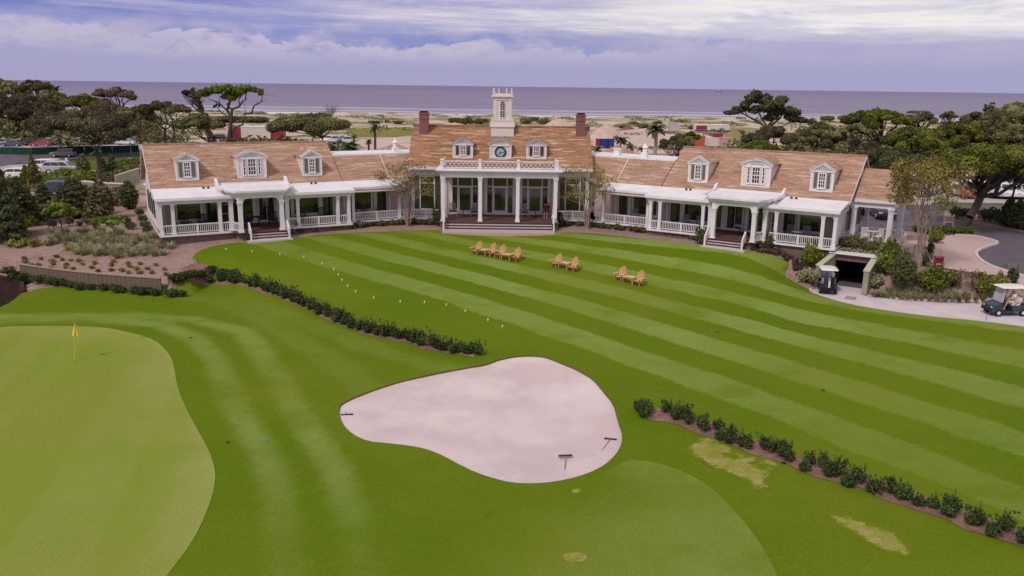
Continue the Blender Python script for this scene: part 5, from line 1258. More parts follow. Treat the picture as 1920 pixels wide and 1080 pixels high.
for i, (x0, x1, yt, yb) in enumerate([(405,450,214,229),(446,502,215,229),(840,868,217,232),(862,892,216,236),(888,915,219,234),(975,996,219,232),(993,1012,216,230),(1010,1036,219,233),(1158,1180,233,240),(1195,1215,229,241),(1535,1565,214,228),(1572,1592,213,226),(1700,1740,206,214),(1325,1358,236,246),(1350,1400,240,254),(1178,1200,226,234),(1290,1320,234,243),(690,712,225,231),(735,760,225,231),(1225,1245,226,232)]):
    P = G((x0+x1)/2, yb); s = P[1]/1540; W = (x1-x0)*s; H = max(.8, (yb-yt)*s*.8)
    if i == 0: protos = []
    k = i % 4
    if i < 4: protos.append(bush('dune_bush', 'low wind-clipped bush on the dunes in front of the surf', P, 10, 3, 60+i, (LF_DARK, LF_OAK, LF_GREEN, LF_OAK)[i], 2200, .42, DG)); b = protos[i]
    else: b = copy_tree(protos[k], frame(0, 0, 0))
    b.matrix_basis = Matrix.Translation(P) @ Matrix.Diagonal((W/10, W/10, H/3, 1))
# ------------------------------------------------------------------ palms
def palm(label, P, H, seed, crown=1.3, n=16, tr=.17, group=None, skirt=.3):
    g = np.random.default_rng(seed); m = frame(*P); t = thing('palm_tree', label, 'palm', m, group); mb = MB()
    pts = limb(mb, (0, 0, -.2), (g.normal()*.1, g.normal()*.1, H), tr, tr*.8, 6, .01, g); mb.build('trunk', BARKL if crown > 1.5 else BARK, m, t)
    fv = []; ff = []; tn = []
    for i in range(n):
        a = 6.28*i/n+g.normal()*.15; el = g.uniform(-.3, 1.25); L = crown*g.uniform(.8, 1.1); p = np.array([0, 0, H]); d = np.array([math.cos(a)*math.cos(el), math.sin(a)*math.cos(el), math.sin(el)]); side = np.array([-math.sin(a), math.cos(a), 0])
        prev = None
        for k in range(6):
            w = L*.20*math.sin(math.pi*min(1, (k+.6)/6)); b = len(fv); fv += [tuple(p-side*w+[0, 0, -w*.35]), tuple(p), tuple(p+side*w+[0, 0, -w*.35])]
            if k: ff += [(b-3, b-2, b+1, b), (b-2, b-1, b+2, b+1)]; tn += [.4+.2*math.sin(i*2.1)]*2
            p = p+d*L/5; d = d+np.array([0, 0, -.34]); d /= np.linalg.norm(d)
    me = bpy.data.meshes.new('fronds'); me.from_pydata(fv, [], ff); me.materials.append(LF_PALM); at = me.attributes.new('tint', 'FLOAT', 'FACE'); at.data.foreach_set('value', tn); mesh_part('fronds', me, t); return t
def palm_px(label, px, ytop, ybase, Y=None, **kw):
    P = at_px(px, ybase, Y); Z = uny(px, ytop, P[1])[2]-P[2]; return palm(label, P, Z-.3, int(px), **kw)
palm_px('tall palm with a bare trunk left of the hedge-like oak', 1227, 238, 300, 108, crown=1.7, tr=.28, n=22)
palm_px('short leafy palm beside the white roof vent', 1204, 276, 300, 100, crown=1.0)
palm_px('bushy palm beside the blue bins', 1163, 258, 285, 112, crown=1.6, n=20)
palm_px('low palm in front of the bushy palm', 1181, 272, 296, 104, crown=1.2)
palm_px('young palm at the left edge of the blue bins', 1118, 279, 300, 102, crown=1.1)
palm_px('dark slim palm behind the left flat roof', 703, 238, 262, 150, crown=1.5, tr=.25)
palm_px('short palm right of the slim palm', 692, 262, 278, 118, crown=.8)
palm_px('round green palm above the left flat roof', 657, 272, 292, 104, crown=1.7, n=26)
palm_px('small round palm at the end of the left ridge', 627, 277, 294, 102, crown=1.3, n=22)
palm_px('stubby palm at the edge of the dune lawn', 664, 253, 268, 135, crown=.8)
palm_px('palm with a shaggy pale trunk left of the clubhouse', 189, 279, 352, 84, crown=1.0, tr=.26, n=12)
palm_px('small palm in the dunes at the far left of the wood', 104, 172, 196, 195, crown=2.6, n=18, tr=.3)
# ------------------------------------------------------------------ conifers and garden trees by the left wing
def conifer(label, px, ytop, ybase, W, mat, seed, shape='cone', n=3500, leaf=.13, Y=None, name='conifer', group=None):
    P = at_px(px, ybase, Y); Hh = uny(px, ytop, P[1])[2]-P[2]; s = P[1]/1500; W = W*s; g = np.random.default_rng(seed); m = frame(*P); t = thing(name, label, 'conifer' if name != 'holly_tree' else 'tree', m, group); bl = []
    K = 12 if shape != 'round' else 16
    for i in range(K*3):
        f = (i+.5)/(K*3); z = Hh*(.06+.9*f)
        if shape == 'cone': r = W*.5*(1-f)**.75
        elif shape == 'column': r = W*.5*min(1, (1-f)*2.2)**.6*min(1, .55+f*3)
        else: r = W*.5*math.sqrt(max(.05, 1-(2*f-.85)**2))
        a = 2.4*i; bl.append((r*.55*math.cos(a), r*.55*math.sin(a), z, r*.5+.08, r*.5+.08, Hh/K*.8, .45+.15*g.normal()))
    mb = MB(); mb.tube((0, 0, -.2), (0, 0, Hh*.8), W*.05+.04, .02, 7)
    for i in range(0, K*3, 3): mb.tube((0, 0, bl[i][2]*.85), bl[i][:3], .03, .01, 4)
    mb.build('trunk', BARK, m, t); mesh_part('crown', leaf_mesh('crown', bl, n, leaf, seed, mat), t); return t
conifer('big dark cedar filling the left edge', 8, 296, 448, 84, LF_DARK, 71, n=10000, leaf=.15)
conifer('feathery cedar behind the left edge cedar', 66, 291, 352, 30, LF_OAK, 72, n=3000)
conifer('small bright cone-shaped conifer beside the feathery cedar', 50, 309, 346, 26, LF_GREEN, 73, n=2200)
conifer('dark columnar cypress in the left garden', 84, 342, 402, 27, LF_DARK, 74, 'column', 4200, .11)
conifer('dark columnar cypress near the gable end of the clubhouse', 212, 289, 336, 17, LF_DARK, 75, 'column', 2600, .12)
conifer('slender dark cypress behind the shaggy palm', 197, 296, 338, 12, LF_DARK, 76, 'column', 1600, .12)
conifer('rounded dark holly left of the garden cypress', 36, 338, 425, 66, LF_DARK, 77, 'round', 8000, .14, name='holly_tree')
conifer('broad dark holly in the middle of the left garden', 143, 334, 408, 66, LF_DARK, 78, 'round', 9000, .13, name='holly_tree')
conifer('upright dark holly right of the broad holly', 192, 336, 410, 44, LF_OAK, 79, 'round', 6000, .13, name='holly_tree')
conifer('small dark holly tight against the clubhouse gable end', 243, 338, 392, 32, LF_DARK, 80, 'round', 3500, .12, name='holly_tree')
conifer('grey-green juniper under the grey car', 158, 288, 335, 24, LF_OAK, 81, 'round', 2200, .13, name='holly_tree')
conifer('olive shrub tree under the silver cars', 105, 322, 352, 40, LF_GREEN, 82, 'round', 3200, .14, name='holly_tree')
conifer('olive shrub tree under the shaggy palm', 175, 320, 352, 44, LF_GREEN, 83, 'round', 3600, .14, name='holly_tree')
conifer('dark cypress pair member nearest the right edge', 1906, 374, 428, 34, LF_DARK, 84, 'column', 5000, .13)
conifer('dark cypress left of the right edge cypress', 1888, 368, 424, 22, LF_DARK, 85, 'column', 3500, .13)
def small_tree(label, px, ytop, ybase, W, mat, seed, n=1800, ystem=None):
    P = at_px(px, ybase); H = uny(px, ytop, P[1])[2]-P[2]; W = W*P[1]/1500
    zb = (uny(px, ystem, P[1])[2]-P[2])/H if ystem else .4
    return oak('ornamental_tree', label, frame(*P), H, W, seed, mat=mat, flat=1-zb, n=n, leaf=.10, base=zb*.8, tr=.02, nb=14)
small_tree('lime green flat-crowned young tree by the left edge', 43, 400, 438, 62, LF_LIME, 91, 2600, 428)
small_tree('pale green young tree with a loose crown', 118, 372, 446, 62, LF_LIME, 92, 2200, 414)
small_tree('yellow-green young tree nearest the clubhouse', 216, 396, 450, 46, LF_LIME, 93, 2600, 430)
small_tree('low lime shrub tree in the shade of the hollies', 182, 404, 426, 26, LF_LIME, 94, 900, 420)
# crape myrtles in front of the building
def myrtle(label, px, ybase, ytop, W, seed, n, leafm, lf=.10, nst=9, Y=None, yb=None):
    P = at_px(px, ybase, Y); H = uny(px, ytop, P[1])[2]-P[2]; s = P[1]/1500; W *= s; g = np.random.default_rng(seed); m = frame(*P); t = thing('crape_myrtle', label, 'tree', m); mb = MB(); bl = []
    zc = .45 if yb is None else (uny(px, yb, P[1])[2]-P[2])/H
    for i in range(nst):
        a = 6.28*i/nst+g.normal()*.2; r1 = W*.10*g.uniform(.4, 1); p1 = (r1*math.cos(a), r1*math.sin(a), H*.42*g.uniform(.8, 1.1)); limb(mb, (.09*math.cos(a), .09*math.sin(a), -.1), p1, .055, .035, 3, .03, g)
        for k in range(4):
            b = a+g.normal()*.6; r2 = W*.5*g.uniform(.2, .95); p2 = (r2*math.cos(b), r2*math.sin(b), H*g.uniform(zc+.08, .97)*(1-.12*(r2/(W*.5))**2)); q = limb(mb, p1, p2, .03, .008, 3, .07, g)
            for _ in range(3): limb(mb, q[2], Vector(p2)+Vector((g.normal(), g.normal(), g.normal()*.7))*W*.07, .012, .005, 2, .1, g)
            bl.append((*p2, W*.12, W*.12, H*.07, .5+.2*g.normal()))
    mb.build('trunk', BARKL, m, t); mesh_part('crown', leaf_mesh('crown', bl, n, lf, seed, leafm), t); return t
myrtle('crape myrtle with olive leaves left of the portico', 765, 424, 300, 112, 101, 2200, LF_OLIVE, .075)
myrtle('crape myrtle with olive leaves right of the portico', 1101, 429, 304, 104, 102, 2000, LF_OLIVE, .075)
myrtle('large multi-stemmed crape myrtle beside the pavilion', 1722, 500, 290, 150, 103, 6500, LF_OLIVE, .085, 12, yb=385)
# ------------------------------------------------------------------ shrubs set out in rows and beds
def scatter_protos(specs, name, label, group, mat, W, H, n, leaf, seed, count=4, tops=0, up=.35, jit=.18, cat='shrub', lay=None):
    pr = []; g = np.random.default_rng(seed); outs = []
    for i, P in enumerate(specs):
        s = g.uniform(1-jit, 1+jit); rz = g.uniform(0, 6.28)
        if i < count: b = bush(name, label, P, W, H, seed+i, mat, n, leaf, group, cat, up, tops=tops); pr.append(b)
        else: b = copy_tree(pr[i % count], frame(0, 0, 0))
        b.matrix_basis = Matrix.Translation(P) @ Matrix.Rotation(rz, 4, 'Z') @ Matrix.Diagonal((s, s, s*g.uniform(.85, 1.15), 1)); outs.append(b)
    return outs
def along(L, step, jit=0.0, seed=0, rows=1, gap=.5, z=0.0):
    g = np.random.default_rng(seed); out = []; acc = 0.0
    L = np.asarray(L, float)
    d = np.hypot(*(L[1:]-L[:-1]).T); cum = np.concatenate([[0], np.cumsum(d)]); n = int(cum[-1]/step)
    for r in range(rows):
        for k in range(n+1):
            s = (k+.5*(r % 2))*step; 
            if s > cum[-1]: break
            i = min(len(d)-1, int(np.searchsorted(cum, s, 'right')-1)); t = (s-cum[i])/d[i]; p = L[i]*(1-t)+L[i+1]*t; tt = (L[i+1]-L[i])/d[i]; nn = np.array([-tt[1], tt[0]])
            p = p+nn*(r-(rows-1)/2)*gap+g.normal(size=2)*jit; out.append((p[0], p[1], float(T(*p))+z))
    return out
scatter_protos(along(H1, .66, .08, 5, rows=2, gap=.30, z=.02), 'hedge_shrub', 'dark green shrub in the upper hedge row between the lawn and the green', 'shrubs of the upper hedge row', LF_HEDGE, .56, .60, 380, .06, 200, 5, tops=5)
scatter_protos(along(H2, .78, .17, 6, rows=2, gap=.42, z=.02), 'hedge_shrub', 'dark green shrub in the lower right hedge row in pine straw', 'shrubs of the lower right hedge row', LF_HEDGE, .58, .54, 560, .045, 210, 5, tops=8)
RW = np.array([unz(x, y, -1.12)[:2] for x, y in WALL_PX])-[0, .62]
scatter_protos(along(RW, .8, .12, 7, rows=1, z=0), 'groundcover_shrub', 'low dark shrub at the foot of the timber retaining wall', 'shrubs at the foot of the retaining wall', LF_HEDGE, .95, .52, 420, .07, 220, 4)
scatter_protos([G(x, y) for x, y in [(350,524),(366,522),(380,520),(398,514),(412,518),(424,521),(440,523),(330,528)]], 'groundcover_shrub', 'dark shrub where the retaining wall meets the hedge row', 'shrubs between wall and hedge', LF_HEDGE, 1.1, .7, 520, .08, 224, 4)
# grassy clumps on the slope above the retaining wall
g_ = np.random.default_rng(9)
def scat(poly, n, seed, mind):
    P = np.array(poly, float); g = np.random.default_rng(seed); x0, y0 = P.min(0); x1, y1 = P.max(0); out = []
    for _ in range(n*60):
        x, y = g.uniform(x0, x1), g.uniform(y0, y1)
        if not inside(np.array([x]), np.array([y]), P)[0]: continue
        if any(math.hypot(x-a, y-b) < mind for a, b in out): continue
        out.append((x, y))
        if len(out) >= n: break
    return [(x, y, float(T(x, y))-.02) for x, y in out]
clumps(scat(gp([(95,437),(200,436),(330,455),(318,480),(240,486),(150,480),(95,455)]), 82, 31, .5), 'pale green ornamental grass clump on the slope left of the clubhouse', 'ornamental grasses on the left slope', 1.15, .68, 300, 90)
scatter_protos(scat(gp([(40,488),(90,480),(180,492),(300,497),(330,515),(310,518),(200,514),(60,500)]), 34, 32, .65), 'yellow_groundcover', 'yellow-green groundcover tuft above the retaining wall', 'yellow-green tufts above the retaining wall', LF_YELL, .46, .28, 160, .05, 310, 4, cat='plant')
scatter_protos([G(x, y) for x, y in [(8,446),(20,462),(35,464),(62,462),(90,460),(50,458),(12,436)]], 'yellow_groundcover', 'round yellow-green tuft on the bare slope at the left edge', 'tufts on the bare slope at the left edge', LF_YELL, .9, .5, 300, .08, 316, 3, cat='plant')
scatter_protos([G(x, y) for x, y in [(262,405),(268,418),(272,428),(278,440),(238,424),(246,430),(98,428),(90,420),(150,425),(165,422),(130,424),(180,430)]], 'foundation_shrub', 'small dark shrub on the mulch beside the left gable end', 'shrubs beside the left gable end', LF_DARK, .8, .7, 300, .08, 320, 3)
# foundation planting along both wings
fp1 = along(gp([(312,449),(360,445),(410,441),(452,440)], 0), .55, .10, 41, 2, .6); fp2 = along(gp([(546,437),(600,432),(655,428),(700,423),(765,420),(822,421)], 0), .50, .10, 42, 2, .55)
fp3 = along(gp([(1050,423),(1100,423),(1150,429),(1210,436),(1260,443),(1330,452)], 0), .50, .10, 43, 2, .6); fp4 = along(gp([(1400,462),(1430,462),(1470,468),(1520,478)], 0), .6, .12, 44, 2, .7)
FG = 'foundation shrubs along the porches'
scatter_protos(fp1, 'foundation_shrub', 'small shrub planted below the outer left porch railing', 'foundation shrubs below the outer left porch', LF_RED, .45, .40, 160, .06, 400, 3)
scatter_protos(fp2, 'foundation_shrub', 'olive green shrub planted below the inner left porch railing', 'foundation shrubs below the inner left porch', LF_OAK, .62, .55, 260, .07, 410, 4)
scatter_protos(fp3, 'foundation_shrub', 'olive green shrub planted below the inner right porch railing', 'foundation shrubs below the inner right porch', LF_OAK, .62, .52, 260, .07, 420, 4)
scatter_protos(fp4, 'foundation_shrub', 'brownish shrub planted below the outer right porch railing', 'foundation shrubs below the outer right porch', LF_RED, .55, .42, 180, .06, 430, 3)
for lab, px, py, w, h, mt in (('tall dark shrub at the left corner of the portico steps', 822, 424, 1.0, 1.5, LF_DARK), ('tall dark shrub at the right corner of the portico steps', 1046, 427, 1.0, 1.5, LF_DARK), ('dark shrub left of the left bay steps', 427, 447, .9, 1.3, LF_DARK), ('dark shrub right of the left bay steps', 558, 437, .9, 1.2, LF_DARK),
        ('dark shrub left of the right bay steps', 1312, 457, .9, 1.3, LF_DARK), ('dark shrub right of the right bay steps', 1440, 468, 1.0, 1.3, LF_DARK), ('bright green bush on the left shoulder of the tunnel', 1519, 500, 2.0, 1.6, LF_LIME), ('bright green bush beside the tunnel left wall top', 1546, 488, 1.5, 1.1, LF_GREEN), ('grassy bush left of the tunnel mouth near the path', 1512, 530, 1.4, .9, LF_GRASSY),
        ('bright green bush on the right shoulder of the tunnel', 1662, 514, 1.7, 1.6, LF_LIME), ('lime bush below the pavilion post', 1668, 488, 1.6, 1.5, LF_LIME), ('rounded dark holly bush right of the tunnel', 1694, 528, 2.0, 2.3, LF_DARK), ('low olive bush at the foot of the right tunnel wall', 1640, 540, 1.1, .9, LF_GRASSY),
        ('light green bush right of the dark holly bush', 1748, 545, 2.4, 1.5, LF_GREEN), ('small bush right of the light green bush', 1770, 540, 1.2, 1.2, LF_OAK), ('green bush on the plaza slope left of the cart', 1842, 548, 2.0, 1.1, LF_GREEN), ('yellowish bush on the plaza slope behind the cart', 1866, 545, 1.7, 1.1, LF_YELL), ('olive bush beside the leafless grey bush', 1786, 535, 1.4, 1.0, LF_YELL),
        ('leafless grey twiggy bush on the plaza slope', 1806, 552, 1.9, 2.2, LF_RED), ('clipped green bush beside the plaza bench', 1756, 456, 1.2, 1.2, LF_GREEN), ('clipped cone shrub in the corner of the plaza', 1897, 533, .8, 1.2, LF_DARK), ('small cone shrub left of the red cart', 1743, 478, .55, 1.1, LF_DARK), ('round clipped shrub left of the red cart', 1732, 499, .7, .9, LF_DARK), ('round clipped shrub in front of the red cart', 1760, 521, .8, .9, LF_GREEN)):
    P = G(px, py); n = int(1100*min(2.2, max(.5, w*h/1.6)))
    if 'twiggy' in lab: oak('twiggy_bush', lab, frame(*P), 2.1, 1.9, 555, mat=LF_RED, flat=.85, n=260, leaf=.06, base=.12, trunks=5, tr=.018, nb=14, bare=4, cat='shrub', bark=BARKL)
    else: bush('garden_bush', lab, P, w, h, int(px), mt, n, .09, None, tops=4)
scatter_protos([G(x, y) for x, y in [(1826,524),(1841,526),(1858,527),(1878,527)]], 'clipped_shrub', 'small round clipped shrub at the edge of the brick plaza', 'round clipped shrubs edging the brick plaza', LF_DARK, .55, .6, 260, .06, 500, 2)
scatter_protos([G(x, y) for x, y in [(1800,565),(1811,565),(1828,565),(1842,565)]], 'clipped_shrub', 'small golden clipped shrub beside the cart path', 'golden clipped shrubs beside the cart path', LF_YELL, .5, .6, 240, .06, 505, 2)
clumps([G(x, y) for x, y in [(1640,556),(1652,556),(1664,558),(1676,558),(1690,560),(1702,560),(1716,562),(1728,562),(1742,563),(1756,564),(1770,563),(1785,562),(1668,548),(1684,549),(1708,550),(1725,552)]], 'soft ornamental grass clump edging the cart path', 'ornamental grasses edging the cart path', 1.3, .62, 510, 90)
scatter_protos([G(x, y) for x, y in [(1412,470),(1425,474),(1440,476),(1455,478),(1470,482),(1480,486),(1492,492),(1500,500),(1490,508),(1500,520),(1425,468)]], 'foundation_shrub', 'small brown shrub on the mulch left of the tunnel', 'shrubs on the mulch left of the tunnel', LF_RED, .6, .45, 220, .07, 520, 3)
mW = WF['R']
def wrp(s, d, z): p = wr(-s, d); return (p[0], p[1], z)
scatter_protos([wrp(.4+i*.42, 1.9, .2) for i in range(6)]+[wrp(.6+i*.42, 2.5, .2) for i in range(6)], 'terrace_hedge', 'dark loose hedge shrub on the terrace above the tunnel', 'terrace hedge shrubs above the tunnel', LF_OAK, .9, 1.0, 420, .07, 530, 3)
scatter_protos([wrp(.2+i*.36, 1.0, .2) for i in range(8)], 'flowering_plant', 'pale flowering plant along the slab edge above the tunnel', 'flowering plants along the slab edge', LF_GRASSY, .42, .35, 160, .05, 540, 3, cat='plant')
scatter_protos([G(x, y) for x, y in [(1752,437),(1762,436),(1772,437),(1784,436),(1792,439),(1800,438),(1808,440),(1818,440),(1740,440),(1728,436),(1716,434)]], 'clipped_shrub', 'low green shrub along the far edge of the brick plaza', 'shrubs along the far edge of the plaza', LF_GREEN, .8, .6, 260, .08, 550, 3)
scatter_protos([G(x, y) for x, y in [(1793,410),(1808,412),(1858,416),(1872,418),(1886,424),(1845,413),(1900,426),(1920,430)]], 'verge_shrub', 'dark shrub on the far verge of the asphalt drive', 'shrubs on the far verge of the drive', LF_DARK, 1.7, 1.3, 500, .12, 560, 3)
scatter_protos([G(x, y) for x, y in [(60,415),(75,412),(92,408),(130,410),(110,405),(155,408),(180,412),(28,420),(200,400),(215,385),(228,378),(20,400),(5,395),(60,400),(230,365),(195,372),(180,366),(120,362),(90,366),(70,372),(50,372),(30,366),(10,372),(150,352),(205,352),(225,345),(245,338),(130,350)]], 'understory_shrub', 'shrub in the undergrowth beneath the left garden trees', 'undergrowth shrubs of the left garden', LF_OAK, 2.4, 1.5, 900, .14, 570, 4)
scatter_protos([G(x, y) for x, y in [(70,335),(90,340),(60,345),(120,332),(150,336),(180,333),(205,330),(225,322),(240,316),(255,312),(45,350),(30,352),(230,335),(250,330)]], 'understory_shrub', 'bright green shrub around the left parking loop', 'bright shrubs around the left parking loop', LF_GREEN, 2.6, 1.3, 700, .16, 580, 3)
# background wood floor: low undergrowth between the trunks, too dense to count
def undergrowth():
    bl = []; g = np.random.default_rng(77)
    for (x0, x1, ya, yb, Y0, Y1, k) in ((-80,330,0,0,150,215,90),(1560,2000,0,0,118,190,110),(1380,1600,0,0,120,160,26),(300,620,0,0,135,150,14)):
        for i in range(k):
            Y = g.uniform(Y0, Y1); P = uny(g.uniform(x0, x1), 200, Y); bl.append((P[0], Y, float(T(P[0], Y))+.9, 3.6*g.uniform(.6, 1.3), 3.2, 1.5*g.uniform(.7, 1.3), .4+.15*g.normal()))
    me = leaf_mesh('undergrowth', bl, 42000, .42, 78, LF_OAK); o = bpy.data.objects.new('undergrowth', me); link(o); tag(o, kind='stuff', label='dense low scrub covering the ground beneath the oaks', cat='scrub')
undergrowth()
def dune_grass():
    bl = []; g = np.random.default_rng(79)
    for i in range(420):
        Y = g.uniform(150, 370); x = g.uniform(-.62, .62)*Y
        if abs(x) < 200 and g.random() < .9: bl.append((x, Y, float(T(x, Y))+.2, 3*g.uniform(.5, 1.6), 2.0*g.uniform(.5, 1.3), .45, .5+.2*g.normal()))
    me = leaf_mesh('dune_grass', bl, 26000, .38, 80, LF_GRASSY); o = bpy.data.objects.new('dune_grass', me); link(o); tag(o, kind='stuff', label='patchy dune grass and scrub on the sand before the beach', cat='grass')
dune_grass()
# ------------------------------------------------------------------ lawn furniture
def adirondack(label, m):
    t = thing('adirondack_chair', label, 'chair', m, 'teak adirondack chairs on the lawn')   # faces -y
    q = MB()
    for i in range(6): y = -.30+i*.095; z = .38-.022*i; q.box(-.27, .27, y, y+.08, z-.02, z)
    q.build('seat', TEAKL, m, t)
    q = MB()
    for i in range(7):
        x = -.252+i*.084; h = .98-.28*abs(i-3)**1.6/5.8
        q.bar((x*.85, .20, .28), (x*1.08, .20+.42*h*.8, .28+h*.82), .072, .02)
    q.bar((-.27, .30, .46), (.27, .30, .46), .06, .025); q.bar((-.27, .44, .75), (.27, .44, .75), .06, .025)
    q.build('backrest', TEAK, m, t)
    for sx in (-1, 1):
        q = MB(); q.box(sx*.26, sx*.42, -.42, .34, .56, .585); q.build('armrest', TEAKL, m, t)
        q = MB(); q.box(sx*.28-.02, sx*.28+.02, -.34, -.24, 0, .56); q.build('leg', TEAK, m, t)
        q = MB(); q.add([(sx*.28-.02, .48, 0), (sx*.28+.02, .48, 0), (sx*.28+.02, .60, 0), (sx*.28-.02, .60, 0), (sx*.28-.02, -.34, .30), (sx*.28+.02, -.34, .30), (sx*.28+.02, -.34, .40), (sx*.28-.02, -.34, .40)], [(0, 1, 5, 4), (1, 2, 6, 5), (2, 3, 7, 6), (3, 0, 4, 7), (0, 3, 2, 1), (4, 5, 6, 7)])
        q.bar((sx*.28, .36, .56), (sx*.28, .33, .12), .05, .03); q.build('leg', TEAK, m, t)
    return t
def low_table(label, m):
    t = thing('side_table', label, 'table', m, 'small teak tables on the lawn'); q = MB()
    for i in range(6): q.box(-.42, .42, -.28+i*.095, -.28+i*.095+.083, .46, .49)
    q.build('table_top', TEAKL, m, t); q = MB(); q.box(-.36, .36, -.24, -.21, .38, .46); q.box(-.36, .36, .21, .24, .38, .46); q.build('apron', TEAK, m, t)
    for sx in (-1, 1):
        for sy in (-1, 1): q = MB(); q.box(sx*.34-.025, sx*.34+.025, sy*.22-.025, sy*.22+.025, 0, .46); q.build('leg', TEAK, m, t)
    return t
A = G(893, 478); B_ = G(968, 489); ROT = math.degrees(math.atan2(B_[1]-A[1], B_[0]-A[0]))
CH_ = [((893,478),'leftmost chair of the group of four adirondack chairs'),((919,481),'second from the left in the group of four adirondack chairs'),((937,485),'third from the left in the group of four adirondack chairs'),((966,490),'rightmost chair of the group of four adirondack chairs'),
       ((1042,502),'left chair of the middle pair of adirondack chairs'),((1073,509),'right chair of the middle pair of adirondack chairs'),((1162,527),'left chair of the adirondack pair nearest the tunnel'),((1196,536),'right chair of the adirondack pair nearest the tunnel')]
first = None
for i, ((x, y), lab) in enumerate(CH_):
    P = G(x, y); rz = -42+(3, -4, 2, 5, -3, 4, 0, 3)[i]; m = frame(P[0], P[1], P[2]+.03, rz, .90)
    if first is None: first = adirondack(lab, m)
    else: copy_tree(first, m, lab)
first = None
for (x, y), lab, rz in (((906,480),'small table between the first two chairs of the group of four',-35),((951,489),'small table between the last two chairs of the group of four',-35),((1058,505),'small table between the middle pair of chairs',-35),((1179,532),'small table between the chairs nearest the tunnel',-35)):
    P = G(x, y); m = frame(P[0], P[1], P[2]+.03, rz)
    first = low_table(lab, m) if first is None else (copy_tree(first, m, lab) and first)
WPL = pmat('white_plastic', (.85, .83, .72), (.8, .78, .66), .4, 5)
MK = [(424,468),(473,472),(525,477.5),(570,482),(604,494.5),(626,506),(634.5,515.5),(641.5,525.5),(652,537),(667,547.5),(701,559),(750.5,566.5),(796,567.5),(837,572),(872.5,584),(915,601),(942,613)]
fm = None
for i, (x, y) in enumerate(MK):
    P = G(x, y+1.5); m = frame(P[0], P[1], P[2]+.03)
    if fm is None:
        fm = thing('lawn_marker', 'small white lawn marker in the curved line across the lawn', 'marker', m, 'white markers curving across the lawn')
        q = MB(); q.lathe([(.035, 0), (.042, .08), (.03, .12), (.01, .135)], n=10); q.build('marker_cap', WPL, m, fm); q = MB(); q.lathe([(.02, -.1), (.02, .0)], n=6); q.build('stake', WPL, m, fm)
    else: copy_tree(fm, m)
# golf flag
P = G(140, 678); m = frame(*P) @ Matrix.Rotation(.12, 4, 'Y'); YEL = pmat('yellow_flag', (.78, .62, .10), (.72, .56, .08), .5, 5)
t = thing('golf_flag', 'yellow golf flag hanging on its pin in the putting green', 'flag', m); q = MB(); q.tube((0, 0, -.1), (0, 0, 2.02), .022, .016, 8); q.build('flagstick', pmat('yellow_pole', (.62, .55, .08), (.55, .48, .06), .4, 4), m, t)
q = MB(); vs = []; n = 9   # limp cloth falling in folds from the top of the stick
for j in range(6):
    f = j/5
    for i in range(n): a = i/(n-1); w = .03+.15*f; vs.append((-w+2*w*a*.95+.02*f, .05*math.sin(a*9+j*.5)*f+.02, 2.0-.62*f-.05*math.sin(a*3)*f))
q.add(vs, [(j*n+i, j*n+i+1, (j+1)*n+i+1, (j+1)*n+i) for j in range(5) for i in range(n-1)]); fo = q.build('flag_cloth', YEL, m, t); fo.modifiers.new('thickness', 'SOLIDIFY').thickness = .01
q = MB(); q.lathe([(.054, 0.0), (.054, .05)], n=14); q.build('cup', BLACK, frame(P[0], P[1], P[2]), t)
# rakes lying in the bunker
RK = pmat('rake_head', (.05, .035, .04), (.03, .02, .03), .5, 5); RH = pmat('rake_handle', (.22, .17, .17), (.18, .14, .14), .5, 5)
def rake(label, head_l, head_r, tip):
    a = G(*head_l, -.16); b = G(*head_r, -.16); c = G(*tip, -.16); mid = (a+b)/2
    rot = math.degrees(math.atan2(b[1]-a[1], b[0]-a[0])); L = np.hypot(*(b-a)[:2]); m = frame(mid[0], mid[1], mid[2]+.10, rot)
    t = thing('bunker_rake', label, 'rake', m, 'rakes lying in the bunker'); q = MB(); q.box(-L/2, L/2, -.03, .03, 0, .05)
    for i in range(13): x = -L/2+L*(i+.5)/13; q.box(x-.01, x+.01, -.015, .015, -.06, 0)
    q.build('rake_head', RK, m, t); q = MB(); d = m.inverted() @ Vector((c[0], c[1], mid[2]+.03)); q.tube((0, 0, .03), d, .016, .016, 6); q.tube(d*.93, d, .022, .022, 6); q.build('handle', RH, m, t)
rake('bunker rake at the narrow left end of the sand', (639,783), (662,781.5), (642,762))
rake('bunker rake with its handle toward the camera at the lower right of the sand', (1047,860), (1073,859), (1059,887))
rake('bunker rake lying slantwise at the right edge of the sand', (1133,827), (1156,829.5), (1118,861))
# small lids and a sprinkler in the turf
LID = pmat('plastic_lid', (.12, .20, .20), (.10, .16, .16), .5, 5)
for lab, x, y, r in (('pale blue-green yardage plate in the fairway beside the green', 499, 828, .11), ('dark valve lid in the fairway left of the yardage plate', 427, 831, .08), ('valve lid in the pale mowing band above the green', 358, 634, .09), ('round valve lid at the edge of the lower right hedge row', 1469, 870, .10), ('metal sprinkler lid in the striped lawn', 1543, 733, .09), ('small sprinkler head in the middle of the striped lawn', 1345, 624, .08)):
    P = G(x, y); m = frame(P[0], P[1], P[2]+.035); t = thing('valve_lid', lab, 'lid', m); q = MB(); q.lathe([(r, 0), (r, .015), (r*.9, .022), (.0, .024)], n=16); q.build('lid', LID if r > .1 else RK, m, t)
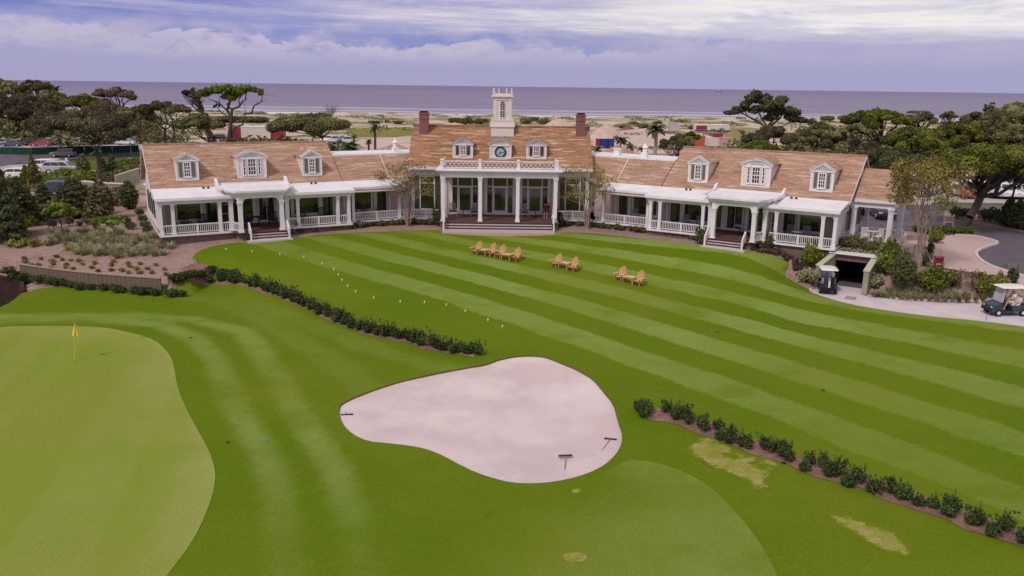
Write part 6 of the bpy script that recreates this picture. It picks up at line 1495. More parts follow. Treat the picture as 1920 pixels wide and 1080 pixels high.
# ------------------------------------------------------------------ retaining wall, bulkhead
WOODW = pmat('weathered_timber', (.20, .14, .105), (.14, .10, .075), .85, 2.2, sc=(6, 6, .6), bump=.3)
def board_wall(name, label, px, zt, zb, th, cat='wall', cap=True, wood=None):
    P = [unz(x, y, zt) for x, y in px]; t = thing(name, label, cat, frame(P[0][0], P[0][1], zt)); S = smoothpoly([p[:2] for p in P], 2, False) if wood is None else np.array([p[:2] for p in P])
    q = MB(); cp = MB()
    for a, b in zip(S[:-1], S[1:]):
        L = np.hypot(*(b-a)); d = (b-a)/L; n = np.array([-d[1], d[0]])*th/2; k = max(1, int(L/.28))
        for i in range(k):
            u = a+(b-a)*i/k; w = a+(b-a)*((i+1)/k-.02/L if L else 0); o = rnd.uniform(-.01, .01)
            v = [u-n, w-n, w+n, u+n]; q.add([(p[0]-n[0]*o, p[1]-n[1]*o, zb) for p in v]+[(p[0], p[1], zt+rnd.uniform(-.02, .02)) for p in v], [(0, 3, 2, 1), (4, 5, 6, 7), (0, 1, 5, 4), (1, 2, 6, 5), (2, 3, 7, 6), (3, 0, 4, 7)])
        cp.bar((*a, zt+.06), (*b, zt+.06), th*1.9, .07)
    W0 = Matrix.Identity(4); q.build('boards', wood or WOODW, W0, t)
    if cap: cp.build('cap_rail', wood or pmat('pale_timber_cap', (.36, .28, .22), (.30, .23, .18), .8, 3), W0, t)
    return t
board_wall('retaining_wall', 'curving timber retaining wall below the planted slope at the left', WALL_PX, -1.12, -2.7, .10)
t = board_wall('pond_bulkhead', 'dark timber bulkhead at the corner of the pond', [(-160,505),(0,519),(40,530),(42,548)], -2.0, -4.0, .16, 'wall', True, pmat('dark_timber', (.040, .022, .022), (.07, .042, .04), .9, 2, sc=(1, 1, 6), spec=.05))
a = unz(40, 530, -2.0); b = unz(41, 547, -2.0)
# ------------------------------------------------------------------ people
SKIN = pmat('skin', (.52, .30, .22), (.47, .26, .19), .5, 8)
def skin_mesh(verts, edges, radii, sub=1):
    me = bpy.data.meshes.new('tmp'); me.from_pydata(verts, edges, []); o = bpy.data.objects.new('tmp', me); COL.objects.link(o)
    s = o.modifiers.new('s', 'SKIN'); s.use_smooth_shade = True; sv = me.skin_vertices[0].data if me.skin_vertices else None
    if sv is None:
        bm = bmesh.new(); bm.from_mesh(me); bm.verts.layers.skin.verify(); bm.to_mesh(me); bm.free(); sv = me.skin_vertices[0].data
    for i, r in enumerate(radii): sv[i].radius = (r, r) if isinstance(r, (int, float)) else r; sv[i].use_root = (i == 0)
    if sub: o.modifiers.new('u', 'SUBSURF').levels = sub; o.modifiers['u'].render_levels = sub
    dg = bpy.context.evaluated_depsgraph_get(); out = bpy.data.meshes.new_from_object(o.evaluated_get(dg)); bpy.data.objects.remove(o); bpy.data.meshes.remove(me)
    return out
def chain(V, E, Rr, start, pts):
    p = start
    for x, y, z, r in pts: V.append((x, y, z)); Rr.append(r); E.append((p, len(V)-1)); p = len(V)-1
    return p
def person(label, m, J, shirt, shorts, hat=None, hair=(.05, .03, .02), shoe=(.7, .68, .66)):
    "J: joint positions of a seated figure; faces -y"
    t = thing('person', label, 'person', m); V = [J['hip']]; E = []; Rr = [.15]
    sp = chain(V, E, Rr, 0, [(*((Vector(J['hip'])*.5+Vector(J['chest'])*.5)), .135), (*J['chest'], .155)]); nk = chain(V, E, Rr, sp, [(*J['neck'], .055), (*(Vector(J['head'])-Vector((0, 0, .07))), .075), (*J['head'], .10), (*(Vector(J['head'])+Vector((0, .01, .09))), .075)])
    hands = []
    for s in ('L', 'R'):
        w = chain(V, E, Rr, sp, [(*J['sh'+s], .062), (*J['el'+s], .042), (*J['wr'+s], .028)]); wv = Vector(J['wr'+s]); d = (wv-Vector(J['el'+s])).normalized(); pl = wv+d*.06; pi = chain(V, E, Rr, w, [(*pl, .034)])
        side = d.cross(Vector((0, 0, 1))).normalized() if abs(d.z) < .9 else Vector((1, 0, 0))
        for k, (off, ln) in enumerate(((-.032, .055), (-.011, .068), (.011, .064), (.032, .05))):
            b0 = pl+side*off+d*.035; chain(V, E, Rr, pi, [(*b0, .010), (*(b0+d*ln*.6+Vector((0, 0, -.012))), .009), (*(b0+d*ln*.9+Vector((0, 0, -.035))), .008)])
        chain(V, E, Rr, pi, [(*(pl-side*.045+d*.005), .011), (*(pl-side*.055+d*.04+Vector((0, 0, -.01))), .009)])
        k = chain(V, E, Rr, 0, [(*J['th'+s], .095), (*J['kn'+s], .062), (*(Vector(J['kn'+s])*.6+Vector(J['an'+s])*.4), .056), (*J['an'+s], .038), (*J['toe'+s], .034)])
    me = skin_mesh(V, E, Rr, 1); me.materials.clear(); me.materials.append(SKIN); o = mesh_part('body', me, t)
    SH = pmat('shirt', shirt, None, .8, 12); ST = pmat('shorts', shorts, None, .8, 12)
    V = [J['hip']]; E = []; Rr = [.165]; V[0] = tuple(Vector(J['hip'])+Vector((0, 0, .03)))
    sp = chain(V, E, Rr, 0, [(*((Vector(J['hip'])*.5+Vector(J['chest'])*.5)), .155), (*J['chest'], .175), (*(Vector(J['chest'])*.4+Vector(J['neck'])*.6), .10)])
    for s in ('L', 'R'): chain(V, E, Rr, 2, [(*J['sh'+s], .085), (*(Vector(J['sh'+s])*.35+Vector(J['el'+s])*.65), .068)])
    me = skin_mesh(V, E, Rr, 1); me.materials.clear(); me.materials.append(SH); mesh_part('shirt', me, t)
    V = [J['hip']]; E = []; Rr = [.17]
    for s in ('L', 'R'): chain(V, E, Rr, 0, [(*J['th'+s], .112), (*(Vector(J['th'+s])*.15+Vector(J['kn'+s])*.85), .088)])
    me = skin_mesh(V, E, Rr, 1); me.materials.clear(); me.materials.append(ST); mesh_part('shorts', me, t)
    for s in ('L', 'R'):
        q = MB(); a = Vector(J['an'+s]); b = Vector(J['toe'+s]); q.ell(((a+b)/2+Vector((0, 0, -.025))), (.055, .055+abs((a-b).y)*.6, .05)); q.build('shoe', pmat('shoe', shoe, None, .6, 9), m, t)
    h = Vector(J['head']); q = MB()
    q.ell(h+Vector((0, .022, .035)), (.105, .115, .105), 12, 8); q.build('hair', pmat('hair', hair, None, .8, 9), m, t)
    q = MB(); q.ell(h+Vector((0, -.105, .0)), (.018, .022, .028), 6, 4); q.ell(h+Vector((-.1, .0, .0)), (.012, .022, .032), 6, 4); q.ell(h+Vector((.1, .0, .0)), (.012, .022, .032), 6, 4); q.build('nose_and_ears', SKIN, m, t)
    q = MB(); q.ell(h+Vector((-.035, -.092, .022)), (.013, .01, .009), 6, 4); q.ell(h+Vector((.035, -.092, .022)), (.013, .01, .009), 6, 4); q.ell(h+Vector((0, -.094, -.045)), (.026, .008, .007), 6, 4); q.build('eyes_and_mouth', pmat('face_dark', (.12, .05, .045), None, .5, 9), m, t)
    if hat:
        q = MB(); q.ell(h+Vector((0, .012, .075)), (.115, .125, .085), 12, 8); q.box(-.08, .08, -.20, -.08, h.z+.065, h.z+.08); q.build('cap', pmat('cap', hat, None, .7, 9), m, t)
    return t
# ------------------------------------------------------------------ golf carts
CARTB = pmat('cart_body_paint', (.025, .05, .065), (.02, .04, .055), .18, 2, spec=.6); CARTD = pmat('cart_body_dark', (.03, .028, .05), (.02, .02, .035), .3, 2)
TYRE = pmat('tyre_rubber', (.02, .018, .02), (.03, .027, .03), .85, 9); RIM = pmat('wheel_rim', (.7, .66, .68), (.6, .56, .58), .35, 5)
ROOFC = pmat('cart_roof', (.82, .76, .68), (.78, .72, .64), .4, 2); SEATC = pmat('cart_seat', (.74, .68, .64), (.68, .62, .58), .5, 5); PLEX = pmat('windshield', (.50, .46, .55), (.45, .42, .50), .1, 3, spec=.8)
BAG1 = pmat('golf_bag', (.05, .045, .10), (.03, .03, .07), .6, 6)
def golf_cart(label, m, body, bags):
    "faces -x"
    t = thing('golf_cart', label, 'golf cart', m); q = MB()
    def prof(pts, y0, y1, mb): mb.extrude(pts, lambda p: (p[0], y0, p[1]), lambda p: (p[0], y1, p[1]))
    prof([(-1.22, .28), (-1.24, .48), (-1.12, .66), (-.86, .80), (-.62, .84), (-.52, .60), (-.45, .34), (-.55, .28)], -.56, .56, q)
    prof([(-.50, .26), (-.50, .34), (.16, .34), (.16, .26)], -.60, .60, q)
    prof([(.10, .30), (.06, .62), (.34, .70), (1.08, .72), (1.18, .60), (1.16, .36), (1.0, .30)], -.58, .58, q)
    B = q.build('body', body, m, t, bevel=.03)
    q = MB(); prof([(-.62, .84), (-.52, .92), (-.44, .88), (-.50, .60)], -.52, .52, q); q.build('dashboard', BLACK, m, t)
    q = MB(); q.box(-1.28, -1.2, -.5, .5, .30, .42); q.box(1.14, 1.22, -.5, .5, .32, .42); q.build('bumper', BLACK, m, t)
    for y in (-.38, .38): q = MB(); q.ell((-1.17, y, .56), (.05, .09, .05)); q.build('headlight', RIM, m, t)
    for x in (-.80, .82):
        for y in (-.53, .53):
            q = MB(); q.smooth = True; rr = [(.0, 0), (.19, 0), (.235, .03), (.235, .15), (.19, .18), (0, .18)]
            n = 18; vs = []
            for r, h in rr:
                for i in range(n): a = 6.2832*i/n; vs.append((x+r*math.cos(a), y-.09+h, .235+r*math.sin(a)))
            q.add(vs, [(j*n+i, j*n+(i+1) % n, (j+1)*n+(i+1) % n, (j+1)*n+i) for j in range(len(rr)-1) for i in range(n)]); w = q.build('wheel', TYRE, m, t)
            q = MB(); sy = -1 if y < 0 else 1; q.tube((x, y+sy*.085, .235), (x, y+sy*.10, .235), .12, .10, 12); q.build('rim', RIM, m, w)
    q = MB(); q.box(.12, .58, -.52, .52, .66, .80); q.build('seat', SEATC, m, t, bevel=.03)
    q = MB(); prof([(.50, .80), (.60, 1.14), (.70, 1.14), (.62, .80)], -.50, .50, q); q.build('backrest', SEATC, m, t, bevel=.02)
    for y in (-.54, .54):
        q = MB(); q.tube((-.56, y, .84), (-.40, y, 1.80), .022, .022, 6); q.tube((.72, y, .70), (.84, y, 1.80), .022, .022, 6); q.tube((.16, y, .72), (.52, y, .96), .02, .02, 6); q.build('roof_post', BLACK, m, t)
    q = MB(); prof([(-.60, .86), (-.42, 1.72), (-.40, 1.72), (-.58, .86)], -.52, .52, q); q.build('windshield', PLEX, m, t)
    q = MB(); q.smooth = True; n = 11; vs = []
    for s_, z0 in ((0, 1.80), (1, 1.86)):
        for i in range(n):
            for j in range(n):
                u = -1+2*i/(n-1); v = -1+2*j/(n-1); k = (1-abs(u)**4*.12)*(1-abs(v)**4*.1); vs.append((.18+.92*u*(1-abs(v)**4*.06), .64*v*(1-abs(u)**4*.12), z0+(.06*(1-u*u)*(1-v*v))*(1 if s_ else .6)-(.035 if (abs(u) == 1 or abs(v) == 1) and s_ else 0)))
    fs = []
    for s_ in (0, 1):
        for i in range(n-1):
            for j in range(n-1): b = s_*n*n+i*n+j; fs.append((b, b+n, b+n+1, b+1))
    rim = [i*n for i in range(n)]+[(n-1)*n+j for j in range(1, n)]+[i*n+n-1 for i in range(n-2, -1, -1)]+[j for j in range(n-2, 0, -1)]
    for a, b in zip(rim, rim[1:]+rim[:1]): fs.append((a, b, n*n+b, n*n+a))
    q.add(vs, fs); q.build('roof', ROOFC, m, t)
    q = MB(); c = Vector((-.30, -.24, .98)); ax = Vector((-.7, 0, .6)).normalized(); a1 = Vector((0, 1, 0)); a2 = ax.cross(a1)
    for i in range(14): a, b = 6.2832*i/14, 6.2832*(i+1)/14; q.tube(c+(a1*math.cos(a)+a2*math.sin(a))*.16, c+(a1*math.cos(b)+a2*math.sin(b))*.16, .014, .014, 5)
    q.tube(c, (-.52, -.24, .78), .02, .02, 6); q.tube(c-a1*.15, c+a1*.15, .012, .012, 5); q.build('steering_wheel', BLACK, m, t)
    q = MB(); q.box(.84, 1.14, -.5, .5, .73, .76); q.tube((.98, -.5, .76), (.98, -.5, 1.15), .015, .015, 5); q.tube((.98, .5, .76), (.98, .5, 1.15), .015, .015, 5); q.tube((.98, -.5, 1.15), (.98, .5, 1.15), .015, .015, 5); q.build('bag_rack', BLACK, m, t)
    if bags:
        for y, mt in ((-.24, BAG1), (.24, BLACK)):
            g = thing('golf_bag', 'dark golf bag strapped on the %s rear of the cart by the tunnel' % ('right' if y < 0 else 'left'), 'golf bag', m @ Matrix.Translation((1.08, y, .5)))
            q = MB(); q.lathe([(.12, .0), (.14, .05), (.13, .4), (.15, .78), (.14, .84), (.11, .84)], n=12); q.box(-.05, .14, -.16, -.12, .2, .5); q.build('bag', mt, WM[g.name], g)
            q = MB()
            for k in range(5): a = k*1.3; q.tube((.05*math.cos(a), .05*math.sin(a), .6), (.08*math.cos(a), .08*math.sin(a), 1.02+.03*k), .008, .008, 5); q.ell((.08*math.cos(a), .08*math.sin(a), 1.05+.03*k), (.03, .03, .045), 6, 4)
            q.build('clubs', RIM if y > 0 else BLACK, WM[g.name], g)
        g = thing('towel', 'white towel hanging between the golf bags', 'towel', m @ Matrix.Translation((1.24, .0, 1.0))); q = MB(); q.box(-.01, .02, -.07, .07, -.42, .05); q.box(-.015, .025, -.03, .02, -.38, .0); q.build('cloth', SEATC, WM[g.name], g)
    return t
P1 = unz(1554, 551, LOW); 
golf_cart('golf cart seen from behind with two bags waiting beside the tunnel', frame(P1[0], P1[1]+.6, LOW+.04, -102, .93), CARTD, True)
P2 = unz(1884, 592, LOW); cm = frame(P2[0]+.10, P2[1]+.25, LOW+.04, 4, 1.0)
golf_cart('dark green golf cart with a driver on the concrete path at the right', cm, CARTB, False)
pm_ = cm @ Matrix.Translation((.30, -.22, 0)) @ Matrix.Rotation(R(-90), 4, 'Z')   # figure faces the cart's nose
person('person in white shirt and cap driving the dark green golf cart with one leg out', pm_,
  dict(hip=(0, .02, .90), chest=(0, -.03, 1.22), neck=(0, -.05, 1.42), head=(0, -.07, 1.56), shL=(-.18, -.03, 1.34), elL=(-.21, -.20, 1.13), wrL=(-.12, -.40, 1.08), shR=(.18, -.03, 1.34), elR=(.23, -.18, 1.12), wrR=(.12, -.42, 1.08),
       thL=(-.24, -.08, .88), knL=(-.42, -.30, .80), anL=(-.46, -.22, .34), toeL=(-.50, -.38, .29), thR=(.10, -.10, .88), knR=(.12, -.46, .90), anR=(.12, -.62, .50), toeR=(.12, -.76, .44)), (.80, .76, .78), (.62, .54, .44), hat=(.80, .77, .80), shoe=(.75, .70, .66))
# ------------------------------------------------------------------ porch furniture
WICK = pmat('dark_wicker', (.035, .025, .03), (.055, .04, .045), .7, 12); WICKB = pmat('blue_grey_cushion', (.27, .25, .36), (.22, .20, .30), .8, 5)
def armchair(label, m, mat, cush, group=None, rock=False):
    t = thing('rocking_chair' if rock else 'armchair', label, 'chair', m, group); q = MB(); q.box(-.29, .29, -.28, .25, .36, .42); q.build('seat', cush, m, t)
    q = MB(); q.box(-.27, .27, .20, .24, .42, .50); q.box(-.27, .27, .26, .30, 1.02, 1.10)
    for i in range(7): x = -.25+i*.083; q.bar((x, .22, .45), (x, .28, 1.05), .045, .02)
    q.build('backrest', mat, m, t)
    for sx in (-1, 1):
        q = MB(); q.box(sx*.27, sx*.34, -.30, .26, .62, .65); q.build('armrest', mat, m, t)
        for y in (-.26, .22): q = MB(); q.box(sx*.30-.02, sx*.30+.02, y-.02, y+.02, .04, .62); q.build('leg', mat, m, t)
        if rock: q = MB(); q.bar((sx*.30, -.45, .06), (sx*.30, 0, .03), .03, .04); q.bar((sx*.30, 0, .03), (sx*.30, .45, .06), .03, .04); q.build('rocker', mat, m, t)
    return t
WCH = pmat('grey_chair_frame', (.42, .35, .37), (.36, .30, .32), .6, 6)
for x, lab, rz in ((-4.05, 'rocking chair leftmost on the portico', 12), (-2.15, 'rocking chair left of the second portico column', -8), (2.15, 'rocking chair right of the third portico column', 8), (4.05, 'rocking chair at the right end of the portico under the seated person', -10)):
    armchair(lab, CW @ frame(x, 70.6, .55, rz), WCH, WICK, 'rocking chairs on the portico', True)
for x, lab in ((-3.1, 'small dark round table between the left rocking chairs'), (3.1, 'small dark round table between the right rocking chairs')):
    m = CW @ frame(x, 70.5, .55); t = thing('side_table', lab, 'table', m, 'dark tables on the portico'); q = MB(); q.lathe([(.30, .55), (.30, .58)], n=16); q.build('table_top', WICK, m, t); q = MB(); q.lathe([(.2, 0), (.2, .03), (.03, .06), (.03, .55)], n=8); q.build('base', WICK, m, t)
person('person in maroon sitting in the right portico rocking chair', CW @ frame(4.05, 70.5, .55, -10),
  dict(hip=(0, .06, .52), chest=(0, .12, .84), neck=(0, .10, 1.03), head=(0, .07, 1.17), shL=(-.18, .12, .95), elL=(-.26, .02, .70), wrL=(-.24, -.2, .68), shR=(.18, .12, .95), elR=(.26, .02, .70), wrR=(.24, -.2, .68), thL=(-.10, -.06, .50), knL=(-.12, -.38, .50), anL=(-.12, -.42, .09), toeL=(-.12, -.58, .05), thR=(.10, -.06, .50), knR=(.12, -.38, .50), anR=(.12, -.42, .09), toeR=(.12, -.58, .05)),
  (.20, .015, .04), (.18, .02, .05), shoe=(.7, .65, .65))
for side, lst in (('L', [(1.9, 1.7, 20, 'at the outer corner of the left porch'), (3.0, 1.9, -30, 'second from the outer corner of the left porch'), (6.3, 1.3, 25, 'left of the left bay table'), (8.3, 1.3, -25, 'right of the left bay table'), (10.8, 1.8, 10, 'in the porch bay right of the left arches'), (12.4, 1.8, -15, 'beside the door right of the left arches'), (16.1, 1.9, 20, 'in the inner left porch'), (17.4, 1.9, -20, 'nearest the portico in the inner left porch')]),
                  ('R', [(2.3, 1.6, 10, 'with blue cushion at the outer right porch'), (3.6, 1.6, -10, 'with blue cushion near the right arches'), (10.6, 1.7, 15, 'with blue cushion left of the right arches'), (11.9, 1.7, -15, 'with blue cushion in the middle of the right porch'), (16.4, 1.9, 10, 'in the inner right porch')])):
    g = 1 if side == 'L' else -1
    for s_, d_, rz, lab in lst: armchair('dark armchair '+lab if side == 'L' else 'grey armchair '+lab, WF[side] @ frame(s_*g, d_, .55, rz, 1.0), WICK if side == 'L' else WICKB, WICK if side == 'L' else WICKB, 'armchairs on the %s porch' % ('left' if side == 'L' else 'right'))
    for s_, lab in ((7.3, 'bay'), (14.9 if side == 'L' else 2.95, 'end')) :
        m = WF[side] @ frame(s_*g, 1.6, .55); t = thing('porch_table', 'round table in the %s porch, %s' % ('left' if side == 'L' else 'right', 'behind the arches' if lab == 'bay' else ('inner section' if side == 'L' else 'between the blue-cushioned chairs')), 'table', m)
        q = MB(); q.lathe([(.45, .68), (.45, .72)], n=18); q.build('table_top', WICK if side == 'L' else SEATC, m, t); q = MB(); q.lathe([(.25, 0), (.25, .04), (.05, .08), (.05, .68)], n=8); q.build('base', WICK, m, t)
# pavilion furniture
for i, (x, y, rz) in enumerate(((1.2, 5.0, 20), (2.1, 5.2, -30), (1.6, 6.2, 170))):
    armchair('white patio chair %s under the pavilion' % ('left front', 'right front', 'rear')[i], WF['R'] @ frame(x, y, .5, rz, .9), SEATC, SEATC, 'white chairs under the pavilion')
m = WF['R'] @ frame(1.6, 5.6, .5); t = thing('patio_table', 'white patio table under the pavilion', 'table', m); q = MB(); q.lathe([(.5, .68), (.5, .72)], n=18); q.build('table_top', SEATC, m, t); q = MB(); q.lathe([(.3, 0), (.05, .06), (.05, .68)], n=8); q.build('base', SEATC, m, t)
# ------------------------------------------------------------------ plaza things
P = G(1777, 427); m = frame(P[0], P[1], P[2]+.05, -20, 1.1); t = thing('plaza_chair', 'pinkish slatted armchair at the back of the brick plaza', 'chair', m)
PB = pmat('bench_slats', (.62, .40, .36), (.55, .35, .31), .6, 5); q = MB()
for i in range(5): q.box(-.36, .36, -.25+i*.1, -.25+i*.1+.085, .42, .45)
q.build('seat', PB, m, t); q = MB()
for i in range(4): q.bar((-.36, .26+.02*i, .52+i*.1), (.36, .26+.02*i, .52+i*.1), .08, .02)
q.build('backrest', PB, m, t)
for x in (-.33, .33):
    for y in (-.22, .24): q = MB(); q.box(x-.03, x+.03, y-.03, y+.03, 0, .42 if y < 0 else .9); q.build('leg', PB, m, t)
    q = MB(); q.box(x-.03, x+.03, -.27, .27, .62, .65); q.build('armrest', PB, m, t)
P = G(1758, 503); m = frame(P[0], P[1], P[2]+.05, -12, .70); t = thing('service_cart', 'dark red wheeled stand with a white card at the edge of the plaza', 'cart', m)
RED = pmat('dark_red_paint', (.20, .012, .03), (.15, .01, .02), .4, 4); REDL = pmat('red_frame', (.42, .06, .09), (.36, .05, .07), .4, 4)
q = MB(); q.box(-.36, .36, -.18, .22, .22, 1.0); q.build('cabinet', RED, m, t); q = MB()
for x in (-.40, .36): q.box(x, x+.04, -.24, .26, .05, 1.12)
q.box(-.40, .40, -.25, .27, 1.12, 1.20); q.box(-.36, .36, -.24, -.19, .62, .66); q.build('frame', REDL, m, t)
q = MB(); q.box(-.22, .22, -.2, -.183, .32, .44); q.build('card', SEATC, m, t)
q = MB()
for x in (-.3, .3): q.tube((x-.03, 0, .12), (x+.03, 0, .12), .12, .12, 12)
q.build('wheel', TYRE, m, t); q = MB(); q.tube((.1, .1, 1.2), (.12, .1, 1.75), .015, .015, 6); q.ell((.12, .1, 1.76), (.03, .03, .03)); q.build('upright_handle', BLACK, m, t)
P = G(1852, 607); 
q = MB(); 
P = unz(1848, 602, LOW); m = frame(P[0], P[1], LOW); t = thing('path_stake', 'thin dark stake at the lawn edge in front of the golf cart', 'stake', m); q = MB(); q.tube((0, 0, 0), (.01, 0, .42), .012, .012, 6); q.build('rod', BLACK, m, t); q = MB(); q.ell((.01, 0, .43), (.02, .02, .02)); q.build('tip', BLACK, m, t)
P = unz(1595, 560, LOW); m = frame(P[0], P[1], LOW+.036, 60); t = thing('trench_drain', 'dark slotted drain grates in the path near the tunnel', 'drain', m); q = MB()
for i in range(5): q.box(-.5, .5, -.3+i*.14, -.3+i*.14+.05, 0, .012)
q.build('grate', RK, m, t)
# ------------------------------------------------------------------ vehicles
def paint(n, c, r=.25): return pmat(n, c, tuple(x*.95 for x in c), r, 2, spec=.6)
PW, PS, PG, PD, PR, PBL = paint('paint_white', (.74, .72, .74)), paint('paint_silver', (.48, .46, .50)), paint('paint_grey', (.24, .22, .24)), paint('paint_dark', (.035, .035, .06)), paint('paint_red', (.42, .03, .05)), paint('paint_blue', (.08, .09, .20))
CG = pmat('car_glass', (.02, .02, .03), (.03, .03, .045), .08, 3, spec=.8); LAMP = pmat('lamp_lens', (.6, .58, .6), (.5, .5, .5), .2, 3)
CARS = {}
def car(label, m, pt, kind='suv', group='cars parked behind the clubhouse'):
    key = (kind, pt.name)
    if key in CARS: return copy_tree(CARS[key], m, label)
    t = thing('parked_car', label, 'car', m, group); CARS[key] = t; W = .92
    if kind == 'suv': low = [(-2.35, .35), (-2.38, .75), (-2.2, .98), (-1.15, 1.10), (2.25, 1.12), (2.38, .8), (2.36, .35)]; gh = [(-1.15, 1.09), (-.50, 1.62), (-.2, 1.70), (1.7, 1.70), (2.02, 1.6), (2.28, 1.10)]
    elif kind == 'truck': low = [(-2.6, .4), (-2.62, .85), (-2.4, 1.06), (-1.3, 1.12), (2.6, 1.12), (2.62, .45)]; gh = [(-1.3, 1.11), (-.7, 1.72), (-.4, 1.80), (.5, 1.80), (.7, 1.7), (.78, 1.11)]
    else: low = [(-2.3, .3), (-2.34, .6), (-2.15, .82), (-1.15, .95), (1.6, .97), (2.25, .90), (2.34, .6), (2.3, .3)]; gh = [(-1.15, .94), (-.45, 1.38), (-.1, 1.45), (.8, 1.44), (1.1, 1.36), (1.75, .96)]
    q = MB(); q.extrude(low, lambda p: (p[0], -W, p[1]), lambda p: (p[0], W, p[1])); q.build('body', pt, m, t, bevel=.07)
    top = max(z for _, z in gh); bot = gh[0][1]
    q = MB(); q.extrude(gh, lambda p: (p[0], -W*.94+.17*(p[1]-bot)/(top-bot), p[1]), lambda p: (p[0], W*.94-.17*(p[1]-bot)/(top-bot), p[1])); c = q.build('cabin', pt, m, t, bevel=.05)
    # glass panes set a little proud of the cabin
    q = MB(); cx = [g[0] for g in gh]
    for sy in (-1, 1):
        def pp(x, z, o=.012): return (x, sy*(W*.94-.17*(z-bot)/(top-bot)+o), z)
        z0, z1 = bot+.07, top-.13; xa, xb = gh[0][0]+.25, gh[-1][0]-.15; xt0, xt1 = gh[1][0]+.18, gh[-2][0]-.08; ks = [0, .34, .68, 1.0] if kind == 'suv' else [0, .52, 1.0]
        for k0, k1 in zip(ks[:-1], ks[1:]):
            a0 = xa+(xb-xa)*k0+.03; a1 = xa+(xb-xa)*k1-.03; b0 = max(xt0+(xt1-xt0)*k0+.03, a0-.0) if k0 else xt0; b1 = xt0+(xt1-xt0)*k1-.03
            if b1 <= b0: continue
            q.add([pp(a0, z0), pp(a1, z0), pp(b1, z1), pp(b0, z1)], [(0, 1, 2, 3)])
    split_build(q, 'side_window', CG, m, t)
    for (xa, za), (xb, zb), nm in ((gh[0], gh[1], 'windscreen'), (gh[-1], gh[-2], 'rear_window')):
        q = MB(); s = -1 if xa < 0 else 1; f = lambda k: (xa+(xb-xa)*k+s*.015, za+(zb-za)*k+.015); a = f(.1); b = f(.92); w0 = W*.94-.17*.1-.09; w1 = W*.94-.17*.9-.07
        q.add([(a[0], -w0, a[1]), (a[0], w0, a[1]), (b[0], w1, b[1]), (b[0], -w1, b[1])], [(0, 1, 2, 3)]); q.build(nm, CG, m, t)
    wr_ = .36 if kind != 'sedan' else .32
    for x in (-1.5, 1.45):
        for y in (-1, 1):
            q = MB(); q.tube((x, y*(W-.20), wr_), (x, y*(W+.015), wr_), wr_, wr_, 16); w = q.build('wheel', TYRE, m, t); q = MB(); q.tube((x, y*(W+.012), wr_), (x, y*(W+.03), wr_), wr_*.6, wr_*.55, 12); q.build('rim', RIM, m, w)
    for y in (-.68, .68):
        q = MB(); q.box(low[1][0]-.03, low[1][0]+.06, y-.18, y+.18, low[1][1]-.08, low[1][1]+.06); q.build('headlight', LAMP, m, t)
        q = MB(); q.box(-low[1][0]-.04, -low[1][0]+.05, y-.12, y+.12, low[1][1]-.05, low[1][1]+.12); q.build('tail_light', RED, m, t)
    return t
def car_px(label, px, py, rz, pt, kind='suv', s=1.0):
    if py < 300 and px < 500: s = .74
    P = G(px, py); return car(label, frame(P[0], P[1], P[2]+.07, rz, s), pt, kind)
car_px('grey SUV parked beside the long green fence', 119, 295, 6, PG)
car_px('silver SUV in front of the grass island', 121, 328, -174, PS)
car_px('white SUV half hidden behind the silver SUV', 103, 324, -176, PW)
car_px('white sedan behind the left edge cedar', 27, 338, 8, PW, 'sedan')
car_px('dark blue sedan parked behind the hollies', 100, 366, 25, PBL, 'sedan')
car_px('white sedan at the far left of the fenced lot', 3, 271, 20, PW, 'sedan')
car_px('dark blue sedan second in the fenced lot', 22, 275, 12, PBL, 'sedan')
car_px('silver sedan behind the dark blue one in the fenced lot', 28, 267, -10, PS, 'sedan')
car_px('dark pickup truck behind the red sedan', 58, 272, 5, PD, 'truck')
car_px('red sedan in the fenced lot', 78, 275, 4, PR, 'sedan')
car_px('silver SUV behind the pale post in the fenced lot', 93, 272, 80, PS)
car_px('dark sedan under the umbrella oak', 112, 273, 15, PD, 'sedan')
car_px('white sedan under the umbrella oak', 130, 271, -8, PW, 'sedan')
car_px('white pickup truck under the right side of the umbrella oak', 152, 272, 8, PW, 'truck')
car_px('white SUV right of the umbrella oak trunks', 216, 268, 85, PW)
car_px('white sedan right of the umbrella oak trunks', 236, 272, 5, PW, 'sedan')
car_px('silver SUV near the ridge end beyond the fence', 252, 266, 80, PS)
car_px('white SUV behind the open airy oak', 312, 258, 15, PW)
car_px('dark SUV left of the white site trailer', 408, 264, 5, PD)
for i, (x, y, pt, kd, lab) in enumerate([(1862,370,PS,'sedan','silver sedan directly right of the leaning trunk'),(1882,371,PW,'suv','white SUV left of the slim trunk'),(1905,371,PW,'sedan','white sedan right of the slim trunk'),(1918,372,PS,'suv','silver SUV at the right edge of the front parking row'),
        (1808,370,PR,'sedan','red sedan left of the leaning trunk'),(1832,367,PW,'suv','white SUV behind the leaning trunk'),(1790,366,PW,'sedan','white sedan left of the red sedan'),(1885,356,PD,'suv','dark SUV in the second row near the slim trunk'),(1905,354,PW,'sedan','white sedan in the second row'),(1918,350,PW,'suv','white SUV in the second row at the right edge'),(1862,355,PBL,'sedan','dark blue sedan in the second row'),(1845,352,PW,'sedan','white sedan in the second row behind the leaning trunk'),(1800,353,PW,'suv','white SUV in the second row at the left end')]):
    car_px(lab, x, y, 78+(i*37) % 17, pt, kd, .95)
car_px('dark car glimpsed through the pavilion on the asphalt', 1652, 408, 80, PD, 'suv', .9)
for i, (x, y) in enumerate([(620,268),(632,269),(643,267),(652,270)]):
    car_px('pale car parked beyond the left flat roof, %s in its row' % ('first', 'second', 'third', 'last')[i], x, y, 70+9*i, PS if i % 2 else PW, 'sedan')
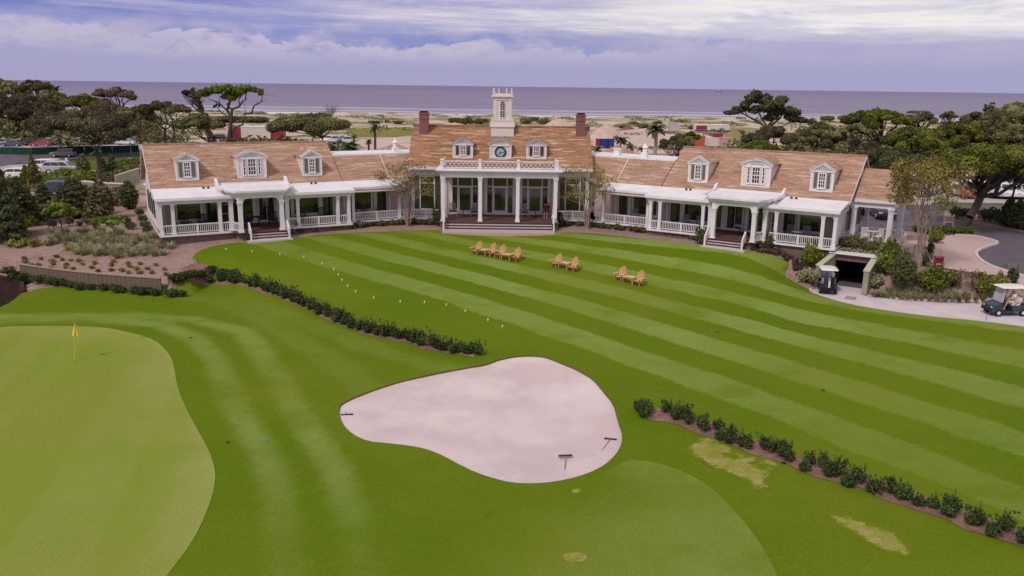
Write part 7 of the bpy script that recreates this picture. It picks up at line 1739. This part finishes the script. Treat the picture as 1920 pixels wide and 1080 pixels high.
# ------------------------------------------------------------------ site trailers, bins, fences, signs, boat
def box_px(name, label, cat, x0, x1, yb, h, d, mat, roofm=None, extras=None, rz=0, Y=None):
    A = G(x0, yb) if Y is None else uny(x0, yb, Y); B = G(x1, yb) if Y is None else uny(x1, yb, Y)
    w = np.hypot(*(B-A)[:2]); m = frame((A[0]+B[0])/2, (A[1]+B[1])/2+d/2, float(T((A[0]+B[0])/2, (A[1]+B[1])/2))+.05, rz)
    t = thing(name, label, cat, m); q = MB(); q.box(-w/2, w/2, -d/2, d/2, .25, h)
    n = int(w/.45)
    for i in range(n): x = -w/2+w*(i+.5)/n; q.box(x-.06, x+.06, -d/2-.03, -d/2, .35, h-.1)
    q.build('body', mat, m, t, bevel=.03); q = MB(); q.box(-w/2-.06, w/2+.06, -d/2-.06, d/2+.06, h+.002, h+.10); q.build('roof', roofm or mat, m, t)
    q = MB()
    for x in (-w*.4, w*.4): q.box(x-.15, x+.15, -d/2+.1, d/2-.1, 0, .25)
    q.build('skid', BLACK, m, t)
    if extras: extras(w, d, h, m, t)
    return t
REDM = pmat('trailer_red', (.30, .03, .07), (.24, .03, .05), .5, 3); ORG = pmat('container_orange', (.50, .12, .06), (.42, .10, .05), .6, 3); TWH = pmat('trailer_white', (.70, .64, .62), (.62, .56, .55), .5, 3); BLU = pmat('bin_blue', (.02, .05, .30), (.02, .04, .24), .4, 3)
def red_ends(w, d, h, m, t):
    for sx in (-1, 1): q = MB(); q.box(sx*(w/2+.01), sx*(w/2+2.2), -d/2, d/2, .3, h-.2); q.build('red_end_unit', REDM, m, t)
box_px('site_trailer', 'long white site trailer with red end units beyond the left ridge', 'trailer', 452, 509, 268, 3.0, 3.0, TWH, ROOFW, red_ends)
box_px('shed_trailer', 'white trailer roof beyond the fence left of the clubhouse', 'trailer', 216, 258, 264, 3.0, 4.0, TWH, ROOFW)
box_px('shed_trailer', 'white trailer seen between the oaks behind the left ridge', 'trailer', 300, 330, 262, 2.6, 3.0, TWH, ROOFW)
box_px('cargo_container', 'orange-red container behind the right ridge', 'container', 1306, 1320, 278, 2.2, 3.0, ORG)
box_px('cargo_container', 'white container with a red stack behind the right ridge', 'container', 1328, 1353, 277, 1.9, 2.6, TWH, ROOFW, lambda w, d, h, m, t: (lambda q: (q.box(-w*.1, w*.45, -d/2, d/2, h+.1, h+.9), q.build('red_stack', REDM, m, t)))(MB()))
box_px('cargo_container', 'small cream container right of the white one', 'container', 1355, 1372, 279, 2.0, 2.6, pmat('container_cream', (.55, .42, .34), (.45, .34, .28), .6, 3))
box_px('shed_trailer', 'long low white trailer with red end near the dunes', 'trailer', 1308, 1362, 247, 1.6, 3.0, TWH, ROOFW, lambda w, d, h, m, t: (lambda q: (q.box(-w/2+.2, -w/2+3, -d/2-.08, -d/2-.01, .4, h-.2), q.build('red_panel', REDM, m, t)))(MB()))
box_px('shed_trailer', 'grey-white shed on the sand beside the round bushy oak', 'shed', 1256, 1272, 249, 2.4, 3.0, pmat('shed_grey', (.48, .42, .48), (.4, .36, .4), .6, 3))
for i, (x0, x1, lab) in enumerate(((1118,1124,'dark end bin of the blue bin row'),(1125,1138,'left blue bin on the packed sand'),(1139,1151,'right blue bin on the packed sand'))): box_px('waste_bin', lab, 'bin', x0, x1, 279, 1.7, 1.6, BLU if i else REDM, BLACK if i else None)
def pile(label, x0, x1, yt, yb, mat, seed, name='sand_pile'):
    A = G(x0, yb); B = G(x1, yb); w = abs(B[0]-A[0]); Y = (A[1]+B[1])/2; h = uny((x0+x1)/2, yt, Y)[2]-float(T((A[0]+B[0])/2, Y)); g = np.random.default_rng(seed); q = MB(); n = 14; q.smooth = True; vs = []
    for i in range(n+1):
        for j in range(n+1):
            u, v = -1+2*i/n, -1+2*j/n; r = math.hypot(u, v); vs.append((u*w/2, v*w*.35, max(-.2, h*(1-r**1.3)*(1+.25*g.normal()*(r < .9)*.5))))
    q.add(vs, [(i*(n+1)+j, (i+1)*(n+1)+j, (i+1)*(n+1)+j+1, i*(n+1)+j+1) for i in range(n) for j in range(n)]); o = q.build(name, mat, frame((A[0]+B[0])/2, Y+1, float(T((A[0]+B[0])/2, Y)))); tag(o, label, 'pile')
SAND2 = pmat('heaped_sand', (.60, .45, .40), (.48, .35, .31), .95, .8, 5, bump=.6); REDE = pmat('red_earth', (.24, .10, .085), (.18, .075, .065), .95, 1, 5)
pile('long pale sand heap right of the right chimney', 1100, 1175, 232, 262, SAND2, 1); pile('dark reddish earth heap on the sand lot', 1160, 1198, 236, 244, REDE, 2); pile('pale sand heap between the cupola and the right chimney', 1010, 1085, 224, 240, SAND2, 3); pile('low grey sand heap beside the long heap', 1132, 1158, 236, 246, pmat('grey_sand', (.45, .38, .42), (.38, .32, .36), .95, 1), 4)
pile('olive scrubby mound behind the containers', 1345, 1410, 244, 268, pmat('scrub_mound', (.24, .20, .06), (.30, .22, .12), .95, .8, 6, bump=.6), 5, 'scrub_mound'); pile('pale sand dune crest left of the cupola', 800, 905, 231, 240, SAND2, 6)
FGREEN = pmat('green_windscreen', (.012, .055, .045), (.01, .04, .035), .8, 1.2, dirt=((.05, .10, .09), 2.5, .4))
def fence_px(label, pts, h, mat, name='construction_fence', posts=3.0):
    P = [G(x, y) for x, y in pts]; t = thing(name, label, 'fence', frame(*P[0])); q = MB(); p = MB(); r = MB()
    for a, b in zip(P[:-1], P[1:]):
        a = Vector(a); b = Vector(b); L = (b-a).length; n = max(1, int(L/posts)); d = (b-a)/L; s = Vector((-d.y, d.x, 0))*.02
        for i in range(n):
            u = a+d*L*i/n; w = a+d*L*(i+1)/n-d*.06; bl = math.sin(i*2.3)*.04
            q.add([u-s+Vector((0, 0, .08)), w-s+Vector((0, 0, .08)), w-s+Vector((0, 0, h+bl)), u-s+Vector((0, 0, h-bl)), u+s+Vector((0, 0, .08)), w+s+Vector((0, 0, .08)), w+s+Vector((0, 0, h+bl)), u+s+Vector((0, 0, h-bl))], [(0, 1, 2, 3), (7, 6, 5, 4), (0, 4, 5, 1), (3, 2, 6, 7), (0, 3, 7, 4), (1, 5, 6, 2)])
            p.tube(u, u+Vector((0, 0, h+.12)), .035, .035, 6)
    I = Matrix.Identity(4); q.build('screen_panels', mat, I, t); p.build('fence_posts', BLACK, I, t); return t
fence_px('long dark green construction fence in front of the left parking lot', [(-60,290),(60,291),(160,288),(262,286)], 1.2, FGREEN)
fence_px('dark green fence at the back of the left parking lot', [(-60,263),(40,262),(80,260)], 1.7, FGREEN)
def wall_px(label, pts, h, mat, name='garden_wall', th=.25):
    P = [G(x, y) for x, y in pts]; t = thing(name, label, 'wall', frame(*P[0])); q = MB(); c = MB()
    for a, b in zip(P[:-1], P[1:]):
        a = Vector(a); b = Vector(b); d = (b-a).normalized(); s = Vector((-d.y, d.x, 0))*th/2; k = s*1.3; Z = lambda z: Vector((0, 0, z))
        q.add([a-s+Z(-.4), b-s+Z(-.4), b+s+Z(-.4), a+s+Z(-.4), a-s+Z(h), b-s+Z(h), b+s+Z(h), a+s+Z(h)], [(0, 1, 5, 4), (1, 2, 6, 5), (2, 3, 7, 6), (3, 0, 4, 7), (4, 5, 6, 7), (0, 3, 2, 1)])
        c.add([a-k+Z(h+.003), b-k+Z(h+.003), b+k+Z(h+.003), a+k+Z(h+.003), a-k+Z(h+.09), b-k+Z(h+.09), b+k+Z(h+.09), a+k+Z(h+.09)], [(0, 1, 5, 4), (1, 2, 6, 5), (2, 3, 7, 6), (3, 0, 4, 7), (4, 5, 6, 7), (0, 3, 2, 1)])
    I = Matrix.Identity(4); q.build('wall_body', mat, I, t); c.build('wall_cap', TRIM, I, t); return t
PGRN = pmat('pale_green_boards', (.36, .36, .25), (.30, .30, .21), .7, 1.5); TAN = pmat('tan_stucco', (.30, .22, .17), (.24, .17, .13), .8, 2)
wall_px('pale green board screen behind the left gable end', [(218,356),(262,340)], 1.5, PGRN, 'board_screen', .1)
wall_px('tan garden wall with cream cap left of the gable end', [(158,372),(200,376),(238,378)], 1.7, TAN)
wall_px('low white wall behind the hollies', [(48,382),(75,378)], .9, TRIM)
wall_px('low white wall at the foot of the large crape myrtle', [(1668,468),(1712,474)], .45, TRIM, 'planter_wall', .3)
P = G(113, 325); m = frame(*P, 3); t = thing('sign_board', 'wooden notice board on two pale posts between the grey and silver cars', 'sign', m); q = MB()
for x in (-.95, .95): q.box(x-.12, x+.12, -.12, .12, 0, 1.95); 
q.build('post', TRIM, m, t); q = MB(); q.box(-.82, .82, -.05, .05, .7, 1.75); q.build('board', pmat('board_brown', (.24, .15, .10), (.19, .12, .08), .7, 3), m, t)
for i, (x, y) in enumerate(((-3.1, 5), (0, 5))): pass
P = G(246, 290); m = frame(*P); t = thing('lamp_post', 'slim grey lamp post near the end of the green fence', 'lamp post', m); q = MB(); q.tube((0, 0, 0), (0, 0, 3.2), .06, .04, 8); q.build('post', WCH, m, t); q = MB(); q.lathe([(.05, 3.2), (.16, 3.3), (.18, 3.5), (.05, 3.65)], n=8); q.build('lantern', BLACK, m, t)
# trawler on the horizon
P = uny(1350, 169.2, 4200); m = frame(P[0], 4200, -3.0, 10, 2.1); t = thing('fishing_boat', 'tiny fishing boat on the horizon right of the cupola', 'boat', m)
BT = pmat('boat_hull', (.20, .18, .28), (.16, .15, .24), .6, 2); q = MB(); q.extrude([(-9, 2.2), (-7, 0), (7, 0), (8, 1.6), (3, 1.6), (-4, 1.8)], lambda p: (p[0], -2, p[1]), lambda p: (p[0], 2, p[1])); q.build('hull', BT, m, t)
q = MB(); q.box(-4, 0, -1.5, 1.5, 1.85, 4.6); q.build('wheelhouse', PS, m, t); q = MB(); q.tube((1, 0, 1.6), (1, 0, 9), .2, .12, 6); q.tube((1, 0, 3), (6, 0, 8), .12, .1, 6); q.build('mast', BT, m, t)
